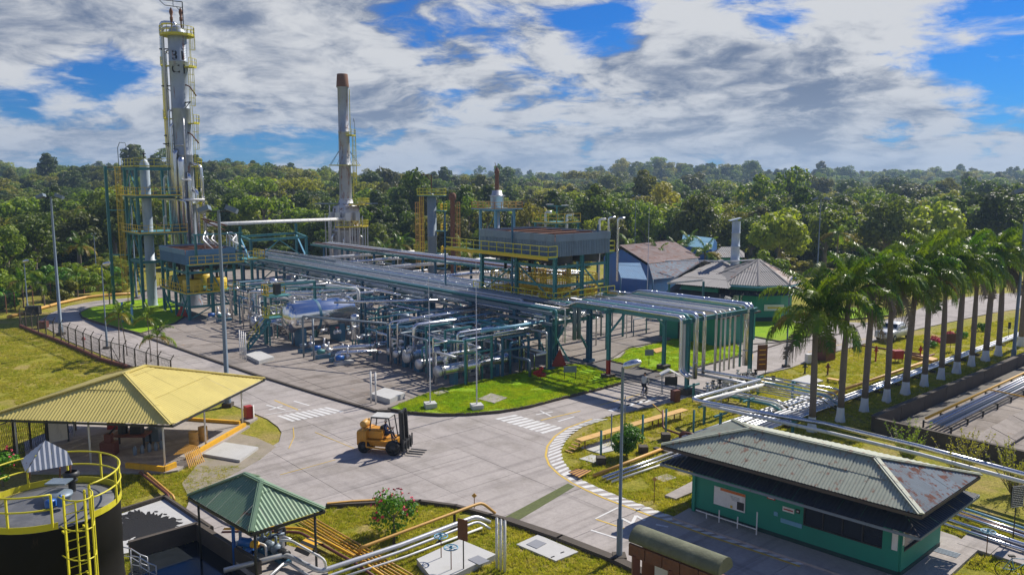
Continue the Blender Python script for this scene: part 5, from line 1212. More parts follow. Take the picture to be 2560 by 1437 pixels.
# long pipes in the unit along u feeding the rack, and cross headers along w
for i in range(30):
    w_ = rp.choice((rp.uniform(1, 17), rp.uniform(1, 17), rp.uniform(30, 46))); z = rp.uniform(2.4, 4.9); m = rp.choice(('silver', 'galv', 'teal', 'ltblue', 'white', 'greysteel')); r = rp.choice((.07, .1, .14))
    gpipe([(rp.uniform(8.6, 12.5), w_, z), (18.2, w_+rp.uniform(-.1, .1), z)], r, m, PIPE_LAB[m]+' straight feed pipe '+zone_(w_, 12).replace(' mid-unit', '')+(' low' if z < 3.2 else ' mid-height' if z < 4 else ' high'), 'straight feed pipes towards the rack', n=7)
for i, (u_, w0, w1, z, r, m) in enumerate(((10.6, 1, 17, 3.3, .09, 'silver'), (12.6, 3, 18, 3.9, .12, 'galv'), (14.6, 1, 46, 4.4, .10, 'teal'), (16.2, 1, 44, 3.6, .13, 'silver'), (16.7, 8, 46, 2.6, .09, 'white'), (15.4, 20, 46, 5.1, .14, 'silver'),
                                      (13.2, 28.8, 46, 3.4, .12, 'silver'), (11.2, 28.8, 42, 2.7, .1, 'galv'), (8.9, 29, 41, 3.9, .13, 'white'))):
    gpipe([(u_, w0, z), (u_, w1, z)], r, m, PIPE_LAB[m]+' header pipe parallel to the rack, '+['nearest the exchangers', 'second from the exchangers', 'teal header in the middle', 'header under the rack edge', 'lowest white header', 'uppermost header left of the drum', 'header behind the drum', 'low header left of the drum', 'white header over the left exchangers'][i], 'cross headers of the unit')
# valves, pumps, small drums
def valve(u_, w_, z, s, m, wheel, i):
    t = Thing('valve', 'small '+PIPE_LAB.get(m, m)+' valve, '+wheel.replace('ltblue', 'blue')+' wheel, '+zone_(w_, u_), 'valve', (u_, w_, z), 'flanged valves in the unit')
    mb = MB(); mb.lathe((u_-s, w_, z), (u_+s, w_, z), [(0, s*.62), (s*.18, s*.62), (s*.2, s*.34), (s, s*.5), (s*1.8, s*.34), (s*1.82, s*.62), (s*2, s*.62)], 10); mb.rod((u_, w_, z), (u_, w_, z+s*1.3), s*.14, 6); t.part('body', mb, M[m])
    h = MB(); h.tube([(u_+math.cos(2*math.pi*k/10)*s*.6, w_+math.sin(2*math.pi*k/10)*s*.6, z+s*1.3) for k in range(10)], s*.07, 4, closed=True); h.beam((u_-s*.6, w_, z+s*1.3), (u_+s*.6, w_, z+s*1.3), s*.08); t.part('handwheel', h, M[wheel])
for i in range(90):
    valve(rp.uniform(7.6, 17), rp.uniform(1.5, 46), rp.uniform(.7, 2.6), rp.uniform(.18, .34), rp.choice(('galv', 'silver', 'white', 'greysteel')), rp.choice(('red', 'ltblue', 'dark')), i)
def pump(u_, w_, i, lab='small pump set on a blue plinth', rz=0):
    t = Thing('pump', lab, 'pump', (u_, w_, PZ), 'small pump sets on plinths')
    mb = MB(); mb.span((u_-.9, w_-.3, PZ), (u_+.9, w_+.3, PZ+.3)); t.part('plinth', mb, M['concwhite'] if i % 3 == 0 else M['shadeblue'])
    mb = MB(); mb.lathe((u_-.8, w_, .85), (u_+.1, w_, .85), [(0, .1), (.04, .24), (.7, .24), (.75, .12), (.9, .06)], 12); t.part('motor', mb, M[['bluepump', 'greysteel', 'teal'][i % 3]])
    mb = MB(); mb.lathe((u_+.2, w_, .85), (u_+.8, w_, .85), [(0, .08), (.05, .28), (.3, .3), (.4, .14), (.55, .14)], 12); mb.rod((u_+.4, w_, .9), (u_+.4, w_, 1.7), .09, 8); t.part('pump_casing', mb, M['galv'])
PW = [14.8, 16.6, 18.4, 20.2, 22.0, 44.5, 46.2]
for i, w_ in enumerate(PW): pump(5.6+(i % 2)*.5, w_, i, 'small pump set on a plinth at the pad front, '+['nearest the white bollards', 'second from the bollards', 'third from the bollards', 'fourth from the bollards', 'nearest the drum stairs', 'left of the exchangers', 'under the blue-sided cooler'][i])
for i in range(8): pump(12.5+(i % 2)*2.2, 4+i*4.6, i, 'small pump set under pipes '+zone_(4+i*4.6, 12.5+(i % 2)*2.2))
for i, (u_, w_, h, r) in enumerate(((11.4, 3.8, 3.6, .45), (12.4, 14.8, 4.2, .5), (15.6, 12, 3.2, .4), (10.3, 20.8, 3.6, .45), (14.5, 29.6, 4.4, .5), (8.2, 39.8, 4.2, .42), (12, 43.5, 5, .55))):
    t = Thing('vertical_drum', 'upright rounded drum on legs, '+['between the front exchangers', 'behind the fifth exchanger', 'close to the rack columns', 'right of the big bright drum', 'behind the big bright drum', 'left of the left exchangers', 'tallest one near the blue-sided cooler'][i], 'drum', (u_, w_, PZ), 'upright drums in the unit')
    mb = MB(); mb.vessel((u_, w_, .9), (u_, w_, h), r, 16, .3); t.part('shell', mb, M[('silver', 'greysteel', 'white')[i % 3]])
    for k in range(3):
        a = k*2.09; mb = MB(); mb.beam((u_+math.cos(a)*r*.8, w_+math.sin(a)*r*.8, PZ), (u_+math.cos(a)*r*.8, w_+math.sin(a)*r*.8, 1.4), .09); t.part('leg', mb, M['teal'])
# second bank beyond the rack
for i in range(95):
    w_ = rp.uniform(4, 74); rndpipe(rp.uniform(24.8, 44), w_, 1500+i, BULK)
bt = Thing('small_pipework', 'dense small bent pipework of the unit left of the drum and behind the rack', 'pipework', (20, 40, 0), kind='stuff')
for k_, b_ in BULK.items(): bt.part('pipework', b_, M[k_], kind='stuff')
for i, (w_, u0, u1, z, r, m) in enumerate(((8, 26, 44, 3.3, .3, 'silver'), (20, 26, 40, 2.9, .45, 'silver'), (28, 25, 43, 4.6, .2, 'white'), (31, 25, 46, 5.0, .22, 'silver'), (38, 25, 40, 4.0, .3, 'silver'), (44, 25, 48, 5.1, .25, 'white'), (52, 25, 45, 5.3, .2, 'silver'), (60, 25, 44, 5.3, .24, 'white'))):
    gpipe([(u0, w_, z), (u1, w_, z)], r, m, 'thick '+PIPE_LAB[m]+' pipe running away behind the rack, '+['nearest the big cooler', 'second from the cooler', 'third from the cooler', 'fourth from the cooler', 'fifth from the cooler', 'sixth from the cooler', 'seventh from the cooler', 'farthest left'][i], 'thick pipes behind the rack', n=12)
rk2 = Thing('pipe_rack', 'second smaller teal pipe rack parallel to the main one behind it', 'pipe rack', (34, 6, PZ))
for w_ in range(16, 76, 8):
    for u_ in (34, 37.4):
        mb = MB(); mb.ibeam((u_, w_, PZ), (u_, w_, 5.9), .26, .26); rk2.part('column', mb, M['shadeblue'])
    mb = MB(); mb.ibeam((33.4, w_, 5.9), (38, w_, 5.9), .2, .26); rk2.part('crossbeam', mb, M['teal'])
for u_ in (33.6, 37.8):
    mb = MB(); mb.ibeam((u_, 14, 6.0), (u_, 76, 6.0), .14, .24); rk2.part('edge_beam', mb, M['teal'])
u_ = 33.9
for i in range(9):
    r = rp.choice((.1, .13, .18)); m = rp.choice(('silver', 'galv', 'white', 'silver', 'rust')); u_ += r+.06
    gpipe([(u_, 15, 6.1+r), (u_, 76, 6.1+r)], r, m, PIPE_LAB[m]+' pipe on top of the second rack, '+ORN[i]+' from the near edge', 'pipes on top of the second rack'); u_ += r+.14
for i, w_ in enumerate((12, 24, 36, 47, 56, 66)):
    for j in range(2):
        exchanger('silver exchanger behind the rack in the '+['first', 'second', 'third', 'fourth', 'fifth', 'sixth'][i]+' group from the cooler, '+('left' if j else 'right')+' one', 26, 32, w_+j*1.6, 1.6, .45, rp.choice(('silver', 'white', 'greysteel')), 'exchangers behind the main rack')
cov = Thing('shelter_roof', 'low blue-grey flat roof panel beyond the rack between the coolers', 'roof', (28, 22, 4))
mb = MB(); mb.box((30, 25.5, 4.6), (7, 7, .12)); cov.part('sheet', mb, M['greysteel'])
for a in (27, 33):
    for b in (22.5, 28.5):
        mb = MB(); mb.beam((a, b, PZ), (a, b, 4.5), .16); cov.part('post', mb, M['teal'])

# ------------------------------------------------ pipe bridge over the road
gb = Thing('pipe_bridge', 'teal pipe bridge crossing the road at the end of the rack', 'pipe bridge', (20, -4.6, 0))
GC = [(20.2, -4.6, True), (26.6, -5.5, False), (21.3, -12.0, False), (29.6, -12.4, False)]
for k, (a, b, red) in enumerate(GC):
    mb = MB(); mb.ibeam((a, b, 1.75 if red else .5), (a, b, 6.1), .28, .28); gb.part('column', mb, M['teal'])
    if red:
        mb = MB(); mb.ibeam((a, b, .5), (a, b, 1.75), .28, .28); gb.part('column_foot', mb, M['red'])
    mb = MB(); mb.span((a-.45, b-.45, 0), (a+.45, b+.45, .52)); gb.part('footing', mb, M['concdark'])
for a, b in (((19.6, -4.6, 6.0), (30.4, -5.6, 6.0)), ((20.6, -12, 6.0), (30.4, -12.4, 6.0)), ((20.1, .5, 6.0), (21.3, -12.3, 6.0)), ((28.8, .5, 6.0), (29.7, -12.6, 6.0))):
    mb = MB(); mb.ibeam(a, b, .22, .34); gb.part('beam', mb, M['teal'])
for a, b in (((20.2, -4.6, 4.0), (22.4, -4.8, 5.9)), ((26.6, -5.5, 4.0), (24.6, -5.3, 5.9)), ((19.6, -.5, 1.0), (18.6, 1.0, 4.0))):
    mb = MB(); mb.beam(a, b, .14); gb.part('brace', mb, M['teal'])
BR = [(20.35, .13, 'silver'), (20.75, .13, 'galv'), (21.2, .16, 'teal'), (21.9, .2, 'silver'), (23.0, .15, 'silver'), (24.6, .11, 'galv'), (25.3, .08, 'galv'), (25.9, .08, 'white'), (26.6, .08, 'silver'), (27.3, .09, 'galv'), (28.2, .1, 'teal'), (29.0, .24, 'silver'), (29.7, .2, 'silver')]
ORDB = ['outermost near', 'second', 'third', 'fourth', 'fifth', 'sixth', 'seventh', 'eighth', 'ninth', 'tenth', 'eleventh', 'twelfth', 'outermost far']
for i, (u_, r, m) in enumerate(BR):
    s_ = (u_-20)*.06; dw = -11.9-(.3 if i > 2 else 0); hz = 6.22+r
    pts = [(u_-.5, 3.0, 5.75+r), (u_-.35, .2, 5.75+r), (u_-.3, -.8, hz), (u_+.15, dw, hz), (u_+.15, dw, 1.25 if i > 2 else 2.0)]
    if i <= 1: pts += [(u_-.05, dw-1.0, 1.7)]
    gpipe(pts, r, m, ORDB[i]+' pipe of the road bridge, '+PIPE_LAB[m]+', bending down', 'pipes bending down from the pipe bridge', fil=.35, n=10)
# low manifold right of the bridge
mf = Thing('valve_manifold', 'cluster of low valves and stub pipes at the foot of the pipe bridge', 'manifold', (21, -13, 0))
for i in range(30):
    a, b = rp.uniform(21, 29.5), rp.uniform(-15.4, -12.9); mb = MB(); h = rp.uniform(.5, 1.3); mb.rod((a, b, .02), (a, b, h), .05, 6); mb.lathe((a, b, h), (a, b, h+.35), [(0, .16), (.06, .16), (.08, .09), (.25, .09), (.26, .16), (.32, .16)], 8); mf.part('stub_valve', mb, M[rp.choice(('galv', 'dark', 'silver', 'white'))])
for i in range(7):
    a = 21.3+i*1.25; mb = MB(); mb.tube([(a, -12.7, .5), (a, -13.6, .5), (a+.5, -15.8, .5)], .07, 6); mf.part('stub_pipe', mb, M['galv'])
# U-shaped raised pipe loop and low rack going towards the palms
lr = Thing('low_pipe_rack', 'low teal pipe trestle carrying the pipe bundle between the bridge and the palms', 'pipe rack', (21, -16, 0))
def uvz(px, py, z): q = GU(px, py, z); return (q.x, q.y, q.z)
LRP = [(1733, 1005), (1760, 1060), (1852, 1005), (1870, 1045), (1800, 1085), (1895, 985), (1980, 1000), (1980, 1105)]
for px, py in LRP:
    q = GU(px, py, 0); mb = MB(); mb.ibeam((q.x, q.y, 0), (q.x, q.y, 1.5), .14, .14); lr.part('post', mb, M['teal']); mb = MB(); mb.beam((q.x-.7, q.y, 1.35), (q.x+.7, q.y, 1.35), .12); lr.part('crossbar', mb, M['teal'])
def ppx(lab, pts, r, m, group, n=8, fil=None, name='pipe'):
    Q = [uvz(*p) for p in pts]; mb = MB(); mb.tube(Q, r, n, fil=fil or r*2.5); return solo(name, lab, 'pipe', mb, M[m], (Q[0][0], Q[0][1], 0), group)
GL = 'raised pipes of the low trestle'
ppx('thick silver pipe of the square loop, far side', [(1718, 915, 1.7), (1730, 922, 1.7), (1897, 950, 1.7), (1900, 950, 1.7)], .14, 'silver', GL)
ppx('lower pipe of the square loop, far side', [(1720, 930, 1.5), (1900, 965, 1.5)], .12, 'galv', GL)
ppx('thick silver pipe of the square loop, near side', [(1900, 950, 1.75), (1730, 996, 1.75), (1745, 1002, 1.75), (1950, 1040, 1.75), (2060, 1058, 1.75), (2300, 1116, 1.75), (2640, 1207, 1.75)], .15, 'silver', GL, fil=.35, n=10)
ppx('white lower pipe of the square loop running to the right edge', [(1905, 962, 1.6), (1760, 1000, 1.6), (1755, 1010, 1.6), (1940, 1052, 1.6), (2060, 1078, 1.6), (2300, 1135, 1.6), (2640, 1226, 1.6)], .12, 'white', GL, fil=.35)
ppx('thin silver pipe inside the square loop', [(1910, 960, 1.5), (1790, 1000, 1.5)], .07, 'galv', GL)
for i in range(5):
    ppx('thin parallel pipe across the square loop, '+['first', 'second', 'third', 'fourth', 'fifth'][i]+' from the road', [(1868+i*7, 972-i*3.6, 1.0), (2010+i*14, 1000-i*4.0, 1.0), (2075+i*9, 1018-i*3, .7)], .045, 'galv', GL, 6)
for i in range(4):
    ppx('silver pipe bending down to the ground bundle by the palms, '+['left', 'second', 'third', 'right'][i]+' one', [(1905+i*3, 962-i*7, 1.4), (2020+i*5, 986-i*8, 1.4), (2060+i*12, 1000-i*9, 1.1), (2092+i*6, 1025-i*9, .25)], .075, ('silver', 'ltblue', 'galv', 'silver')[i], GL, 7)
for i in range(3):
    ppx('teal and white pipe bending down before the palms, '+['left', 'middle', 'right'][i]+' one', [(1735+i*14, 990-i*4, .7), (1800+i*12, 985-i*4, .8), (1930+i*8, 1012-i*5, .8), (1958+i*10, 1030-i*5, .2)], .10, ('teal', 'white', 'silver')[i], GL, 7)
# ground bundle beside the palms (parallel to the row) and under the loop
NB = 9
for i in range(NB):
    w_ = -21.6 + i*.33 + (.0 if i < 6 else .1); far = i < 3; u1 = 72 if far else 27.5
    u0 = 8.5+i*.25 if i >= 3 else 8.0
    gpipe([(u0, w_, .28), (u1, w_, .28)], .10 if i % 3 else .13, ('silver', 'galv', 'galv')[i % 3], ('long pale pipe running beside the palms to the far end, ' if far else 'short silver pipe of the ground bundle near the first palms, ')+['first', 'second', 'third', 'fourth', 'fifth', 'sixth', 'seventh', 'eighth', 'ninth'][i]+' from the trunks', 'ground-level pipe bundle by the palms')
gpipe([(27, -20.0, .35), (44, -20.2, .35), (46, -20.2, .35)], .14, 'ochre', 'ochre brown pipe running beside the pale pipes to the palms', 'ground-level pipe bundle by the palms')
sl_ = Thing('pipe_sleepers', 'dark blocks holding the ground-level pipe bundle by the palms', 'pipe support', (10, -21, 0))
for k in range(18):
    mb = MB(); mb.span((9+k*3.5, -22.0, 0), (9.3+k*3.5, -18.6 if 9+k*3.5 < 27 else -20.6, .14)); sl_.part('sleeper', mb, M['concdark'])
# ================================================================ BUILDINGS
def roof_plane(t, pts, m, pitch=.22, sw=1.1, rl=2.2, amp=.035, name='roof_sheet', grid=True, seed=0, lift=0.0):
    """pts: planar polygon, first edge = eave; corrugated sheets running up the slope"""
    rr = random.Random(seed); P = [Vector(p) for p in pts]; o = P[0]; e = (P[1]-P[0]).normalized()
    nrm = e.cross((P[2]-P[0])).normalized()
    if nrm.z < 0: nrm = -nrm
    up = nrm.cross(e).normalized()
    if up.z < 0: up = -up
    poly = [((p-o).dot(e), (p-o).dot(up)) for p in P]
    s0, s1 = min(p[0] for p in poly), max(p[0] for p in poly); t1 = max(p[1] for p in poly)
    ns = max(1, math.ceil((s1-s0)/sw)); nt = max(1, math.ceil(t1/rl))
    for i in range(ns):
        for j in range(nt):
            cell = clip(clip(poly, 0, s0+i*sw+.004, s0+(i+1)*sw-.004), 1, j*rl, (j+1)*rl+.06)
            if len(cell) < 3 or abs(area(cell)) < .01: continue
            mb = MB(); dz = rr.uniform(0, .012)+.014*j+lift; nw = int(round(sw/pitch))*2
            for k in range(nw):
                a, b = s0+i*sw+sw*k/nw, s0+i*sw+sw*(k+1)/nw
                c = clip(cell, 0, a, b)
                if len(c) < 3: continue
                h0, h1 = (0, amp) if k % 2 == 0 else (amp, 0)
                face = []
                for p in c:
                    f = (p[0]-a)/(b-a); h = h0+(h1-h0)*f+dz; tt_ = 1-(p[1]-j*rl)/rl
                    face.append(o+e*p[0]+up*p[1]+nrm*(h+.012*max(0, tt_)))
                mb.face(face, False)
            if mb.F: t.part(name, mb, m)
def ridgecap(t, a, b, m, w_=.32, name='ridge_cap', z=.07):
    mb = MB(); a, b = Vector(a)+Vector((0, 0, z)), Vector(b)+Vector((0, 0, z)); L = (b-a).length; n = max(1, int(L/1.8))
    for k in range(n):
        p, q = a.lerp(b, k/n), a.lerp(b, (k+1)/n+.005); mb.beam(p, q, w_, .05); mb.beam(p+Vector((0, 0, .03)), q+Vector((0, 0, .03)), w_*.4, .05)
    t.part(name, mb, m)
def wall_panel(mb, a, b, z0, z1, th=.15): a = Vector((a[0], a[1], (z0+z1)/2)); b = Vector((b[0], b[1], (z0+z1)/2)); mb.beam(a, b, th, z1-z0)

# ------------------------------------------------ green control building (right foreground)
def G3(px, py, z): return G(px, py, z)
ze = 3.55
FL, FRt, BR_, BL_ = G(1653, 1113, ze), G(2303, 1288, ze), G(2451, 1186, ze), G(1833, 1051, ze)
RL, RR_ = G(1880, 1073, 4.75), G(2196, 1138, 4.75); _e = (FRt-FL).normalized(); RR_ = RL+_e*(RR_-RL).dot(_e)
cb = Thing('control_building', 'green single-storey building with a weathered hipped sheet roof and shadow-dark lower canopy', 'building', (FL.x, FL.y, 0), grid=False)
BR_ = Vector((FRt.x + (BL_-FL).x*1.0, FRt.y + (BL_-FL).y*1.0, ze)).lerp(BR_, .6)
roof_plane(cb, [FL, FRt, RR_, RL], M['roof_green'], seed=1, rl=1.35, sw=.9, pitch=.15); roof_plane(cb, [FRt, BR_, RR_], M['roof_rust'], seed=2, rl=6, sw=.9, pitch=.15); roof_plane(cb, [BR_, BL_, RL, RR_], M['roof_green'], seed=3, pitch=.3, sw=1.2); roof_plane(cb, [BL_, FL, RL], M['roof_green'], seed=4, rl=3, pitch=.15, sw=.9)
for a, b in ((FL, RL), (FRt, RR_), (BR_, RR_), (BL_, RL), (RL, RR_)): ridgecap(cb, a, b, M['roof_green'], .30)
fas = MB()
for a, b in ((FL, FRt), (FRt, BR_), (BR_, BL_), (BL_, FL)): fas.beam(a-Vector((0, 0, .09)), b-Vector((0, 0, .09)), .05, .14)
cb.part('fascia', fas, M['concdark'])
cen = (FL+FRt+BR_+BL_)/4; cen.z = 0
def ins(p, f, z): q = cen.lerp(Vector((p.x, p.y, 0)), f); q.z = z; return q
def inset(ps, d, z):
    out = []; n = len(ps)
    for i in range(n):
        p, a, b = ps[i], ps[i-1], ps[(i+1) % n]; e1 = (Vector((a.x-p.x, a.y-p.y, 0))).normalized(); e2 = (Vector((b.x-p.x, b.y-p.y, 0))).normalized(); s_ = abs(e1.x*e2.y-e1.y*e2.x)
        q = Vector((p.x, p.y, z)) + (e1+e2)*(d/s_); out.append(q)
    return out
EV = [FL, FRt, BR_, BL_]
up_in = inset(EV, .55, 3.42); lo_out = inset(EV, -.02, 2.62); lo_in = inset(EV, 1.0, 3.0)
W_ = inset(EV, 1.15, 0)
for k in range(4):
    a, b = k, (k+1) % 4
    roof_plane(cb, [lo_out[a], lo_out[b], lo_in[b], lo_in[a]], M['canopy_shaded'], seed=10+k, pitch=.2, sw=1.0, rl=3, name='canopy_sheet')
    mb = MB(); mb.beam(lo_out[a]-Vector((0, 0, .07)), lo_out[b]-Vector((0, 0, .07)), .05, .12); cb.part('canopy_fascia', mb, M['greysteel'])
    mb = MB(); wall_panel(mb, W_[a], W_[b], 2.9, 3.5, .12); cb.part('eave_shade_band', mb, M['canopy_shaded'])  # wall band coloured dark for the shade between the two eaves
mb = MB(); mb.prism([(p.x, p.y) for p in inset(EV, .05, 0)], 3.44, 3.5); cb.part('ceiling', mb, M['canopy_shaded'])
d1 = (W_[1]-W_[0]); Lf = d1.length; d1n = d1.normalized(); d2 = (W_[2]-W_[1]); Ls = d2.length; d2n = d2.normalized(); nf = Vector((d1n.y, -d1n.x, 0)); ns_ = Vector((d2n.y, -d2n.x, 0))
def wl(mb, o_, d, s0, s1, z0, z1, th=.15): wall_panel(mb, o_+d*s0, o_+d*s1, z0, z1, th)
wins0, wins1 = Lf*.58, Lf*.93
mb = MB(); wl(mb, W_[0], d1n, 0, wins0, .35, 2.9); wl(mb, W_[0], d1n, wins0, wins1, .35, 1.15); wl(mb, W_[0], d1n, wins0, wins1, 2.35, 2.9); wl(mb, W_[0], d1n, wins1, Lf, .35, 2.9)
wl(mb, W_[1], d2n, 0, .25, .35, 2.9); wl(mb, W_[1], d2n, .25, Ls*.7, .35, 1.2); wl(mb, W_[1], d2n, .25, Ls*.7, 2.3, 2.9); wl(mb, W_[1], d2n, Ls*.7, Ls, .35, 2.9)
wl(mb, W_[2], (W_[3]-W_[2]).normalized(), 0, (W_[3]-W_[2]).length, .35, 2.9); wl(mb, W_[3], (W_[0]-W_[3]).normalized(), 0, (W_[0]-W_[3]).length, .35, 2.9)
cb.part('wall', mb, M['green_wall'])
mb = MB()
for k in range(4): wall_panel(mb, W_[k], W_[(k+1) % 4], 0, .36, .19)
cb.part('plinth', mb, M['green_dark'])
for k in range(4):
    a_, b_ = wins0+(wins1-wins0)*k/4, wins0+(wins1-wins0)*(k+1)/4; f = MB(); o_ = W_[0]
    f.beam(o_+d1n*a_+Vector((0, 0, 1.75))+nf*.02, o_+d1n*(a_+.06)+Vector((0, 0, 1.75))+nf*.02, .1, 1.2); f.beam(o_+d1n*a_+Vector((0, 0, 1.18))+nf*.02, o_+d1n*b_+Vector((0, 0, 1.18))+nf*.02, .1, .06); f.beam(o_+d1n*a_+Vector((0, 0, 2.32))+nf*.02, o_+d1n*b_+Vector((0, 0, 2.32))+nf*.02, .1, .06)
    win = cb.part('window', f, M['dark']); g_ = MB(); g_.beam(o_+d1n*(a_+.06)+Vector((0, 0, 1.75)), o_+d1n*b_+Vector((0, 0, 1.75)), .02, 1.1); cb.part('pane', g_, M['glass'], win)
g_ = MB(); g_.beam(W_[1]+d2n*.25+Vector((0, 0, 1.75)), W_[1]+d2n*Ls*.7+Vector((0, 0, 1.75)), .02, 1.1); f = MB(); f.beam(W_[1]+d2n*.25+Vector((0, 0, 1.2))+ns_*.03, W_[1]+d2n*Ls*.7+Vector((0, 0, 1.2))+ns_*.03, .1, .06); win = cb.part('window', f, M['dark']); cb.part('pane', g_, M['glass'], win)
mb = MB(); mb.prism([(p.x, p.y) for p in inset(EV, .9, 0)], .0, .05); cb.part('floor_slab', mb, M['conc'])
mb = MB(); mb.beam(W_[0]+d1n*.06+nf*.12+Vector((0, 0, 1.5)), W_[0]+d1n*.22+nf*.12+Vector((0, 0, 1.5)), .16, 3); mb.beam(W_[1]-d1n*.25+nf*.10+Vector((0, 0, 1.9)), W_[1]-d1n*.02+nf*.10+Vector((0, 0, 1.9)), .05, 1.5); cb.part('corner_panel', mb, M['green_wall'])
mb = MB(); mb.beam(W_[1]-d1n*.30+nf*.13+Vector((0, 0, 1.75)), W_[1]-d1n*.06+nf*.13+Vector((0, 0, 1.75)), .02, .9); mb.beam(W_[1]+d2n*.02+ns_*.1+Vector((0, 0, 1.95)), W_[1]+d2n*.14+ns_*.1+Vector((0, 0, 1.95)), .02, .8); cb.part('notice_sheet', mb, M['white'])
# text helper: flat lettering standing on a surface
def lettering(t, lines, c, xdir, up, nrm, h, m, sp=1.45, name='lettering', align='CENTER', parent=None, bold=.01):
    xdir, up, nrm = Vector(xdir), Vector(up), Vector(nrm); mb = MB(); c = Vector(c)
    for k, tx in enumerate(lines):
        cu_ = bpy.data.curves.new('lt', 'FONT'); cu_.body = tx; cu_.size = h/.7; cu_.align_x = align; cu_.align_y = 'CENTER'; cu_.resolution_u = 2; cu_.offset = bold
        ob = bpy.data.objects.new('lt', cu_); COL.objects.link(ob); me = bpy.data.meshes.new_from_object(ob.evaluated_get(bpy.context.evaluated_depsgraph_get())); bpy.data.objects.remove(ob)
        for poly in me.polygons: mb.face([c+xdir*me.vertices[i].co.x+up*(me.vertices[i].co.y-k*h*sp)+nrm*.012 for i in poly.vertices])
    return t.part(name, mb, m, parent)
ZV = Vector((0, 0, 1))
def sign_on_wall(name, lab, o_, s0, s1, z0, z1, m, extra=None, off=.10):
    t = Thing(name, lab, 'sign', tuple(o_+d1n*s0), None, grid=False)
    mb = MB(); mb.beam(o_+d1n*s0+nf*off+ZV*((z0+z1)/2), o_+d1n*s1+nf*off+ZV*((z0+z1)/2), .03, z1-z0); t.part('board', mb, m)
    return t
def lw(px, py):   # distance along the front wall and height of a pixel on it
    d = pdir(px, py); o_ = Vector((0, 0, CAMH)); n_ = nf; tt_ = (W_[0]+nf*.1-o_).dot(n_)/d.dot(n_); p = o_+d*tt_; return (p-W_[0]).dot(d1n), p.z
sA, zA = lw(1786, 1213); sB, zB = lw(1862, 1281)
s_t, z_t = lw(1786, 1258)
bd = sign_on_wall('notice_board', 'large white board with an orange header fixed to the green front wall', W_[0], sA, sB, z_t, zA, M['white'])
mb = MB(); mb.beam(W_[0]+d1n*(sA+.35)+nf*.12+ZV*(zA-.07), W_[0]+d1n*sB+nf*.12+ZV*(zA-.07), .012, .13); bd.part('header_strip', mb, mat('orange_print', (.62, .17, .04), .6))
mb = MB(); mb.beam(W_[0]+d1n*(sB-.42)+nf*.12+ZV*(z_t+.28), W_[0]+d1n*(sB-.05)+nf*.12+ZV*(z_t+.28), .012, .4); bd.part('photo_print', mb, M['dark'])
mb = MB(); mb.beam(W_[0]+d1n*(sB-.78)+nf*.12+ZV*(z_t+.12), W_[0]+d1n*(sB-.66)+nf*.12+ZV*(z_t+.12), .012, .12); bd.part('yellow_mark', mb, M['yellow'])
mb = MB(); [mb.beam(W_[0]+d1n*(sA+.9+.04*k)+nf*.12+ZV*(zA-.28-.06*k), W_[0]+d1n*(sB-.3)+nf*.12+ZV*(zA-.28-.06*k), .008, .015) for k in range(4)]; bd.part('printed_lines', mb, M['greysteel'])
for (x0, y0, x1, y1, nm, lab, mm_) in ((1918, 1238, 1938, 1255, 'small_sign', 'small red and white sign high on the green wall', 'red'), (1957, 1265, 1985, 1288, 'small_sign', 'white and green notice on the wall above the nameplate', 'white'), (1990, 1272, 1999, 1288, 'small_sign', 'tiny dark pictogram sign right of the white notice', 'dark')):
    a_, za = lw(x0, y0); b_, zb = lw(x1, y1); s2 = sign_on_wall(nm, lab, W_[0], a_, b_, min(za, zb)+.08, max(za, zb)+.02, M[mm_])
    mb = MB(); mb.beam(W_[0]+d1n*(a_+.05)+nf*.12+ZV*((za+zb)/2+.05), W_[0]+d1n*(b_-.05)+nf*.12+ZV*((za+zb)/2+.05), .01, .06); s2.part('printed_band', mb, M['red'] if mm_ == 'white' else M['white'])
a_, za = lw(1934, 1296); b_, zb = lw(2000, 1308); npl = sign_on_wall('nameplate', 'long pale nameplate under the notices on the green wall', W_[0], a_+.35, b_+.1, min(za, zb)-.05, min(za, zb)+.16, M['ltblue'])
mb = MB(); mb.beam(W_[0]+d1n*a_+nf*.1+ZV*(zb+.12), W_[0]+d1n*(a_+.2)+nf*.1+ZV*(zb+.12), .03, .2); npl.part('logo_square', mb, M['ltblue'])
brk = Thing('bicycle_rack', 'low white pipe rail standing along the green wall under the board', 'rail', tuple(W_[0]+nf*.5), grid=False)
mb = MB(); a0 = W_[0]+d1n*.5+nf*.5; mb.beam(a0+ZV*.42, a0+d1n*3.3+ZV*.42, .05); [mb.beam(a0+d1n*x_+ZV*.05, a0+d1n*x_+ZV*z_, .05) for x_, z_ in ((.6, .42), (1.3, .8), (2.3, .75), (3.3, 1.3))]; brk.part('rail', mb, M['white'])
# paving round the building
wk = MB(); wpts = [W_[0]+nf*1.6-d1n*.2, W_[0]+nf*1.6+d1n*(Lf+1.4), W_[1]+d1n*1.4+d2n*(Ls+1.5), W_[1]+d2n*(Ls+1.5), W_[1]+d2n*.1, W_[0]-d1n*.2]
wk.prism([(p.x, p.y) for p in wpts], 0, .16); struct('pavement', wk, M['conc'])
mb = MB(); mb.prism([tuple(p)[:2] for p in ipoly([(1662, 1243), (1690, 1252), (1762, 1222), (1738, 1204)])], 0, .14); struct('path', mb, M['conc'])
mb = MB(); mb.prism([tuple(p)[:2] for p in ipoly([(2320, 1360), (2400, 1385), (2420, 1362), (2390, 1345), (2345, 1330)])], 0, .12); mb.prism([tuple(p)[:2] for p in ipoly([(2392, 1365), (2475, 1392), (2520, 1352), (2430, 1330)])], 0, .17); mb.prism([tuple(p)[:2] for p in ipoly([(2478, 1390), (2600, 1430), (2600, 1375), (2520, 1352)])], 0, .125); struct('slab_path', mb, M['conc'])
mb = MB()
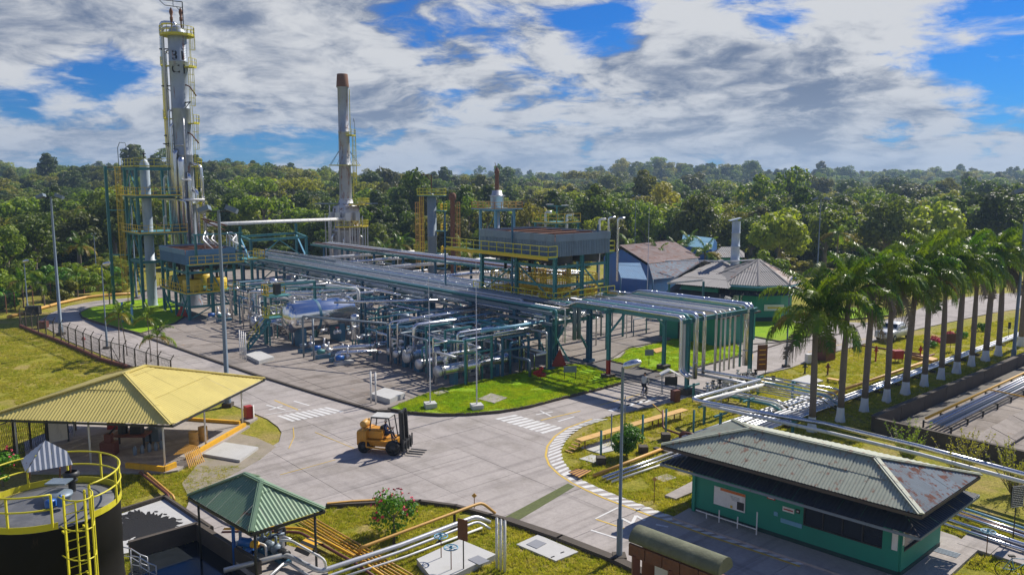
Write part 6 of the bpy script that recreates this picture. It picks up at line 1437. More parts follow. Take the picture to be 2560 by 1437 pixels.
for k in range(5): p = G(2330+k*7.5, 1372+k*3.2, .15); q = G(2352+k*6.5, 1362+k*1.6, .15); 
for k in range(5): p = G(2326, 1374, .16)+d1n*k*.0-ns_*0+Vector((0, 0, 0)); mb.beam(p+d2n*(k*.12), p+d2n*(k*.12)+d1n*1.1, .05, .05)
solo('floor_grate', 'small slatted grate on the paving behind the green building corner', 'grate', mb, M['greysteel'], tuple(G(2326, 1374, 0)), grid=False)
fe = Thing('fire_extinguisher', 'red fire extinguisher hung at the right corner of the green building', 'fire extinguisher', tuple(G(2340, 1330, 0)), grid=False)
p = G(2340, 1352, 0)+Vector((0, 0, 1.0)); mb = MB(); mb.lathe(p, p+ZV*.7, [(0, .06), (.05, .11), (.5, .11), (.6, .05), (.66, .04)], 12); fe.part('cylinder', mb, M['red']); mb = MB(); mb.box(tuple(p+ZV*.7), (.14, .04, .06)); fe.part('valve_head', mb, M['black'])

# ------------------------------------------------ generic open shelters
def hip_shelter(name, lab, corners, z, ridge, rz_, m, posts, postm, pz, cat='shelter', pitch=.2, sw=1.0, rl=2.4, capw=.35, pr=.06):
    """corners: four (px,py) eave corners (FL, FR, BR, BL), ridge: one or two (px,py)"""
    C = [G(*c, z) if c else None for c in corners]; Rg = [G(*r_, rz_) for r_ in ridge]
    if C[2] is None: C[2] = C[1]+(C[3]-C[0])
    if C[3] is None: C[3] = C[0]+(C[2]-C[1])
    e_ = (C[1]-C[0]).normalized(); Rg[1] = Rg[0]+e_*abs((Rg[1]-Rg[0]).dot(e_)); t = Thing(name, lab, cat, (C[0].x, C[0].y, 0), grid=False)
    if len(Rg) == 1: Rg = Rg*2
    r0, r1 = Rg
    for k, ps in enumerate(([C[0], C[1], r1, r0], [C[1], C[2], r1], [C[2], C[3], r0, r1], [C[3], C[0], r0])):
        if (r1-r0).length < 1e-3 and len(ps) == 4: ps = ps[:3]
        roof_plane(t, ps, m, pitch=pitch, sw=sw, rl=rl, seed=k)
    for a, b in ((C[0], r0), (C[1], r1), (C[2], r1), (C[3], r0)) + (((r0, r1),) if (r1-r0).length > .1 else ()): ridgecap(t, a, b, m, capw)
    mb = MB()
    for k in range(4): mb.beam(C[k]-ZV*.08, C[(k+1) % 4]-ZV*.08, .06, .12)
    for a in range(4): mb.beam(C[a]-ZV*.1, (r0 if a in (0, 3) else r1)-ZV*.1, .07, .1)
    t.part('rafter', mb, M['dark'])
    for q_ in (posts or inset(C, .3, 0)):
        g0 = G(q_[0], q_[1], pz) if posts else Vector((q_.x, q_.y, pz)); mb = MB(); mb.rod(g0, Vector((g0.x, g0.y, z+.15)), pr, 8); t.part('post', mb, M[postm])
    return t, C, Rg
YS, YC, _ = hip_shelter('open_shelter', 'large open shelter with a yellow corrugated hipped roof on white posts', [(432, 1062), (662, 947), None, (-45, 1046)], 3.2, [(313, 934), (366, 916)], 5.3, M['roof_yellow'],
    [(413, 1172), (515, 1118), (607, 1062), (45, 1145), (228, 1160), (186, 1090), (-40, 1160)], 'white', .1)
# fix: apex of this roof leans as in the photograph (short ridge)
fl_ = MB(); fl_.prism([tuple(p)[:2] for p in ipoly([(70, 1185), (412, 1186), (445, 1180), (625, 1068), (455, 1050), (200, 1050), (60, 1110)])], 0, .14); floor = struct('shelter_floor', fl_, M['conc'])
def kerb_box(lab, pts, hgt__, wdt, m, grp='painted kerbs of the yellow-roofed shelter'):
    mb = MB(); P = [G(*p) for p in pts]
    for a, b in zip(P, P[1:]): mb.beam(a+ZV*(hgt__/2+.1), b+ZV*(hgt__/2+.1), wdt, hgt__)
    return solo('painted_kerb', lab, 'kerb', mb, M[m], (P[0].x, P[0].y, 0), grp, grid=False)
kerb_box('yellow kerb along the front right side of the shelter floor', [(316, 1174), (411, 1184), (440, 1172)], .35, .16, 'orange'); kerb_box('yellow kerb along the right side of the shelter floor', [(470, 1153), (612, 1070)], .28, .22, 'orange'); kerb_box('yellow kerb behind the shelter floor', [(458, 1054), (600, 1064)], .25, .18, 'orange')
# sloped yellow bars (cattle-guard like ramp) beside the shelter
rm = Thing('bar_ramp', 'fan of ochre bent bars forming a small ramp at the shelter edge', 'ramp', tuple(G(470, 1165)), grid=False)
for k in range(9):
    a_, b_, c_ = G(434+k*3.9, 1136-k*3.2, .75), G(462+k*4.1, 1132-k*2.0+0, .72), G(474+k*4.6, 1170-k*2.0, .05)
    mb = MB(); mb.beam(a_, b_, .055, .05); mb.beam(b_, c_, .055, .05); rm.part('bar', mb, M['ochre'])
mb = MB(); mb.beam(G(440, 1135, .62), G(500, 1118, .62), .06); rm.part('crossbar', mb, M['dark'])
dm = Thing('oil_drum', 'ochre oil drum by the right post of the shelter, nearer one', 'drum', tuple(G(485, 1112)), 'ochre drums under the yellow roof', grid=False)
p = G(485, 1112, .14); mb = MB(); mb.lathe(p, p+ZV*.9, [(0, .29), (.01, .3), (.29, .29), (.3, .31), (.32, .29), (.58, .29), (.6, .31), (.62, .29), (.88, .29), (.9, .3), (.88, .26), (.87, .01)], 16); dm.part('body', mb, M['ochre'])
dup(dm.o, tuple(G(508, 1100)), label='ochre oil drum by the right post of the shelter, farther one')
p = G(145, 1130, 0); nb = Thing('white_panel', 'big faded white panel board leaning behind the shelter floor at left', 'board', tuple(p), grid=False); mb = MB(); a_, b_ = G(123, 1118, 0), G(172, 1108, 0); mb.beam(a_+ZV*1.3, b_+ZV*1.3, .05, 2.0); nb.part('board', mb, M['white']); mb = MB(); mb.beam(a_, a_+ZV*2.2, .08); mb.beam(b_, b_+ZV*2.2, .08); nb.part('post', mb, M['dark'])
tb = Thing('machine_table', 'red-edged work bench with machinery in the shade of the yellow roof', 'table', tuple(G(330, 1120)), grid=False); c_ = G(330, 1120, 0)
mb = MB(); mb.box((c_.x, c_.y, .95), (2.2, 1.1, .12)); tb.part('table_top', mb, M['maroon'])
for a in (-1, 1):
    for b in (-.45, .45): mb = MB(); mb.box((c_.x+a, c_.y+b, .5), (.1, .1, .8)); tb.part('leg', mb, M['dark'])
mb = MB(); mb.lathe((c_.x-.5, c_.y, 1.0), (c_.x-.5, c_.y, 1.7), [(0, .3), (.5, .3), (.7, .1)], 12); mb.box((c_.x+.4, c_.y, 1.25), (.7, .5, .5)); tb.part('machine', mb, M['dark'])
for i, (px, py, lab) in enumerate(((275, 1140, 'dim red machine stand under the yellow roof, left one'), (385, 1105, 'dim blue-grey machine stand under the yellow roof, right one'), (290, 1075, 'red box in the shade at the rear of the shelter'))):
    c_ = G(px, py, 0); t = Thing('machine_stand', lab, 'machine', tuple(c_), grid=False); mb = MB(); mb.box((c_.x, c_.y, .55), (.9, .6, .8)); mb.box((c_.x, c_.y, 1.2), (.4, .4, .5)); t.part('body', mb, M[('maroon', 'greysteel', 'red')[i]]); mb = MB(); mb.rod((c_.x, c_.y, 1.4), (c_.x+.5, c_.y, 1.9), .06, 6); t.part('arm', mb, M['dark'])
for i, (px, py) in enumerate(((338, 1128), (356, 1124), (374, 1120), (390, 1117), (404, 1113))):
    c_ = G(px, py+8, .14); t = Thing('gas_bottle', 'small pale bottle in the row at the shelter edge, '+['first', 'second', 'third', 'fourth', 'fifth'][i]+' from the left', 'bottle', tuple(c_), 'pale bottles in the shelter', grid=False); mb = MB(); mb.lathe(c_, c_+ZV*.55, [(0, .12), (.4, .13), (.48, .06), (.55, .04)], 10); t.part('body', mb, M['greysteel'])
# ------------------------------------------------ black tank, railing, ladder, canopy
TX, TY, TH, TR = -15.85, 26.2, 6.0, 2.22
tk = Thing('storage_tank', 'big black storage tank with a domed grey top at the lower left corner', 'tank', (TX, TY, 0), grid=False)
mb = MB(); mb.lathe((TX, TY, 0), (TX, TY, TH), [(0, TR-.06), (1.5, TR-.06), (1.52, TR-.04), (3.0, TR-.04), (3.02, TR-.06), (4.5, TR-.06), (4.52, TR-.04), (5.9, TR-.04)], 48); tk.part('shell', mb, M['tankblack'])
mb = MB(); mb.lathe((TX, TY, TH-.12), (TX, TY, TH+.6), [(0, TR-.05), (.02, TR-.06), (.14, TR*.66), (.24, TR*.3), (.27, .01)], 48); tk.part('top_plate', mb, mat('grey_tank_top', (.13, .135, .145), .5, .2, .25, 1.2, dirt=.5, dirtcol=(.3, .3, .31)))
def cpt(a, r, z): return Vector((TX+math.cos(a)*r, TY+math.sin(a)*r, z))
camang = math.atan2(-TY, -TX)      # towards the camera foot
GAP0, GAP1 = R(-58), R(-28)     # opening at the ladder
mb = MB(); N = 40
for k in range(N):
    a0_, a1_ = R(360)*k/N, R(360)*(k+1)/N
    if GAP0 < ((a0_+math.pi) % (2*math.pi))-math.pi+.05 and ((a0_+math.pi) % (2*math.pi))-math.pi < GAP1: continue
    for z0_, z1_ in ((TH-.08, TH+.14),):
        mb.face([cpt(a0_, TR, z0_), cpt(a1_, TR, z0_), cpt(a1_, TR, z1_), cpt(a0_, TR, z1_)], True); mb.face([cpt(a0_, TR-.015, z1_), cpt(a1_, TR-.015, z1_), cpt(a1_, TR-.015, z0_), cpt(a0_, TR-.015, z0_)], True)
        mb.face([cpt(a0_, TR-.015, z1_), cpt(a0_, TR, z1_), cpt(a1_, TR, z1_), cpt(a1_, TR-.015, z1_)])
tk.part('toe_board', mb, M['ylime'])
for hz_ in (.62, 1.1):
    aa = [GAP1+R(360-30)*k/44 for k in range(45)]; mb = MB(); mb.tube([cpt(a, TR, TH+hz_) for a in aa], .032, 6); tk.part('rail', mb, M['ylime'])
for k in range(11):
    a = GAP1+R(330)*k/10; mb = MB(); mb.beam(cpt(a, TR, TH), cpt(a, TR, TH+1.1), .06); tk.part('rail_post', mb, M['ylime'])
la = (GAP0+GAP1)/2 - R(0); f_ = Vector((math.cos(la), math.sin(la), 0))
ladder(tk, cpt(la, TR+.28, 0), TH+1.1, f_, 'ylime', w_=.62, r=.026)
mb = MB(); [mb.beam(cpt(la, TR-.05, z_)+Vector((-f_.y, f_.x, 0))*s_*.31, cpt(la, TR+.28, z_)+Vector((-f_.y, f_.x, 0))*s_*.31, .06) for z_ in (2, 4.2, 5.8) for s_ in (-1, 1)]; tk.part('ladder_bracket', mb, M['ylime'])
mb = MB(); c_ = cpt(R(75), 1.0, TH); mb.lathe(c_, c_+ZV*.9, [(0, .12), (.42, .12), (.45, .2), (.5, .2), (.55, .12), (.62, .26), (.74, .28), (.8, .2)], 14); tk.part('vent', mb, M['dark'])
c_ = cpt(R(-10), .35, TH+.2); mb = MB(); mb.lathe(c_-ZV*.1, c_+ZV*.3, [(0, .4), (.2, .4), (.22, .46), (.3, .46), (.32, .01)], 18); mb.box((c_.x-.2, c_.y+.45, c_.z+.45), (.7, .55, .05)); tk.part('manhole', mb, M['greysteel'])
mb = MB(); c2_ = cpt(R(-40), 1.0, TH+.2); mb.lathe(c2_, c2_+ZV*.4, [(0, .12), (.3, .12), (.4, .03)], 12); mb.lathe(c2_+Vector((-.35, 0, 0)), c2_+Vector((-.35, 0, .25)), [(0, .18), (.2, .18), (.25, .02)], 12); tk.part('gauge_head', mb, M['bluepump'])
# little corrugated canopy behind the tank
zc_ = 7.4
cp = Thing('tank_canopy', 'small pale corrugated gabled canopy standing over the tank rim', 'canopy', tuple(G(110, 1190, 6)), grid=False)
a_, b_, c_, d_ = G(66, 1183, 7.0), G(180, 1162, 7.0), G(112, 1103, 7.9), G(112, 1103, 7.9)
rA, rB = G(112, 1103, 7.8), G(146, 1121, 7.8)
A1_, A2_ = G(66, 1181, 7.0), G(182, 1161, 7.0); A3_ = G(54, 1150, 7.0)
roof_plane(cp, [A1_, A2_, G(168, 1128, 7.45), rA], M['galv'], pitch=.16, sw=.8, rl=3, amp=.03); roof_plane(cp, [A3_, A1_, rA], M['galv'], pitch=.16, sw=.8, rl=3, amp=.03)
mb = MB(); mb.rod(G(150, 1205, 6.1), G(150, 1168, 7.0), .03, 6); mb.rod(G(74, 1200, 6.1), G(74, 1181, 7.0), .03, 6); mb.rod(G(176, 1215, 6.1), G(176, 1163, 7.0), .025, 6); cp.part('post', mb, M['rust'])

# ------------------------------------------------ pump shelter with green roof
GS, GC_, GR = hip_shelter('pump_shelter', 'small open pump shelter with a green corrugated hipped roof on dark posts', [(470, 1240), (628, 1332), (812, 1274), None], 3.0, [(612, 1186), (652, 1206)], 4.1, M['roof_pump'],
    None, 'dark', .0, pitch=.16, sw=.85, rl=1.8, capw=.24, pr=.055)
# concrete basin with oil residue and dark pit
mb = MB(); mb.prism([tuple(p)[:2] for p in ipoly([(270, 1300), (412, 1252), (528, 1330), (330, 1385), (250, 1400)])], 0, .12); sl0 = struct('residue_basin', mb, M['concwhite'])
kerbline([(300, 1285), (412, 1250), (530, 1330), (350, 1378)], .14, .3, 'concdark', name='basin_kerb')
def blob(cx, cy, rx, ry, z, n=60, seed=1, rough=.3):
    rr = random.Random(seed); out = []
    for k in range(n):
        a = 2*math.pi*k/n; q = 1+rough*(noise.noise(Vector((math.cos(a)*2+seed, math.sin(a)*2, 0)))+.6*noise.noise(Vector((math.cos(a)*9, math.sin(a)*9, seed)))+rr.uniform(-.12, .12)); out.append(G(cx+math.cos(a)*rx*q, cy+math.sin(a)*ry*q, z))
    return out
mb = MB(); mb.prism([tuple(p)[:2] for p in blob(368, 1318, 70, 37, .13, 140, 2, .5)], .1, .135)
for q in range(46):
    rr = random.Random(q); a = rr.uniform(0, 6.28); d_ = rr.uniform(.75, 1.25); mb.prism([tuple(p)[:2] for p in blob(368+math.cos(a)*72*d_, 1318+math.sin(a)*36*d_, rr.uniform(2, 9), rr.uniform(1, 4), .13, 9, q, .6)], .1, .134+q*.0002)
struct('oily_residue', mb, M['oil'], kind='stuff')
mb = MB(); mb.prism([tuple(p)[:2] for p in ipoly([(470, 1250), (505, 1240), (590, 1290), (640, 1315), (620, 1335), (560, 1310)])], 0, .15); struct('footpath', mb, M['conc'])
pit = ipoly([(330, 1400), (495, 1352), (640, 1450), (620, 1560), (300, 1560)])
mb = MB(); mb.prism([tuple(p)[:2] for p in pit], 0, .06); struct('pit_floor', mb, mat('wet_pit_floor', (.018, .022, .026), .12, 0, .4, 2, worldc=True))
mb = MB()
for a, b in (((325, 1400), (495, 1350)), ((495, 1350), (650, 1452))): mb.beam(G(*a)+ZV*.45, G(*b)+ZV*.45, .22, .9)
struct('pit_wall', mb, M['concdark'])
mb = MB(); mb.prism([tuple(p)[:2] for p in ipoly([(500, 1352), (560, 1332), (800, 1400), (830, 1470), (660, 1470)])], 0, .3); struct('pump_plinth', mb, M['conc'])
wr = Thing('stair_rail', 'pale blue-grey handrail of the short stair between tank and pit', 'handrail', tuple(G(330, 1420)), grid=False)
for dx, dy in ((0, 0), (22, 22)):
    mb = MB(); P_ = [G(304+dx, 1366+dy, .9), G(326+dx, 1370+dy, .9), G(350+dx, 1385+dy, .75), G(368+dx, 1392+dy, .7)]; mb.tube(P_, .03, 6); mb.tube([p-ZV*.4 for p in P_], .022, 6); [mb.rod((p.x, p.y, 0), p, .025, 6) for p in P_]; wr.part('rail', mb, M['galv'])
def vpump(px, py, lab, m, rz=0.5, s=1.0):
    c_ = G(px, py, .3); t = Thing('pump_set', lab, 'pump', tuple(G(px, py)), grid=False); d = Vector((math.cos(rz), math.sin(rz), 0)); 
    mb = MB(); mb.beam(c_-d*.8*s+ZV*.1, c_+d*.8*s+ZV*.1, .5*s, .2); t.part('base_frame', mb, M['shadeblue'])
    mb = MB(); mb.lathe(c_-d*.75*s+ZV*.55*s, c_+ZV*.55*s, [(0, .12*s), (.03, .27*s), (.5*s, .27*s), (.6*s, .12*s), (.75*s, .06*s)], 14); [mb.beam(c_-d*(.65-.1*k)*s+ZV*.55*s-Vector((0, 0, .29*s)), c_-d*(.65-.1*k)*s+ZV*.55*s+ZV*.29*s, .03, .03) for k in range(5)]; t.part('motor', mb, M[m])
    mb = MB(); mb.lathe(c_+d*.1*s+ZV*.55*s, c_+d*.75*s+ZV*.55*s, [(0, .1*s), (.05, .3*s), (.3*s, .32*s), (.36*s, .12*s), (.6*s, .16*s), (.65*s, .16*s)], 14); mb.rod(c_+d*.35*s+ZV*.8*s, c_+d*.35*s+ZV*1.3*s, .08*s, 8); t.part('casing', mb, M['greysteel'])
    return t
vpump(612, 1395, 'blue electric pump set under the green pump shelter, left one', 'bluepump', 2.4, .9); vpump(665, 1380, 'grey pump set under the green pump shelter, middle one', 'greysteel', 2.4, .8); vpump(700, 1400, 'dark pump set under the green pump shelter, right one', 'dark', 2.4, .8)
bp = Thing('pump_motor', 'bright blue motor with a yellow coupling guard raised on a frame under the green roof', 'motor', tuple(G(620, 1375)), grid=False); c_ = G(618, 1352, 1.25)
mb = MB(); mb.lathe(c_-Vector((.35, .0, 0)), c_+Vector((.3, -.1, -.05)), [(0, .1), (.03, .2), (.5, .2), (.6, .12)], 14); bp.part('motor', mb, M['bluepump']); mb = MB(); mb.lathe(c_+Vector((.2, -.1, -.05)), c_+Vector((.6, -.2, -.12)), [(0, .12), (.05, .17), (.3, .17), (.4, .08)], 12); bp.part('guard', mb, M['orange']); mb = MB(); mb.beam(c_-ZV*.2, (c_.x, c_.y, .3), .25); bp.part('stand', mb, M['shadeblue'])
bpo = G(587, 1415, .0); mb = MB(); mb.rod(bpo, bpo+ZV*1.9, .08, 8); mb.box((bpo.x, bpo.y, 1.9), (.2, .2, .1)); solo('blue_post', 'dark blue post in front of the pumps under the green shelter', 'post', mb, M['bluepump'], tuple(bpo), grid=False)
for i in range(12):
    rr = random.Random(i+70); px, py = rr.uniform(635, 720), rr.uniform(1345, 1405); c_ = G(px, py, .3); z1 = rr.uniform(.6, 1.3); m_ = rr.choice(('galv', 'dark', 'white', 'greysteel')); mb = MB(); mb.tube([c_, c_+ZV*z1, c_+Vector((rr.uniform(-.8, .8), rr.uniform(-.6, .6), z1))], rr.uniform(.04, .09), 7, fil=.15)
    solo('pipe', PIPE_LAB.get(m_, 'dark steel')+' small bent pipe beside the pumps under the green shelter', 'pipe', mb, M[m_], tuple(Vector((c_.x, c_.y, 0))), 'small pipes under the green shelter', grid=False)
def pp(lab, pts, r, m, group='foreground pipes', n=10, fil=.3, sup=None, name='pipe'):
    return pipe_px(name, lab, 'pipe', pts, r, m, group=group, fil=fil, n=n, sup=sup)
pp('thick grey pipe running from the pump shelter along the foreground and up right', [(560, 1425, .75), (715, 1385, .75), (800, 1428, .5), (1000, 1362, .6), (1190, 1290, .7), (1225, 1305, .3)], .11, 'galv', sup=4)
pp('second grey pipe right under the thick one in the foreground', [(640, 1470, .5), (715, 1402, .5), (790, 1450, .35), (1000, 1378, .45), (1196, 1302, .5), (1226, 1322, .2)], .07, 'galv')
pp('white bent pipe rising from the pump shelter to the post', [(700, 1350, 1.0), (728, 1350, 1.1), (812, 1398, 1.1), (816, 1425, .4)], .055, 'white')
pp('third thin white pipe of the foreground run', [(812, 1456, .3), (1010, 1392, .35), (1205, 1318, .35)], .05, 'white')
pp('long brown-ochre pipe crossing the foreground lawn above the grey pipes', [(900, 1380, .1), (902, 1368, .75), (1205, 1255, .85), (1238, 1282, .2)], .075, 'ochre', sup=3)
for i in range(5):
    pp('straight ochre ground pipe in the bundle, '+['first', 'second', 'third', 'fourth', 'fifth'][i]+' from the left', [(745+i*9, 1300-i*2, .14), (985+i*12, 1445-i*2, .14)], .035, 'orange' if i % 2 else 'ochre', group='ochre ground pipe bundle')
pp('maroon and ochre upper pipe bending around the pump shelter', [(560, 1322, .3), (680, 1318, .35), (755, 1320, .35), (890, 1392, .3), (960, 1440, .3)], .07, 'orange')
pp('maroon pipe bending around the pump shelter', [(555, 1330, .3), (680, 1327, .3), (750, 1330, .3), (885, 1405, .25), (950, 1450, .25)], .07, 'maroon')
pp('maroon pipe crossing the lawn near the small grey basin', [(350, 1180, .3), (420, 1236, .3), (424, 1250, .1)], .08, 'maroon'); pp('ochre pipe beside the maroon one near the small basin', [(362, 1178, .3), (432, 1238, .3), (436, 1250, .1)], .07, 'ochre')
kerb_box('ochre painted kerb along the road behind the flowering bush', [(818, 1268), (880, 1262), (940, 1259)], .16, .14, 'ochre', 'ochre kerbs')
# striped hump plate
mb = MB(); c_ = ipoly([(735, 1375), (785, 1345), (815, 1358), (770, 1390)], .3)
hp_ = Thing('hazard_plate', 'small arched plate with black and orange hazard stripes by the pump shelter', 'plate', tuple(Vector((c_[0].x, c_[0].y, 0))), grid=False)
for k in range(7):
    a_, b_ = c_[0].lerp(c_[1], k/7), c_[0].lerp(c_[1], (k+1)/7); d_, e_ = c_[3].lerp(c_[2], k/7), c_[3].lerp(c_[2], (k+1)/7); z_ = lambda f: ZV*(.25*math.sin(math.pi*f)); mb = MB(); mb.face([a_+z_(k/7), b_+z_((k+1)/7), e_+z_((k+1)/7), d_+z_(k/7)]); hp_.part('stripe', mb, M['orange'] if k % 2 else M['black'])

# ------------------------------------------------ slabs and pits with covers
def cover_slab(lab, pts, h=.14, hatch=None, m='concwhite', name='concrete_slab', cat='slab'):
    t = Thing(name, lab, cat, tuple(G(*pts[0])), grid=False); mb = MB(); mb.prism([tuple(p)[:2] for p in ipoly(pts)], 0, h); t.part('slab', mb, M[m])
    if hatch: 
        mb = MB(); mb.prism([tuple(G(p[0], p[1], h))[:2] for p in hatch], h, h+.025); t.part('hatch', mb, mat('grey_hatch', (.25, .26, .28), .6))
    return t
s1 = cover_slab('white rectangular slab cover with a grey square on the foreground lawn', [(1291, 1364), (1345, 1340), (1446, 1383), (1390, 1406)], .1, [(1316, 1360), (1340, 1348), (1366, 1358), (1342, 1371)])
mb = MB(); mb.beam(G(1378, 1392, .11), G(1386, 1389, .11), .06, .02); mb.beam(G(1402, 1381, .11), G(1410, 1378, .11), .06, .02); s1.part('handle', mb, M['dark'])
s2 = cover_slab('white concrete pit top under the two blue valve wheels', [(1042, 1412), (1150, 1362), (1240, 1400), (1140, 1450), (1080, 1460)], .3, [(1170, 1398), (1195, 1388), (1225, 1402), (1198, 1412)])
cover_slab('flat concrete slab on the kerbed lawn beside the whip mast', [(1195, 1006), (1228, 992), (1268, 1003), (1236, 1017)], .32, None, 'conc'); cover_slab('small flat slab at the pad edge of the kerbed lawn', [(1083, 990), (1106, 982), (1122, 987), (1098, 996)], .29, None, 'conc')
b1 = cover_slab('pale concrete box on the pad corner beside the twin white posts', [(926, 1000), (962, 985), (1013, 998), (975, 1015)], .55, None, 'concwhite', 'concrete_box', 'box'); b2 = cover_slab('long pale concrete box on the pad beside the four white posts', [(614, 898), (648, 888), (686, 904), (648, 915)], .5, None, 'concwhite', 'concrete_box', 'box')
cover_slab('flat pale slab with a worn top beside the shelter drive', [(508, 1142), (560, 1112), (646, 1125), (600, 1158)], .22, None, 'concwhite')
cover_slab('pale slab on the palm lawn beyond the square pipe loop', [(1975, 955), (2020, 940), (2058, 955), (2010, 968)], .15); cover_slab('broken pale slab under the yellow walkway', [(1452, 1120), (1530, 1095), (1545, 1125), (1500, 1135)], .06); cover_slab('small pale slab in front of the round bush', [(1448, 1148), (1480, 1137), (1505, 1145), (1485, 1158)], .06)
cover_slab('grey manhole cover slab on the lawn before the green building', [(1635, 1195), (1668, 1185), (1692, 1195), (1660, 1206)], .05, None, 'conc'); cover_slab('ochre topped small block on the second kerbed lawn', [(1630, 880), (1655, 874), (1664, 882), (1640, 889)], .3, None, 'ochre')
for i, (px, py, lab) in enumerate(((1103, 1395, 'left blue valve handwheel on a tall thin stem'), (1128, 1425, 'right blue valve handwheel on a tall thin stem'), (2466, 1382, 'blue valve handwheel on a stem at the lower right'))):
    H_ = 1.05; b_ = G(px, py, .25 if i < 2 else .15); t = Thing('gate_valve', lab, 'valve wheel', (b_.x, b_.y, 0), 'blue valve wheels on stems', grid=False); mb = MB(); mb.rod(b_, b_+ZV*H_, .022, 6); t.part('stem', mb, M['rust'])
    mb = MB(); rr_ = .30; c_ = b_+ZV*H_; mb.tube([c_+Vector((math.cos(k*math.pi/8)*rr_, math.sin(k*math.pi/8)*rr_, 0)) for k in range(16)], .028, 6, closed=True); [mb.beam(c_-Vector((math.cos(a), math.sin(a), 0))*rr_, c_+Vector((math.cos(a), math.sin(a), 0))*rr_, .03, .02) for a in (.3, 1.35, 2.4)]; mb.lathe(c_-ZV*.04, c_+ZV*.06, [(0, .07), (.1, .06)], 8); t.part('handwheel', mb, M['ltblue'])
# ================================================================ BUILDINGS BEYOND THE PLANT
def hipbox(t, cs, zw, ze_, rg, zr, over, wm, rm, pitch=.3, sw=1.6, rl=3, wall=True):
    """cs: 4 wall corners (world xy), hip roof over them"""
    C = [Vector((c[0], c[1], 0)) for c in cs]; E = inset(C, -over, ze_); r0, r1 = [Vector((r_[0], r_[1], zr)) for r_ in rg]
    if wall:
        mb = MB()
        for k in range(4): wall_panel(mb, C[k], C[(k+1) % 4], 0, zw, .2)
        t.part('wall', mb, wm)
    for k, ps in enumerate(([E[0], E[1], r1, r0], [E[1], E[2], r1], [E[2], E[3], r0, r1], [E[3], E[0], r0])): roof_plane(t, ps, rm[k % len(rm)], pitch=pitch, sw=sw, rl=rl, seed=k+9, amp=.05)
    return C, E, r0, r1
# octagonal green building
c0 = D(1868, 101, 0); ob = Thing('round_building', 'green eight-sided building with grey sheet roof and a lower dark skirt roof', 'building', tuple(c0), grid=False)
def octo(r, z, a0=.2, n=10): return [Vector((c0.x+math.cos(a0+2*math.pi*k/n)*r, c0.y+math.sin(a0+2*math.pi*k/n)*r*1.05, z)) for k in range(n)]
w8, e8, l8, l8i = octo(5.3, 0), octo(6.6, 4.5), octo(6.9, 3.3), octo(5.4, 3.75); ap = Vector((c0.x+.9, c0.y-.8, 7.1)); ap2 = Vector((c0.x-3.2, c0.y+1.5, 6.3))
mb = MB(); mb.prism([(p.x, p.y) for p in w8], 0, 4.4); ob.part('wall', mb, M['green_wall'])
mb = MB(); mb.prism([(p.x, p.y) for p in octo(5.36, 0)], 0, .5); ob.part('plinth', mb, M['green_dark'])
for k in range(10):
    roof_plane(ob, [e8[k], e8[(k+1) % 10], ap], M['roof_grey'] if k not in (8, 9, 0, 7) else M['roof_brown'] if k in (8, 9) else M['roof_grey'], pitch=.3, sw=1.5, rl=3.2, seed=k, amp=.05)
    roof_plane(ob, [l8[k], l8[(k+1) % 10], l8i[(k+1) % 10], l8i[k]], M['canopy_shaded'], pitch=.3, sw=1.5, rl=3, seed=k, amp=.04, name='skirt_sheet')
    mb = MB(); mb.beam(e8[k]-ZV*.12, e8[(k+1) % 10]-ZV*.12, .06, .2); ob.part('fascia', mb, M['ltblue'])
    ridgecap(ob, e8[k], ap, M['roof_grey'], .3)
# wing with the flue stack, left of it
wc = [D(1702, 99, 0), D(1790, 96, 0), D(1830, 110, 0), D(1745, 114, 0)]
wg = Thing('green_wing', 'green wing with a low grey hipped roof joining the eight-sided building at its left', 'building', tuple(wc[0]), grid=False)
_, E_, r0_, r1_ = hipbox(wg, wc, 4.0, 4.3, [D(1755, 104, 0), D(1800, 106, 0)], 6.5, 1.6, M['green_wall'], [M['roof_grey']])
LOW = inset([Vector((c[0], c[1], 0)) for c in wc], -1.9, 3.1); LOI = inset([Vector((c[0], c[1], 0)) for c in wc], -.3, 3.5)
for k in range(4): roof_plane(wg, [LOW[k], LOW[(k+1) % 4], LOI[(k+1) % 4], LOI[k]], M['canopy_shaded'], pitch=.3, sw=1.5, rl=3, name='skirt_sheet')
q = D(1833, 106, 0); fl2 = Thing('flue_stack', 'pale blue-white square-capped flue stack rising through the grey roof', 'chimney', (q.x, q.y, 4.6), grid=False)
mb = MB(); mb.lathe((q.x, q.y, 4.6), (q.x, q.y, 11.6), [(0, .6), (1.8, .58), (1.82, .64), (1.92, .64), (1.94, .57), (3.6, .56), (3.62, .62), (3.72, .62), (3.74, .55), (5.4, .54), (5.42, .6), (5.5, .6), (5.52, .54), (7.0, .54)], 16); fl2.part('pipe', mb, M['pale'])
mb = MB(); mb.box((q.x-.25, q.y-.2, 11.85), (1.5, 1.1, .1), rm=Matrix.Rotation(-.25, 3, 'Y')); mb.beam((q.x, q.y, 11.5), (q.x, q.y, 11.9), .3); fl2.part('rain_cap', mb, M['pale'])
mb = MB(); mb.box((q.x, q.y, 5.3), (1.5, 1.5, .9)); fl2.part('base_box', mb, M['white'])
mb = MB(); mb.beam((q.x-.5, q.y-2, 6.5), (q.x-9, q.y+1.5, 6.2), .16); mb.beam((q.x-.5, q.y-2, 6.5), (q.x+2, q.y-2, 6.7), .16)
solo('pipe', 'pale straight pipe running level behind the flue stack', 'pipe', mb, M['white'], (q.x, q.y, 0), grid=False)
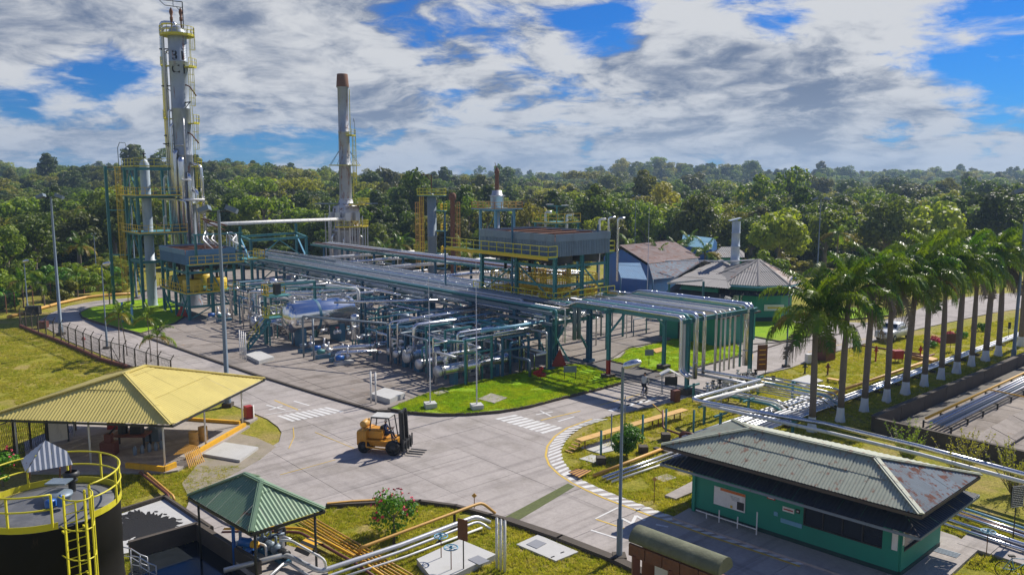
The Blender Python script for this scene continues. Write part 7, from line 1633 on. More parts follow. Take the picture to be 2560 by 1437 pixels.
# wall fittings of the eight-sided building, facing the camera
def wallpt(px, py, rr_=5.42):
    best = None
    for i in range(600):
        z_ = 4.4*(1-i/600); p = G(px, py, z_)
        if math.hypot(p.x-c0.x, (p.y-c0.y)/1.05) <= rr_: return p
    return G(px, py, 0)
for i, (px, py, lab) in enumerate(((1798, 752, 'left one of three air conditioning units on the green wall'), (1836, 752, 'middle one of three air conditioning units on the green wall'), (1860, 752, 'right one of three air conditioning units on the green wall'))):
    p = D(px, 96.2+abs(i-1)*.2, 2.75); t = Thing('air_conditioner', lab, 'air conditioner', tuple(p), 'air conditioning units on the round building', grid=False); mb = MB(); mb.box(tuple(p), (.95, .4, .75)); t.part('casing', mb, M['white']); mb = MB(); mb.lathe(p+Vector((-.1, -.21, 0)), p+Vector((-.1, -.25, 0)), [(0, .28), (.02, .3), (.04, .22)], 14); t.part('fan_grille', mb, M['dark'])
p = D(1868, 95.3, 1.4); t = Thing('big_condenser', 'large square white condenser unit standing against the round building', 'air conditioner', tuple(p), grid=False); mb = MB(); mb.box((p.x, p.y, .9), (1.7, .7, 1.5)); t.part('casing', mb, M['white']); mb = MB(); mb.lathe((p.x, p.y-.36, .95), (p.x, p.y-.42, .95), [(0, .55), (.03, .6), (.05, .42)], 20); t.part('fan_grille', mb, M['dark'])
p = D(1935, 95.6, 1.6); t = Thing('wall_banner', 'white banner with a yellow stripe on the round building at right', 'banner', tuple(p), grid=False); mb = MB(); mb.box((p.x, p.y, 1.7), (2.4, .05, .75)); t.part('cloth', mb, M['white']); mb = MB(); mb.box((p.x, p.y-.03, 1.7), (1.6, .02, .2)); t.part('print', mb, M['yellow'])
# blue buildings
bb = Thing('blue_shed', 'blue-walled shed with a rust-brown gabled roof beyond the plant', 'building', tuple(D(1620, 120, 0)), grid=False)
a_, b_, c_, d_ = D(1562, 120, 0), D(1625, 112, 0), D(1755, 128, 0), D(1700, 140, 0)
zz0 = 6.0
def up3(p, z): return Vector((p.x, p.y, z))
e1_, e2_ = D(1622, 112, 5.3), D(1752, 125, 4.9); g1_, g2_ = D(1548, 122, 6.9), D(1682, 136, 6.7)
k1_, k2_ = e1_ + (g1_-e1_)*1.7, e2_+(g2_-e2_)*1.7; k1_.z = k2_.z = 5.1
roof_plane(bb, [e1_, e2_, g2_, g1_], M['roof_brown'], pitch=.3, sw=1.4, rl=3, seed=3, amp=.05); roof_plane(bb, [k2_, k1_, g1_, g2_], M['roof_brown'], pitch=.3, sw=1.6, rl=3, seed=4, amp=.05); ridgecap(bb, g1_, g2_, M['roof_grey'])
ci = (e1_+e2_+k1_+k2_)/4
def cin(p, f=.93): q = ci.lerp(p, f); return q
E1, E2, K1, K2, GG1, GG2 = cin(e1_), cin(e2_), cin(k1_), cin(k2_), cin(g1_), cin(g2_)
mb = MB(); wall_panel(mb, E1, E2, 0, 4.9, .2); wall_panel(mb, K1, K2, 0, 4.8, .2)
for (p_, q_, g_) in ((E1, K1, GG1), (E2, K2, GG2)):
    wall_panel(mb, p_, q_, 0, 4.8, .2); mb.face([up3(p_, 4.8), up3(q_, 4.8), up3(g_, 6.45)])
bb.part('wall', mb, M['blue_wall'])
mb = MB(); s0_ = e1_.lerp(g1_, .62).lerp(e2_.lerp(g2_, .62), .52)+ZV*.16; mb.beam(s0_, s0_+(e2_-e1_).normalized()*1.2+(e1_-g1_).normalized()*1.0, .6, .06); bb.part('skylight', mb, M['white'])
be = Thing('blue_annex', 'tall plain blue metal building behind the rusty roofed shed', 'building', tuple(D(1740, 140, 0)), grid=False)
p1, p2, p3, p4 = D(1700, 140, 0), D(1777, 132, 0), D(1790, 146, 0), D(1710, 156, 0); mb = MB(); mb.prism([(p.x, p.y) for p in (p1, p2, p3, p4)], 0, 5.6); be.part('wall', mb, M['blue_wall'])
Z6 = 6.9; mid1, mid2 = p1.lerp(p4, .5), p2.lerp(p3, .5)
roof_plane(be, [up3(p1, 5.6), up3(p2, 5.6), up3(mid2, Z6), up3(mid1, Z6)], M['ltblue'], pitch=.3, sw=1.6, rl=3, amp=.05); roof_plane(be, [up3(p3, 5.6), up3(p4, 5.6), up3(mid1, Z6), up3(mid2, Z6)], M['ltblue'], pitch=.3, sw=1.6, rl=3, amp=.05); mb = MB(); mb.face([up3(p2, 5.6), up3(p3, 5.6), up3(mid2, Z6-.05)]); mb.face([up3(p1, 5.6), up3(mid1, Z6-.05), up3(p4, 5.6)]); be.part('gable', mb, M['blue_wall'])
ln = Thing('lean_to_roof', 'striped blue and rusty lean-to roof in front of the blue shed', 'roof', tuple(D(1640, 108, 0)), grid=False)
q1, q2, q3, q4 = D(1632, 103, 4.2), D(1760, 108, 4.2), D(1745, 116, 5.6), D(1622, 110, 5.6)
roof_plane(ln, [q1, q2, q3, q4], M['roof_rust'], pitch=.3, sw=1.0, rl=6, seed=8, amp=.05); mb = MB(); [mb.rod((p.x, p.y, 0), p, .1, 8) for p in (q1, q2, q1.lerp(q2, .5))]; ln.part('post', mb, M['shadeblue'])
ln2 = Thing('lean_to_roof', 'pale blue lean-to roof partly behind the big cooler', 'roof', tuple(D(1570, 108, 0)), grid=False)
q1, q2, q3, q4 = D(1552, 103, 4.4), D(1618, 104, 4.0), D(1600, 112, 5.4), D(1540, 110, 5.6); roof_plane(ln2, [q1, q2, q3, q4], M['panelblue'], pitch=.3, sw=1.2, rl=6, amp=.05); mb = MB(); [mb.rod((p.x, p.y, 0), p, .1, 8) for p in (q1, q2)]; ln2.part('post', mb, M['shadeblue'])
gs = Thing('green_kiosk', 'plain green flat-topped kiosk behind the pipe bridge', 'building', (39, -1, 0)); mb = MB(); mb.span((38.5, -3.2, 0), (45, 4.5, 3.0)); gs.part('wall', mb, M['green_wall']); mb = MB(); mb.span((38.1, -3.6, 3.0), (45.4, 4.9, 3.18)); gs.part('roof_slab', mb, M['concdark']); mb = MB(); mb.span((38.44, 1.0, .1), (38.6, 2.0, 2.2)); gs.part('door', mb, M['green_dark'])
sm = Thing('small_house', 'small pale-roofed green hut behind the blue-white flue stack', 'building', tuple(D(1815, 130, 0)), grid=False); h_ = [D(1782, 128, 0), D(1850, 128, 0), D(1850, 136, 0), D(1785, 136, 0)]; hipbox(sm, h_, 4.6, 4.7, [D(1800, 132, 0), D(1835, 132, 0)], 6.0, .5, M['green_wall'], [M['roof_grey']])
tg = [(1672, 735), (1760, 720)]
pf = Thing('pipe_portal', 'dark teal portal frame with slanting pale pipe before the round building', 'steel frame', tuple(D(1670, 90, 0)), grid=False)
for px in (1670, 1755): p = D(px, 90, 0); mb = MB(); mb.ibeam((p.x, p.y, 0), (p.x, p.y, 5.6), .22, .22); pf.part('column', mb, M['teal'])
p, q = D(1668, 90, 5.4), D(1758, 88, 6.0); mb = MB(); mb.beam(p, q, .2); pf.part('beam', mb, M['galv'])
# ================================================================ RIGHT SIDE: bund wall, basin, pipe track
bw = Thing('bund_wall', 'long stained dark concrete wall edging the basin behind the palm feet', 'wall', (23.2, -26.0, 0))
k_ = 0; u_ = 23.2
while u_ < 88:
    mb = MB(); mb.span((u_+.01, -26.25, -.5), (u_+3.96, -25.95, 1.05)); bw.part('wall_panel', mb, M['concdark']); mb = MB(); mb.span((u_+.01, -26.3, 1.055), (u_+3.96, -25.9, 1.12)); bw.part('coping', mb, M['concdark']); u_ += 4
w_ = -26.0
for i in range(5):
    mb = MB(); mb.span((22.9, w_-.3-4*(i+1)+.02, -.5), (23.2, w_-.3-4*i, 1.05)); bw.part('wall_panel', mb, M['concdark'])
mb = MB(); mb.span((23.3, -48, -.01), (90, -26.3, .03)); bas = struct('basin_floor', mb, M['joint'], grid=True)
for i in range(16):
    for j in range(5):
        mb = MB(); zt = .075; mb.span((23.35+i*4.1, -27.3-j*4.2-4.1, .0), (23.35+i*4.1+4.04, -27.3-j*4.2, zt)); 
        o = bpy.data.objects.new('slab', mb.mesh('slab', M['concpad'])); COL.objects.link(o); o.parent = bas
mb = MB()
for i in range(16): mb.box((25.4+i*4.1, -32.6, .32), (4.0, 1.6, .5), rm=Matrix.Rotation(.35, 3, 'X'))
o = bpy.data.objects.new('slope_kerb', mb.mesh('slope_kerb', M['concpad'])); COL.objects.link(o); o.parent = bas
gpipe([(26.5, -28.2, .75), (50, -28.2, .75), (85, -28.2, .75)], .09, 'orange', 'long yellow pipe on top of the pipe track inside the basin', 'pipes of the basin track')
for i in range(5): gpipe([(26, -28.55-i*.27, .62), (85, -28.55-i*.27, .62)], .09, ('galv', 'silver', 'galv', 'greysteel', 'galv')[i], 'grey pipe of the track inside the basin, '+['first', 'second', 'third', 'fourth', 'fifth'][i]+' from the yellow one', 'pipes of the basin track')
gpipe([(38.0, -28.2, .8), (37.0, -34, .9), (36.5, -38, .9)], .05, 'orange', 'thin yellow pipe branching across the basin to the right', 'pipes of the basin track', fil=.3)
bt2 = Thing('pipe_track', 'low dark steel trestle carrying the pipes inside the basin', 'pipe support', (26, -29, 0))
for i in range(20):
    a = 26.5+i*2.9; mb = MB(); mb.span((a, -29.9, .03), (a+.1, -29.8, .5)); mb.span((a, -28.1, .03), (a+.1, -28.0, .6)); mb.span((a, -29.95, .44), (a+.1, -28.0, .5)); bt2.part('trestle', mb, M['dark'])
mb = MB(); mb.rod((36.4, -34.2, .05), (36.4, -34.2, .9), .06); mb.box((36.4, -34.2, .15), (.5, .5, .1)); mb.tube([(36.4+math.cos(k*.785)*.2, -34.2+math.sin(k*.785)*.2, .95) for k in range(8)], .03, 4, closed=True); solo('hydrant', 'small dark valve post standing on the basin floor', 'valve', mb, M['maroon'], (36.4, -34.2, 0))
# ochre walkway on legs
wy = Thing('raised_walkway', 'long narrow ochre plank walkway on short legs curving along the lawn', 'walkway', tuple(G(1435, 1120)), grid=False)
WP = [G(1447, 1100, .62), G(1735, 1016, .62)]; dW = (WP[1]-WP[0]).normalized(); nW = Vector((-dW.y, dW.x, 0)); LW = (WP[1]-WP[0]).length
for k in range(int(LW/1.2)):
    mb = MB(); mb.beam(WP[0]+dW*(k*1.2+.015), WP[0]+dW*((k+1)*1.2-.015), .62, .05); wy.part('plank', mb, M['wood'])
for k in range(int(LW/2.4)+1):
    for s_ in (-.26, .26): mb = MB(); c_ = WP[0]+dW*(k*2.4+.3)+nW*s_; mb.beam((c_.x, c_.y, 0), (c_.x, c_.y, .59), .07); wy.part('leg', mb, M['rust'])
for k in range(4):
    c_ = WP[0]-dW*(.05+.25*k)+Vector((0, 0, -.1-.15*k)); mb = MB(); mb.beam(c_-nW*.3, c_+nW*.3, .2, .04); wy.part('step', mb, M['wood'])
mb = MB(); c_ = G(1425, 1185, .15)
rmp = Thing('slatted_ramp', 'small slatted ochre and dark ramp plate where the walkway crosses the pipes', 'ramp', tuple(G(1425, 1180)), grid=False)
A_, B_, C_, D_ = G(1422, 1180, .2), G(1445, 1172, .28), G(1482, 1176, .28), G(1450, 1194, .2)
for k in range(8): mb = MB(); mb.beam(A_.lerp(D_, k/8), B_.lerp(C_, k/8), .12, .04); rmp.part('slat', mb, M['ochre'] if k % 2 else M['maroon'])
GQ = 'pipes leaving the striped walkway beside the green building'
pp('ochre pipe lying on the lawn from the striped walkway towards the green roof', [(1484, 1188, .2), (1680, 1112, .2)], .10, 'ochre', GQ); pp('thick silver pipe with dark clamps beside the ochre one on the lawn', [(1505, 1194, .2), (1700, 1124, .2)], .10, 'silver', GQ); pp('second silver pipe on the lawn', [(1516, 1199, .18), (1708, 1130, .18)], .07, 'silver', GQ); pp('pale pipe nearest the building on the lawn', [(1530, 1203, .16), (1715, 1140, .16)], .065, 'white', GQ)
for i, (px, py) in enumerate(((2370, 1258), (2370, 1268), (2372, 1280), (2365, 1298), (2366, 1312))):
    pp('silver ground pipe right of the green building, '+['rear', 'second', 'third', 'fourth', 'front'][i]+' one', [(px-40, py-14, .25), (px+240, py+78, .25)], (.07, .06, .09, .11, .09)[i], ('ltblue', 'silver', 'silver', 'silver', 'silver')[i], 'ground pipes right of the green building')
pp('maroon strip pipe between the silver ground pipes', [(2350, 1272, .12), (2610, 1352, .12)], .12, 'maroon', 'ground pipes right of the green building')
# ================================================================ FENCES
def fence(name, lab, pts, n, h, m, arm=.45, wire=True, wallh=.0, top_in=(1, 0)):
    P = [G(*p) for p in pts]; L = [0]
    for a, b in zip(P, P[1:]): L.append(L[-1]+(b-a).length)
    def at(s_):
        k = max(j for j in range(len(L)-1) if L[j] <= s_+1e-9); return P[k].lerp(P[k+1], (s_-L[k])/(L[k+1]-L[k]))
    t = Thing(name, lab, 'fence', tuple(P[0]), grid=False); Q = [at(L[-1]*i/n) for i in range(n+1)]
    av = Vector((top_in[0], top_in[1], 0)).normalized()
    for i, p in enumerate(Q):
        mb = MB(); mb.beam(p, p+ZV*h, .09); 
        if arm: mb.beam(p+ZV*h, p+ZV*(h+arm)+av*-.28, .07)
        t.part('post', mb, M[m])
        if i % 6 == 0 and i < n: mb = MB(); mb.beam(p+ZV*h*.8, p.lerp(Q[i+1], .8)+ZV*.1, .05); t.part('brace', mb, M[m])
    for i, (a, b) in enumerate(zip(Q, Q[1:])):
        mb = MB(); mb.beam(a+ZV*h, b+ZV*h, .05); mb.beam(a+ZV*.12, b+ZV*.12, .03)
        if wire:
            d = b-a; nn = 9
            for k in range(nn):
                f = k/nn; mb.beam(a+d*f+ZV*.1, a+d*min(1, f+.33)+ZV*h, .014); mb.beam(a+d*f+ZV*h, a+d*min(1, f+.33)+ZV*.1, .014)
        if arm:
            for q_ in (.35, .8): o_ = ZV*(h+arm*q_)+av*-.28*q_; mb.beam(a+o_, b+o_, .014)
        t.part('wire_mesh', mb, M['dark'], kind='stuff')
        if wallh: mb = MB(); mb.beam(a+ZV*wallh/2, b+ZV*wallh/2, .22, wallh); t.part('base_wall', mb, M['maroon'])
    return t
fence('mesh_fence', 'wire mesh fence with cranked post tops along the left road', [(51, 818), (93, 836), (140, 853), (192, 875), (253, 903), (314, 920), (430, 962)], 17, 2.1, 'concdark', wallh=.35, top_in=(-1, -.2))
fence('perimeter_fence', 'thin distant perimeter fence beyond the far left road', [(-30, 800), (60, 770), (160, 742), (250, 728), (340, 716), (420, 712)], 16, 2.4, 'rust', arm=.35)
fence('shelter_fence', 'dark mesh fence behind the yellow-roofed shelter at left', [(-40, 1180), (45, 1140), (130, 1105), (190, 1080)], 6, 2.4, 'concdark', arm=.3)
# ================================================================ LAMP POSTS, MASTS, WHITE POSTS
def flood(px, py, ytop, lab, r=.17, heads=2, sc=1.0):
    H_ = hgt(px, py, ytop); b_ = G(px, py); t = Thing('floodlight_mast', lab, 'light mast', tuple(b_), 'floodlight masts', grid=False)
    mb = MB(); mb.lathe(b_, b_+ZV*H_, [(0, r*1.5), (1.0, r*1.45), (1.05, r*1.1), (H_, r*.6)], 12); t.part('pole', mb, M['greysteel']); mb = MB(); mb.box((b_.x, b_.y, .15), (.7, .7, .34)); t.part('footing', mb, M['concdark'])
    mb = MB(); mb.beam(b_+ZV*(H_-.1)+Vector((-1.1*sc, 0, 0)), b_+ZV*(H_-.1)+Vector((1.1*sc, 0, 0)), .08); t.part('crossarm', mb, M['dark'])
    for k in (-1, 1):
        c_ = b_+ZV*(H_+.05)+Vector((k*1.0*sc, -.1, 0)); mb = MB(); mb.box(tuple(c_), (.85*sc, .55*sc, .34*sc), rm=Matrix.Rotation(.35*k, 3, 'Y') @ Matrix.Rotation(-.25, 3, 'X')); fl_ = t.part('floodlight', mb, M['greysteel'])
        mb = MB(); mb.box(tuple(c_+Vector((0, -.03, .19*sc))), (.7*sc, .4*sc, .02), rm=Matrix.Rotation(.35*k, 3, 'Y') @ Matrix.Rotation(-.25, 3, 'X')); t.part('lens', mb, M['lens'], fl_)
    return t
flood(570, 1016, 525, 'thick grey floodlight mast in front of the small cooler beside the yellow roof'); flood(153, 838, 492, 'grey floodlight mast at the far left against the forest'); flood(2533, 900, 480, 'blue-grey floodlight mast at the right edge beside the last palms', .15)
flood(342, 748, 425, 'dark slender mast at the left corner of the teal tower', .12, sc=.3); flood(2042, 700, 498, 'distant mast before the forest above the palm row', .12); flood(1586, 668, 490, 'thin distant lamp mast left of the blue roofs', .08, sc=.6); flood(242, 700, 585, 'short distant lamp pole before the forest left of the teal tower', .09, sc=.3)
def street(px, py, ytop, lab, r=.07, side=1, box=True, arm=.45):
    H_ = hgt(px, py, ytop); b_ = G(px, py); t = Thing('street_lamp', lab, 'street lamp', tuple(b_), 'single-head street lamps', grid=False); mb = MB(); mb.lathe(b_, b_+ZV*H_, [(0, r*1.8), (1.9 if H_ > 7 else 1.2, r*1.8), (1.95 if H_ > 7 else 1.25, r*1.05), (H_, r*.85)], 12); t.part('pole', mb, M['greysteel'])
    mb = MB(); mb.box((b_.x, b_.y, .12), (.6, .6, .24)); t.part('footing', mb, M['concdark']); c_ = b_+ZV*H_+Vector((side*arm, 0, .12)); mb = MB(); mb.lathe(c_-Vector((side*.38, 0, .1)), c_+Vector((side*.42, 0, .14)), [(0, .06), (.12, .17), (.4, .21), (.7, .17), (.84, .04)], 12); t.part('lamp_head', mb, M['silver']); mb = MB(); mb.rod(b_+ZV*(H_-.02), c_, .05, 6); t.part('arm', mb, M['greysteel'])
street(1548, 1398, 918, 'tall slim street lamp in the foreground before the barrel-roofed hut', .075, arm=.38); street(268, 872, 662, 'thin street lamp with a blue-grey head behind the mesh fence', .06, arm=.5); street(70, 782, 655, 'short pale street lamp at the far left behind the fence', .07, arm=.25)
street(1965, 918, 700, 'street lamp with a box at its foot left of the first palms', .07, arm=.4)
for i, (px, py, yt, lab) in enumerate(((1076, 1026, 690, 'thin tall whip mast on a white block at the left of the kerbed lawn'), (1192, 1030, 655, 'thin tall whip mast on a white block in the middle of the kerbed lawn'), (1617, 790, 515, 'very thin tall mast between the big cooler and the blue roofs'))):
    b_ = G(px, py); H_ = hgt(px, py, yt); t = Thing('whip_mast', lab, 'mast', tuple(b_), 'thin whip masts', grid=False); mb = MB(); mb.lathe(b_, b_+ZV*H_, [(0, .055), (H_*.5, .045), (H_*.5+.01, .032), (H_, .015)], 8); t.part('pole', mb, M['galv'])
    if i < 2: mb = MB(); mb.box((b_.x, b_.y, .42), (.85, .85, .4), rz=.3); t.part('footing', mb, M['concwhite'])
def posts(pts, h, r, m, labs, group, name='bollard'):
    for (px, py), lab in zip(pts, labs): b_ = G(px, py, .0); mb = MB(); mb.rod(b_, b_+ZV*h, r, 10); mb.lathe(b_+ZV*h, b_+ZV*(h+.05), [(0, r*1.05), (.05, r*.6)], 10); solo(name, lab, 'post', mb, M[m], tuple(b_), group, grid=False)
posts([(1242, 1422), (1252, 1426), (1262, 1430)], 2.35, .062, 'white', ['left of the three tall white posts by the road edge', 'middle of the three tall white posts by the road edge', 'right of the three tall white posts by the road edge'], 'three tall white posts')
posts([(601, 900), (606, 903), (611, 905), (616, 908)], 2.9, .055, 'white', ['first of four white posts beside the long concrete box', 'second of four white posts beside the long concrete box', 'third of four white posts beside the long concrete box', 'fourth of four white posts beside the long concrete box'], 'four white posts')
posts([(928, 1012), (940, 1015)], 2.6, .07, 'white', ['left of the twin white posts on the pad corner', 'right of the twin white posts on the pad corner'], 'twin white posts')
posts([(308, 810), (332, 816)], 2.6, .13, 'ltblue', ['left of two light blue bollards on the small left lawn', 'right of two light blue bollards on the small left lawn'], 'two light blue bollards')
posts([(1528, 1115), (1562, 1064)], 2.1, .04, 'greysteel', ['thin grey post by the round bush', 'thin grey post behind the ochre walkway'], 'thin grey posts near the round bush')
posts([(785, 905), (1432, 1000)][:1], 4.1, .09, 'greysteel', ['grey standing post carrying the angled portal pipe'], 'portal posts')
posts([(1502, 1152), (1664, 1092), (1606, 1108), (1733, 1095)], 1.9, .07, 'teal', ['teal post on a dark block in front of the round bush', 'teal post on a dark block behind the round bush', 'teal post right behind the round bush', 'teal post near the maroon pipes'], 'teal posts on dark blocks around the round bush', 'teal_post')
for px, py, lab in ((1502, 1160, 'dark concrete block at the foot of the front teal post'), (1664, 1100, 'dark concrete block under the rear teal post'), (1608, 1132, 'dark concrete block beside the round bush')):
    b_ = G(px, py); mb = MB(); mb.box((b_.x, b_.y, .24), (.55, .55, .48)); solo('concrete_block', lab, 'block', mb, M['concdark'], tuple(b_), 'dark concrete blocks', grid=False)
# maroon fire pipes near the bush and on the palm lawn
GM = 'maroon fire-water pipes'
pp('maroon pipe rising from the lawn near the green roof', [(1657, 1025, 1.3), (1657, 1070, .3), (1700, 1085, .3), (1715, 1088, .3)], .07, 'maroon', GM); pp('thick maroon hoop pipe near the green roof corner', [(1700, 1100, .1), (1702, 1080, .8), (1735, 1085, .8), (1740, 1100, .1)], .1, 'maroon', GM)
pp('ochre slanting pole leaning over the ochre walkway', [(1632, 1010, 1.0), (1655, 1032, .7)], .05, 'ochre', GM)
pp('long maroon pipe on low supports across the palm lawn', [(2130, 872, .1), (2145, 862, .5), (2200, 870, .5), (2300, 885, .5)], .09, 'maroon', GM, sup=3); pp('maroon pipe branch beside the red hydrant', [(2240, 878, .4), (2310, 893, .4), (2335, 885, .4)], .09, 'maroon', GM)
def hydrant(px, py, lab, m='red', h=.9):
    b_ = G(px, py); t = Thing('hydrant', lab, 'hydrant', tuple(b_), 'hydrants on the palm lawn', grid=False); mb = MB(); mb.lathe(b_, b_+ZV*h, [(0, .12), (.05, .12), (.06, .07), (h*.6, .07), (h*.62, .13), (h*.8, .13), (h, .04)], 10); t.part('body', mb, M[m]); mb = MB(); mb.rod(b_+ZV*h*.7-Vector((.22, 0, 0)), b_+ZV*h*.7+Vector((.22, 0, 0)), .06, 8); t.part('outlet', mb, M[m])
hydrant(2189, 903, 'red hydrant monitor on the palm lawn left of the red box', 'red', 1.5); hydrant(2300, 897, 'red hydrant between the red box and the sixth palm', 'red', 1.3); hydrant(2069, 938, 'dark hydrant with handwheel beside the first palm', 'maroon', 1.1); hydrant(2012, 934, 'small dark post-like hydrant left of the first palm', 'dark', .9); hydrant(210, 868, 'small red-brown hydrant behind the mesh fence', 'red', 1.2)
def boxthing(name, lab, cat, px, py, sz, m, rz=0, group=None, z=0, legs=False, lm_='dark'):
    b_ = G(px, py); t = Thing(name, lab, cat, tuple(b_), group, grid=False); z0 = z; mb = MB(); mb.box((b_.x, b_.y, z0+sz[2]/2), sz, rz=rz); t.part('cabinet', mb, M[m])
    if legs:
        for a in (-1, 1):
            for c_ in (-1, 1): v_ = Matrix.Rotation(rz, 3, 'Z') @ Vector((a*sz[0]*.4, c_*sz[1]*.4, 0)); mb = MB(); mb.beam((b_.x+v_.x, b_.y+v_.y, 0), (b_.x+v_.x, b_.y+v_.y, z0), .05); t.part('leg', mb, M[lm_])
    mb = MB(); v_ = Matrix.Rotation(rz, 3, 'Z') @ Vector((0, -sz[1]/2-.015, 0)); mb.box((b_.x+v_.x, b_.y+v_.y, z0+sz[2]*.5), (sz[0]*.84, .03, sz[2]*.84), rz=rz); t.part('door', mb, M[m]); return t
boxthing('hose_cabinet', 'red hose cabinet on legs between the fourth and fifth palms', 'cabinet', 2242, 905, (.95, .6, .8), 'red', .2, z=.35, legs=True); fc = boxthing('hose_cabinet', 'red cabinet with a white side standing at the corner of the yellow shelter', 'cabinet', 622, 1048, (.5, .55, .85), 'red', .7, z=.15)
b_ = G(622, 1048); mb = MB(); mb.box((b_.x+.36, b_.y+.02, .6), (.04, .5, .8), rz=.2); fc.part('white_side', mb, M['white']); cover_slab('small concrete pad under the red cabinet', [(600, 1052), (622, 1040), (645, 1048), (625, 1060)], .14, None, 'conc')
boxthing('bin', 'brown box bin by the road next to the notice stand', 'bin', 1688, 1004, (.55, .55, .95), 'maroon', .4); boxthing('cabinet', 'white cabinet in front of the maroon sentry booth', 'cabinet', 2022, 908, (.6, .5, .9), 'white', .3)
boxthing('bin', 'maroon box beside the road behind the mesh fence', 'bin', 108, 820, (1.0, .8, .8), 'maroon', .2); boxthing('equipment_box', 'dark shape with a bright pink corner behind the mesh fence', 'box', 84, 786, (1.6, 1.0, 1.1), 'dark', .2)
# maroon sentry booth
b_ = G(2060, 898); sb = Thing('sentry_booth', 'maroon roadside booth with a dark pitched roof left of the second palm', 'booth', tuple(b_), grid=False); mb = MB(); mb.box((b_.x, b_.y, 1.0), (1.5, 1.4, 2.0), rz=.6); sb.part('wall', mb, M['maroon']); mb = MB(); 
for s_ in (-1, 1): mb.box((b_.x, b_.y, 2.25), (1.9, 1.1, .06), rm=Matrix.Rotation(.6, 3, 'Z') @ Matrix.Translation(Vector((0, 0, 0))).to_3x3() @ Matrix.Rotation(s_*.45, 3, 'X'))
sb.part('roof', mb, M['concdark']); mb = MB(); mb.box((b_.x-.55, b_.y-.55, 1.2), (.6, .05, .8), rz=-.3); sb.part('window', mb, M['glass'])
# notice stand with little white roof, beside the road
b_ = G(1672, 985); ns2 = Thing('notice_stand', 'roofed notice stand with a dark board beside the road near the cyclist', 'notice board', tuple(b_), grid=False)
for a in (-.55, .55):
    for c_ in (-.25, .25): mb = MB(); mb.beam((b_.x+a, b_.y+c_, 0), (b_.x+a, b_.y+c_, 1.7), .05); ns2.part('post', mb, M['greysteel'])
mb = MB(); mb.box((b_.x+.1, b_.y-.27, 1.15), (1.0, .05, .7)); ns2.part('board', mb, M['dark'])
for s_ in (-1, 1): mb = MB(); mb.box((b_.x+s_*.36, b_.y, 1.83), (.85, .9, .04), rm=Matrix.Rotation(s_*.5, 3, 'Y')); ns2.part('roof_panel', mb, M['white'])
# signs
def sign(px, py, lab, w_, h_, zc_, m, lines=None, lm2='white', rz=0.0, post='dark', two=False, th_=.12, group=None, size=None, border=None):
    b_ = G(px, py); t = Thing('sign', lab, 'sign', tuple(b_), group, grid=False); X = Vector((math.cos(rz), math.sin(rz), 0)); Nn = Vector((math.sin(rz), -math.cos(rz), 0)); c_ = b_+ZV*zc_
    for a in ((-w_*.42, w_*.42) if two else (0,)): mb = MB(); mb.rod(b_+X*a, b_+X*a+ZV*(zc_+h_*.4), .028, 6); t.part('post', mb, M[post])
    mb = MB(); mb.beam(c_-X*w_/2+Nn*.05, c_+X*w_/2+Nn*.05, .03, h_); t.part('panel', mb, M[m])
    if border: mb = MB(); [mb.beam(c_-X*(w_/2-.03)+Nn*.07+ZV*s_*(h_/2-.03), c_+X*(w_/2-.03)+Nn*.07+ZV*s_*(h_/2-.03), .01, .03) for s_ in (-1, 1)]; [mb.beam(c_+X*s_*(w_/2-.03)+Nn*.07-ZV*(h_/2-.05), c_+X*s_*(w_/2-.03)+Nn*.07+ZV*(h_/2-.05), .03, .01) for s_ in (-1, 1)]; t.part('border', mb, M[border])
    if lines: lettering(t, lines, c_+Nn*.075+ZV*(h_*.36), X, ZV, Nn, size or h_*.09, M[lm2], 1.45)
    return t
sg = sign(2532, 1352, 'black text sign with white border and lettering at lower right', .72, 1.05, 2.25, 'black', None, rz=.25, border='white')
b_ = G(2532, 1352); X = Vector((math.cos(.25), math.sin(.25), 0)); Nn = Vector((math.sin(.25), -math.cos(.25), 0)); mb = MB(); rr = random.Random(5)
for k in range(10):
    s_ = -.28
    while s_ < .26:
        l_ = rr.uniform(.04, .12); mb.beam(b_+ZV*(2.66-k*.09)+X*s_+Nn*.075, b_+ZV*(2.66-k*.09)+X*min(.29, s_+l_)+Nn*.075, .008, .035); s_ += l_+.03
sg.part('lettering', mb, M['white'])
sign(1159, 1437, 'dark brown back of a sign on a post beside the white pit top', .5, .95, 2.1, 'rust', rz=-.5)
b_ = G(1903, 938); sign(1903, 938, 'tall narrow brown and yellow banner sign by the main road', .95, 2.3, 1.6, 'rust', ['', ''], rz=.2, two=True); mb = MB(); c_ = b_+ZV*1.6; [mb.box((c_.x, c_.y-.12, 2.3-k*.42), (.6, .02, .08), rz=.2) for k in range(4)]; solo('banner_print', 'yellow print on the tall brown banner by the road', 'print', mb, M['orange'], tuple(b_), grid=False)
sign(1425, 955, 'wide small blue-grey sign with two posts on the kerbed lawn under the rack', 1.1, .55, 1.15, 'greysteel', None, rz=.0, two=True); sign(1622, 918, 'small blue-grey sign on the second kerbed lawn', .8, .55, 1.4, 'greysteel', rz=.1); sign(2375, 878, 'dark board sign among the far palms', 1.2, 1.0, 1.3, 'rust', rz=.2); sign(2520, 850, 'thin dark sign near the last palms', .3, .7, 1.6, 'dark')
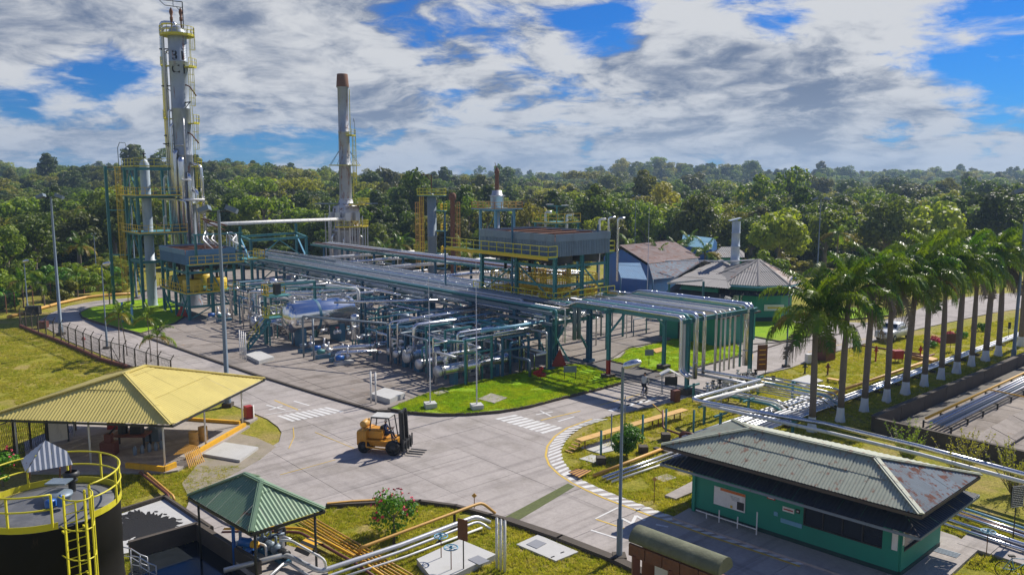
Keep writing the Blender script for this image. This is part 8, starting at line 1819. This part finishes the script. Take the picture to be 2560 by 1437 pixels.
for px, py, lab in ((1186, 1272, 'tiny yellow diamond marker by the foreground kerb'), (1635, 1258, 'small yellow diamond marker on the lawn before the green building')):
    b_ = G(px, py); H_ = .75 if px < 1200 else 1.35; t = Thing('marker_sign', lab, 'sign', tuple(b_), 'yellow diamond markers', grid=False); mb = MB(); mb.rod(b_, b_+ZV*H_, .022, 6); t.part('post', mb, M['rust']); mb = MB(); mb.box((b_.x, b_.y-.03, H_), (.2, .03, .2), rm=Matrix.Rotation(math.pi/4, 3, 'Y')); t.part('plate', mb, M['ochre'])
for px, py, lab in ((1397, 918, 'red triangular guard plate at the foot of the rack brace near the lawn'), (455, 792, 'red triangular guard plate under the blue-sided cooler')):
    b_ = G(px, py, .17); mb = MB(); mb.face([b_+Vector((-.75, 0, 0)), b_+Vector((.75, 0, 0)), b_+Vector((.1, .1, 1.75))]); mb.face([b_+Vector((.75, .04, 0)), b_+Vector((-.75, .04, 0)), b_+Vector((.1, .14, 1.75))]); mb.face([b_+Vector((-.75, 0, 0)), b_+Vector((.1, .1, 1.75)), b_+Vector((.1, .14, 1.75)), b_+Vector((-.75, .04, 0))]); mb.face([b_+Vector((.75, 0, 0)), b_+Vector((.75, .04, 0)), b_+Vector((.1, .14, 1.75)), b_+Vector((.1, .1, 1.75))])
    solo('guard_plate', lab, 'guard plate', mb, M['red'], tuple(b_), 'red guard plates', grid=False)
bn = Thing('bench', 'low ochre bench on the palm lawn near the second palm', 'bench', tuple(G(2090, 948)), grid=False); p_, q_ = G(2070, 945, .3), G(2098, 950, .3); mb = MB(); mb.beam(p_, q_, .5, .06); bn.part('seat', mb, M['wood']); mb = MB(); [mb.beam((v.x, v.y, 0), v, .08) for v in (p_, q_)]; bn.part('leg', mb, M['dark'])
cover_slab('ochre plank slab across the pale pipes between the middle palms', [(2278, 898), (2330, 910), (2345, 905), (2300, 893)], .35, None, 'ochre')
for i, (px, py, m_) in enumerate(((2342, 862, 'flower'), (2374, 852, 'flower'), (2405, 845, 'shrub'), (2448, 828, 'shrub'), (2322, 868, 'shrub'))):
    p = G(px, py); shrub('garden_bush', ['small pinkish bush', 'round pinkish bush', 'low spreading green bush', 'flat green bush', 'little green bush'][i]+' on the lawn behind the '+['seventh', 'eighth', 'ninth', 'eleventh', 'sixth'][i]+' palm', 'bush', 0, 50, .8, .95, m_, 300+i, 'garden bushes behind the palms', ls=.1, lobes=8, per=40).location = (p.x, p.y, 0)
# ================================================================ VEHICLES AND PEOPLE
def loft(mb, secs, n=None, caps=True, smooth=True):
    """secs: list of rings (equal point counts)"""
    idx = []
    for r_ in secs: idx.append(len(mb.V)); mb.V += [tuple(p) for p in r_]
    n = len(secs[0])
    for a, b in zip(idx, idx[1:]):
        for k in range(n): mb.F.append((a+k, a+(k+1) % n, b+(k+1) % n, b+k)); mb.S.append(smooth)
    if caps: mb.F.append(tuple(idx[0]+k for k in reversed(range(n)))); mb.S.append(False); mb.F.append(tuple(idx[-1]+k for k in range(n))); mb.S.append(False)
class Loc:
    """local frame for a vehicle: x forward, y left"""
    def __init__(s, p, ang): s.p = p; s.r = Matrix.Rotation(ang, 3, 'Z')
def vthing(name, lab, cat, p, ang, group=None):
    t = Thing(name, lab, cat, (0, 0, 0), group, grid=False); t.o.location = p; t.o.rotation_euler = (0, 0, ang); return t
def wheel(t, x_, y_, r, w_, rim='dark', s=1):
    mb = MB(); mb.lathe((x_, y_-w_/2, r), (x_, y_+w_/2, r), [(0, r*.62), (.0, r*.9), (.04, r), (w_-.04, r), (w_, r*.9), (w_, r*.62)], 22); o = t.part('wheel', mb, M['black'])
    mb = MB(); mb.lathe((x_, y_-w_*.42, r), (x_, y_+w_*.42, r), [(0, .02), (0, r*.62), (w_*.84, r*.62), (w_*.84, .02)], 14); t.part('rim', mb, M[rim], o)
# forklift, mast facing right in the picture
fp_ = G(958, 1138); fq_ = G(1050, 1143); ang = math.radians(-14)
ff = vthing('forklift', 'large amber forklift with a black twin mast and driver, on the open concrete crossing', 'forklift', G(957, 1128)+ZV*.06, ang)
mb = MB()
loft(mb, [[(x_, -y_, z0), (x_, y_, z0), (x_, y_, z1), (x_, y_*.8, z1+.1), (x_, -y_*.8, z1+.1), (x_, -y_, z1)] for x_, y_, z0, z1 in ((-1.75, .55, .75, 1.35), (-1.68, .78, .55, 1.5), (-1.2, .85, .45, 1.62), (-.9, .85, .45, 1.6))]); ff.part('counterweight', mb, M['fork'])
mb = MB(); mb.box((-.35, 0, 1.35), (1.2, 1.15, .55)); mb.box((-.35, 0, 1.66), (1.1, .9, .1)); mb.box((.1, 0, .75), (2.2, 1.2, .5)); ff.part('bonnet', mb, M['fork'])
mb = MB(); mb.beam((-.9, .88, .5), (.9, .88, .42), .06, .1); mb.beam((-.9, -.88, .5), (.9, -.88, .42), .06, .1); mb.beam((-.9, -.88, .5), (-.9, -.88, 1.1), .08); mb.beam((.9, -.88, .42), (1.0, -.88, 1.0), .08); mb.box((0, -.75, .98), (2.0, .3, .06)); mb.box((0, .75, .98), (2.0, .3, .06)); ff.part('side_frame', mb, M['fork'])
mb = MB(); mb.lathe((-1.35, -.45, 1.98), (-1.35, .45, 1.98), [(0, .02), (.03, .2), (.1, .27), (.8, .27), (.87, .2), (.9, .02)], 16); mb.rod((-1.15, .3, 1.7), (-1.15, .3, 2.3), .06); ff.part('gas_tank', mb, M['ochre'])
for (x_, y_) in ((-1.15, .72), (-1.15, -.72), (1.15, .78), (1.15, -.78)): wheel(ff, x_, y_, .44 if x_ < 0 else .55, .34 if x_ < 0 else .42, 'dark')
mb = MB()
for y_ in (-.55, .55): mb.beam((-.75, y_, 1.6), (-.6, y_, 2.62), .07); mb.beam((1.0, y_, 1.0), (.75, y_, 2.62), .07); mb.beam((-.6, y_, 2.62), (.75, y_, 2.62), .07)
for k in range(5): mb.beam((-.6+k*.33, -.55, 2.62), (-.6+k*.33, .55, 2.62), .05)
ff.part('cab_frame', mb, M['dark']); mb = MB(); mb.box((.08, 0, 2.69), (1.4, 1.15, .05)); ff.part('cab_roof', mb, M['concwhite'])
for y_ in (-.46, .46):
    mb = MB(); mb.beam((1.72, y_, .25), (1.60, y_, 3.2), .16, .22); mb.beam((1.85, y_*.8, .3), (1.72, y_*.8, 3.1), .12, .16); ff.part('mast_rail', mb, M['dark'])
mb = MB(); [mb.beam((1.72-.035*z_, -.46, z_), (1.72-.035*z_, .46, z_), .1, .16) for z_ in (.5, 1.9, 3.1)]; mb.rod((1.62, 0, .5), (1.5, 0, 2.7), .07); ff.part('mast_crossbar', mb, M['dark'])
mb = MB(); mb.beam((1.98, -.85, .45), (1.98, .85, .45), .08, .16); mb.beam((1.98, -.85, 1.0), (1.98, .85, 1.0), .08, .14); [mb.beam((1.98, y_, .4), (1.98, y_, 1.25), .08, .08) for y_ in (-.85, -.4, .4, .85)]; ff.part('carriage', mb, M['dark'])
for y_ in (-.45, 0.0, .45): mb = MB(); mb.beam((2.05, y_, .3), (2.05, y_, 1.0), .14, .06); mb.beam((2.03, y_, .16), (3.25, y_, .14), .13, .05); ff.part('fork', mb, M['dark'])
mb = MB(); mb.box((.25, 0, 1.3), (.5, .55, .14)); mb.box((.0, 0, 1.6), (.12, .5, .6)); ff.part('seat', mb, M['black'])
mb = MB(); c_ = Vector((.82, 0, 1.72)); mb.tube([c_+Vector((math.sin(k*.628)*.1, math.cos(k*.628)*.19, math.sin(k*.628)*.16)) for k in range(10)], .018, 5, closed=True); mb.rod((1.0, 0, 1.1), tuple(c_), .03); ff.part('steering_wheel', mb, M['black'])
def skin_body(name, verts, edges, radii, m, parent):
    me = bpy.data.meshes.new(name); me.from_pydata(verts, edges, []); o = bpy.data.objects.new(name, me); COL.objects.link(o); o.parent = parent
    md = o.modifiers.new('skin', 'SKIN'); md.use_smooth_shade = True
    sk = me.skin_vertices[0].data
    for i, r_ in enumerate(radii): sk[i].radius = (r_, r_)
    sk[0].use_root = True
    s2_ = o.modifiers.new('sub', 'SUBSURF'); s2_.levels = 1; s2_.render_levels = 2; me.materials.append(m); return o
def person(lab, loc, ang, J, shirt, pants, hat=None):
    """J: joints dict: pelvis, chest, neck, head, and L/R knee, ankle, toe, elbow, hand"""
    t = vthing('person', lab, 'person', loc, ang)
    V = [J['pelvis'], J['chest'], J['neck']]; E = [(0, 1), (1, 2)]; Rr = [.15, .17, .06]
    legsV = [J['pelvis']]; legsE = []; legsR = [.15]
    H_ = MB()
    for s_ in ('L', 'R'):
        sh = Vector(J['chest'])+Vector((0, .19 if s_ == 'L' else -.19, .1)); V += [sh, J[s_+'elbow'], J[s_+'hand']]; n = len(V); E += [(1, n-3), (n-3, n-2), (n-2, n-1)]; Rr += [.085, .055, .04]
        hp_ = Vector(J['pelvis'])+Vector((0, .1 if s_ == 'L' else -.1, -.02)); legsV += [hp_, J[s_+'knee'], J[s_+'ankle'], J[s_+'toe']]; n = len(legsV); legsE += [(0, n-4), (n-4, n-3), (n-3, n-2), (n-2, n-1)]; legsR += [.10, .075, .05, .045]
        hd = Vector(J[s_+'hand']); el = Vector(J[s_+'elbow']); d = (hd-el).normalized(); H_.lathe(hd-d*.01, hd+d*.11, [(0, .03), (.04, .042), (.09, .036), (.12, .01)], 8)
        for k in range(4): H_.tube([hd+d*.07+Vector((0, -.03+.02*k, 0)), hd+d*(.12+.005*(k % 3))+Vector((0, -.03+.02*k, -.02)), hd+d*.11+Vector((0, -.03+.02*k, -.05))], .0095, 5)
        H_.tube([hd+d*.02+Vector((0, .035, 0)), hd+d*.06+Vector((0, .055, -.02)), hd+d*.08+Vector((0, .04, -.05))], .011, 5)
    skin_body('torso', [tuple(v) for v in V], E, Rr, M[shirt], t.o); skin_body('trousers', [tuple(v) for v in legsV], legsE, legsR, M[pants], t.o); t.part('hands', H_, M['skin'])
    hd = Vector(J['head']); nk = Vector(J['neck']); mb = MB(); mb.lathe(nk-ZV*.03, hd+ZV*.13, [(0, .055), (.06, .055), (.10, .075), (.15, .095), (.2, .10), (.26, .088), (.31, .05), (.33, .01)], 14); mb.box(tuple(hd+Vector((.10, 0, -.01))), (.04, .03, .045)); [mb.box(tuple(hd+Vector((0, s_*.1, -.01))), (.04, .02, .06)) for s_ in (-1, 1)]; t.part('head', mb, M['skin'])
    mb = MB(); mb.lathe(hd+ZV*.02, hd+ZV*.15, [(0, .104), (.05, .102), (.1, .07), (.13, .01)], 14); t.part('hair' if not hat else 'helmet', mb, M[hat or 'black'])
    return t
rot = ff.o.rotation_euler.z; PS = .86; base = ff.o.location.copy()
person('driver in dark blue overalls sitting in the amber forklift, hands on the wheel', tuple(base), rot, dict(pelvis=(.22, 0, 1.44), chest=(.24, 0, 1.86), neck=(.26, 0, 2.08), head=(.28, 0, 2.24), Lknee=(.72, .14, 1.45), Rknee=(.72, -.14, 1.45), Lankle=(.92, .14, 1.05), Rankle=(.92, -.14, 1.05), Ltoe=(1.08, .14, 1.04), Rtoe=(1.08, -.14, 1.04), Lelbow=(.42, .27, 1.66), Relbow=(.42, -.27, 1.66), Lhand=(.72, .14, 1.76), Rhand=(.72, -.14, 1.76)), 'navy', 'navy', 'white').o.scale = (.86,)*3
ff.o.scale = (.86,)*3
# bicycles
def bicycle(lab, loc, ang, m, lean=0.0):
    t = vthing('bicycle', lab, 'bicycle', loc, ang); r = .33
    for x_ in (-.52, .52):
        mb = MB(); mb.tube([(x_+math.cos(k*math.pi/10)*r, 0, r+math.sin(k*math.pi/10)*r) for k in range(20)], .022, 6, closed=True); o = t.part('wheel', mb, M['black']); mb = MB(); [mb.beam((x_, 0, r), (x_+math.cos(k*math.pi/7)*r, 0, r+math.sin(k*math.pi/7)*r), .006) or mb.beam((x_, 0, r), (x_-math.cos(k*math.pi/7)*r, 0, r-math.sin(k*math.pi/7)*r), .006) for k in range(7)]; mb.rod((x_, -.04, r), (x_, .04, r), .02); t.part('spokes', mb, M['galv'], o)
    mb = MB(); bb_, st_, hd_, hb_ = (-.08, 0, .3), (-.2, 0, .82), (.36, 0, .82), (.4, 0, .68)
    for a, b in ((bb_, st_), (st_, hd_), (hb_, bb_), (bb_, (-.52, 0, r)), (st_, (-.52, 0, r)), (hd_, hb_), (hb_, (.52, 0, r)), (hd_, (.34, 0, .98))): mb.rod(a, b, .019, 6)
    t.part('frame', mb, M[m]); mb = MB(); mb.tube([(.22, .27, 1.0), (.36, .2, 1.02), (.36, -.2, 1.02), (.22, -.27, 1.0)], .013, 6); t.part('handlebar', mb, M['dark']); mb = MB(); mb.box((-.22, 0, .93), (.26, .15, .06)); mb.rod((-.2, 0, .8), (-.22, 0, .92), .015); t.part('saddle', mb, M['black']); mb = MB(); mb.lathe((-.08, -.02, .3), (-.08, .02, .3), [(0, .1), (.04, .1)], 14); mb.beam((-.08, -.08, .3), (.04, -.08, .2), .025); mb.beam((-.08, .08, .3), (-.2, .08, .4), .025); mb.box((.04, -.14, .2), (.09, .1, .02)); mb.box((-.2, .14, .4), (.09, .1, .02)); t.part('crank', mb, M['dark']); return t
cyl = G(1611, 992)+ZV*.06; ca = math.radians(62)
bicycle('blue bicycle being ridden away along the road by the cyclist', tuple(cyl), ca, 'bluepump')
person('cyclist in a pale shirt and dark trousers riding away near the notice stand', tuple(cyl), ca, dict(pelvis=(-.2, 0, 1.0), chest=(-.02, 0, 1.42), neck=(.03, 0, 1.62), head=(.06, 0, 1.78), Lknee=(.2, .12, .82), Rknee=(.12, -.12, .62), Lankle=(-.14, .13, .48), Rankle=(.0, -.13, .28), Ltoe=(-.02, .14, .44), Rtoe=(.14, -.14, .24), Lelbow=(.14, .3, 1.22), Relbow=(.14, -.3, 1.22), Lhand=(.28, .24, 1.04), Rhand=(.28, -.24, 1.04)), 'shirt', 'pants')
bicycle('blue parked bicycle cut by the lower right picture edge', tuple(G(2538, 1447)+ZV*.12), math.radians(-8), 'ltblue')
# pickup
pk = vthing('pickup', 'white double-cab pickup driving on the main road behind the palm trunks', 'pickup truck', G(2232, 848)+ZV*.06, math.radians(221))
def sec(x_, w_, z0, z1, wt=None, r=.08):
    wt = wt or w_; return [(x_, -w_, z0), (x_, w_, z0), (x_, w_+.0, z0+(z1-z0)*.55), (x_, wt, z1-r), (x_, wt-r, z1), (x_, -wt+r, z1), (x_, -wt, z1-r), (x_, -w_, z0+(z1-z0)*.55)]
mb = MB(); loft(mb, [sec(2.6, .72, .5, .85), sec(2.52, .86, .42, 1.05), sec(2.2, .9, .4, 1.12), sec(1.2, .92, .4, 1.18), sec(1.1, .92, .4, 1.18), sec(-2.5, .92, .42, 1.14), sec(-2.6, .86, .48, 1.08)]); body = pk.part('body', mb, M['carwhite'])
mb = MB(); loft(mb, [sec(1.15, .86, 1.14, 1.16, .84, .01), sec(.45, .86, 1.14, 1.74, .70), sec(.2, .86, 1.14, 1.82, .70), sec(-.9, .86, 1.14, 1.82, .70), sec(-1.15, .86, 1.14, 1.72, .70), sec(-1.3, .86, 1.14, 1.2, .8, .02)]); pk.part('cabin', mb, M['carwhite'])
mb = MB(); mb.face([(1.08, -.74, 1.21), (1.08, .74, 1.21), (.52, .64, 1.71), (.52, -.64, 1.71)]); pk.part('windscreen', mb, M['glass'])
for s_ in (-1, 1):
    for a, b in ((.75, .0), (-.08, -.95)):
        mb = MB(); y0, y1 = .875*s_, .745*s_; mb.face([(a, y0, 1.22), (b, y0, 1.22), (b+.05, y1, 1.72), (a-(.38 if a > .5 else 0), y1, 1.72)]); pk.part('side_window', mb, M['glass'])
    mb = MB(); mb.box((2.5, .62*s_, .92), (.14, .36, .16)); pk.part('headlight', mb, M['lens']); mb = MB(); mb.box((.85, 1.02*s_, 1.22), (.12, .2, .16)); pk.part('mirror', mb, M['carwhite'])
mb = MB(); mb.box((2.6, 0, .9), (.04, .7, .18)); pk.part('grille', mb, M['dark']); mb = MB(); mb.box((2.62, 0, .55), (.12, 1.6, .2)); pk.part('bumper', mb, M['galv']); mb = MB(); mb.box((-1.95, 0, 1.13), (1.1, 1.6, .08)); pk.part('cargo_bed', mb, M['dark'])
for (x_, y_) in ((1.65, .82), (1.65, -.82), (-1.6, .82), (-1.6, -.82)): wheel(pk, x_, y_, .38, .26, 'galv')
# ================================================================ FOREGROUND HUT WITH BARREL ROOF
za = 2.55
a_, b_ = G(1572, 1352, za), G(1790, 1437, za); dA = (b_-a_).normalized(); nA = Vector((-dA.y, dA.x, 0)); LA = (b_-a_).length*1.02
hb = Thing('barrel_hut', 'low hut with a mossy barrel roof and rust-brown beam at the bottom right of centre', 'hut', (a_.x, a_.y, 0), grid=False)
mro = mat('mossy_olive_roof', (.13, .14, .085), .85, 0, .3, 1.5, bump=.5, bscale=6, dirt=.6, dirtcol=(.26, .26, .17))
mb = MB(); N = 10; secs = []
prof = [(-.02-.55*math.cos(math.pi*k/N)-.0, .52*math.sin(math.pi*k/N)) for k in range(N+1)]
for e in range(9):
    s_ = LA*e/8; secs.append([a_+dA*s_+nA*(.55+x_)+ZV*(z_) for x_, z_ in prof]+[a_+dA*s_+nA*(.55+.4)-ZV*.05, a_+dA*s_+nA*(.15)-ZV*.05])
loft(mb, secs); hb.part('barrel_roof', mb, mro)
mb = MB(); [mb.beam(a_+dA*(k*LA/5+.02)+ZV*-.32+nA*.02, a_+dA*((k+1)*LA/5-.02)+ZV*-.32+nA*.02, .1, .5) for k in range(5)]; hb.part('beam', mb, M['rust'])
mb = MB(); [mb.beam((p.x, p.y, 0), (p.x, p.y, za-.5), .3) for p in (a_+dA*.3+nA*.1, a_+dA*LA*.5+nA*.1, a_+dA*LA*.93+nA*.1)]; hb.part('pillar', mb, M['maroon'])
mb = MB(); mb.beam(a_+dA*.9+nA*.6-ZV*1.7, a_+dA*1.6+nA*.6-ZV*1.7, .1, 1.7); hb.part('door', mb, M['white']); mb = MB(); mb.beam(a_+dA*1.65+nA*.65-ZV*1.7, a_+dA*2.4+nA*.65-ZV*1.7, .1, 1.7); hb.part('door', mb, M['bluepump'])
mb = MB(); mb.beam(a_+nA*1.0-ZV*1.5, a_+dA*LA+nA*1.0-ZV*1.5, .12, 2.1); hb.part('wall', mb, M['maroon'])
# ================================================================ GRASS TUFTS (uncountable)
M['tuft'] = leafmat('grass_blades', (.26, .40, .014), (.42, .47, .03), .25, .45, .6)
M['tuftdry'] = leafmat('dry_grass_blades', (.30, .33, .02), (.46, .42, .06), .25, .45, .6, (.52, .44, .14))
tc_, tcd_ = bpy.data.collections.new('tuft_kinds'), bpy.data.collections.new('dry_tuft_kinds')
for i in range(6):
    rr = random.Random(i); V_, F_ = [], []
    for k in range(16):
        a = rr.uniform(0, 6.28); r_ = rr.uniform(0, .16); c_ = Vector((math.cos(a)*r_, math.sin(a)*r_, 0)); b = rr.uniform(0, 6.28); h_ = rr.uniform(.05, .13); w_ = Vector((math.cos(b), math.sin(b), 0))*.018; e_ = c_+Vector((rr.uniform(-.05, .05), rr.uniform(-.05, .05), h_)); n_ = len(V_); V_ += [tuple(c_-w_), tuple(c_+w_), tuple(e_)]; F_.append((n_, n_+1, n_+2))
    me = bpy.data.meshes.new('tuft'); me.from_pydata(V_, [], F_); me.materials.append(M['tuft' if i < 3 else 'tuftdry']); o = bpy.data.objects.new('tuft_kind', me); (tc_ if i < 3 else tcd_).objects.link(o)
def inside(p, poly):
    c = False; n = len(poly)
    for i in range(n):
        a, b = poly[i], poly[i-1]
        if (a[1] > p[1]) != (b[1] > p[1]) and p[0] < (b[0]-a[0])*(p[1]-a[1])/(b[1]-a[1])+a[0]: c = not c
    return c
def scatter(name, label, poly, n, z, seed, holes=()):
    rr = random.Random(seed); xs_ = [p[0] for p in poly]; ys_ = [p[1] for p in poly]; V_, I_, R_, S_2 = [], [], [], []
    while len(V_) < n:
        p = (rr.uniform(min(xs_), max(xs_)), rr.uniform(min(ys_), max(ys_)))
        if not inside(p, poly) or any(inside(p, h) for h in holes): continue
        if noise.noise(Vector((p[0]*.5, p[1]*.5, seed))) < -.28: continue
        s_ = rr.uniform(.6, 1.3); V_.append((p[0], p[1], z)); I_.append(rr.randrange(3)); R_.append((0, 0, rr.uniform(0, 6.28))); S_2.append((s_, s_, s_*rr.uniform(.6, 1.2)))
    gn_scatter(name, label, 'grass', V_, I_, R_, S_2, tc_ if name == 'lawn_grass' else tcd_)
xy2 = lambda pts: [tuple(G(*p))[:2] for p in pts]
road_xy = [tuple(W(*p))[:2] for p in road_g]; pad_xy = [tuple(W(*p))[:2] for p in pad_g]
hl = [road_xy, pad_xy, [(p.x, p.y) for p in wpts], xy2([(1291, 1364), (1345, 1340), (1446, 1383), (1390, 1406)]), xy2([(270, 1300), (412, 1252), (528, 1330), (330, 1385), (250, 1400)]), [(p.x, p.y) for p in pit], xy2([(70, 1185), (412, 1186), (445, 1180), (625, 1068), (455, 1050), (200, 1050), (60, 1110)]), xy2([(500, 1352), (560, 1332), (800, 1400), (830, 1470), (660, 1470)]), xy2([(1042, 1412), (1150, 1362), (1240, 1400), (1140, 1450), (1080, 1460)]), xy2([(508, 1142), (560, 1112), (646, 1125), (600, 1158)])]
scatter('lawn_grass', 'short bright grass on the kerbed lawn below the process unit', L1, 9000, .24, 1)
scatter('lawn_grass', 'short bright grass on the second kerbed lawn behind the pipe bridge', L2, 3500, .16, 2)
scatter('foreground_grass', 'patchy grass of the foreground lawns around pits and pipes', [(-24, 29), (24, 29), (24, 46), (-24, 46)], 26000, 0, 3, hl)
scatter('left_slope_grass', 'rough grass on the slope left of the mesh fence', xy2([(-60, 820), (51, 820), (430, 962), (430, 1180), (-60, 1180)]), 12000, 0, 4, hl)
scatter('right_lawn_grass', 'dry mown grass around the palms and pipes', xy2([(1400, 1120), (1520, 1043), (1911, 938), (2170, 862), (2560, 790), (2560, 890), (2170, 1066), (2160, 1130), (1660, 1180), (1480, 1210)]), 22000, 0, 5, hl)
# ================================================================ HAZE
hz = bpy.data.materials.new('haze_air'); hz.use_nodes = True; t_ = NT(hz.node_tree); t_.n.clear()
pv = t_.add('ShaderNodeVolumePrincipled'); pv.inputs['Density'].default_value = .00026; pv.inputs['Color'].default_value = (.50, .72, 1, 1); pv.inputs['Anisotropy'].default_value = .2
t_.l.new(pv.outputs[0], t_.add('ShaderNodeOutputMaterial').inputs['Volume'])
mb = MB(); mb.span((-3900, -55, -2), (3900, 1990, 72)); hb_ = struct('haze', mb, hz, kind='stuff')
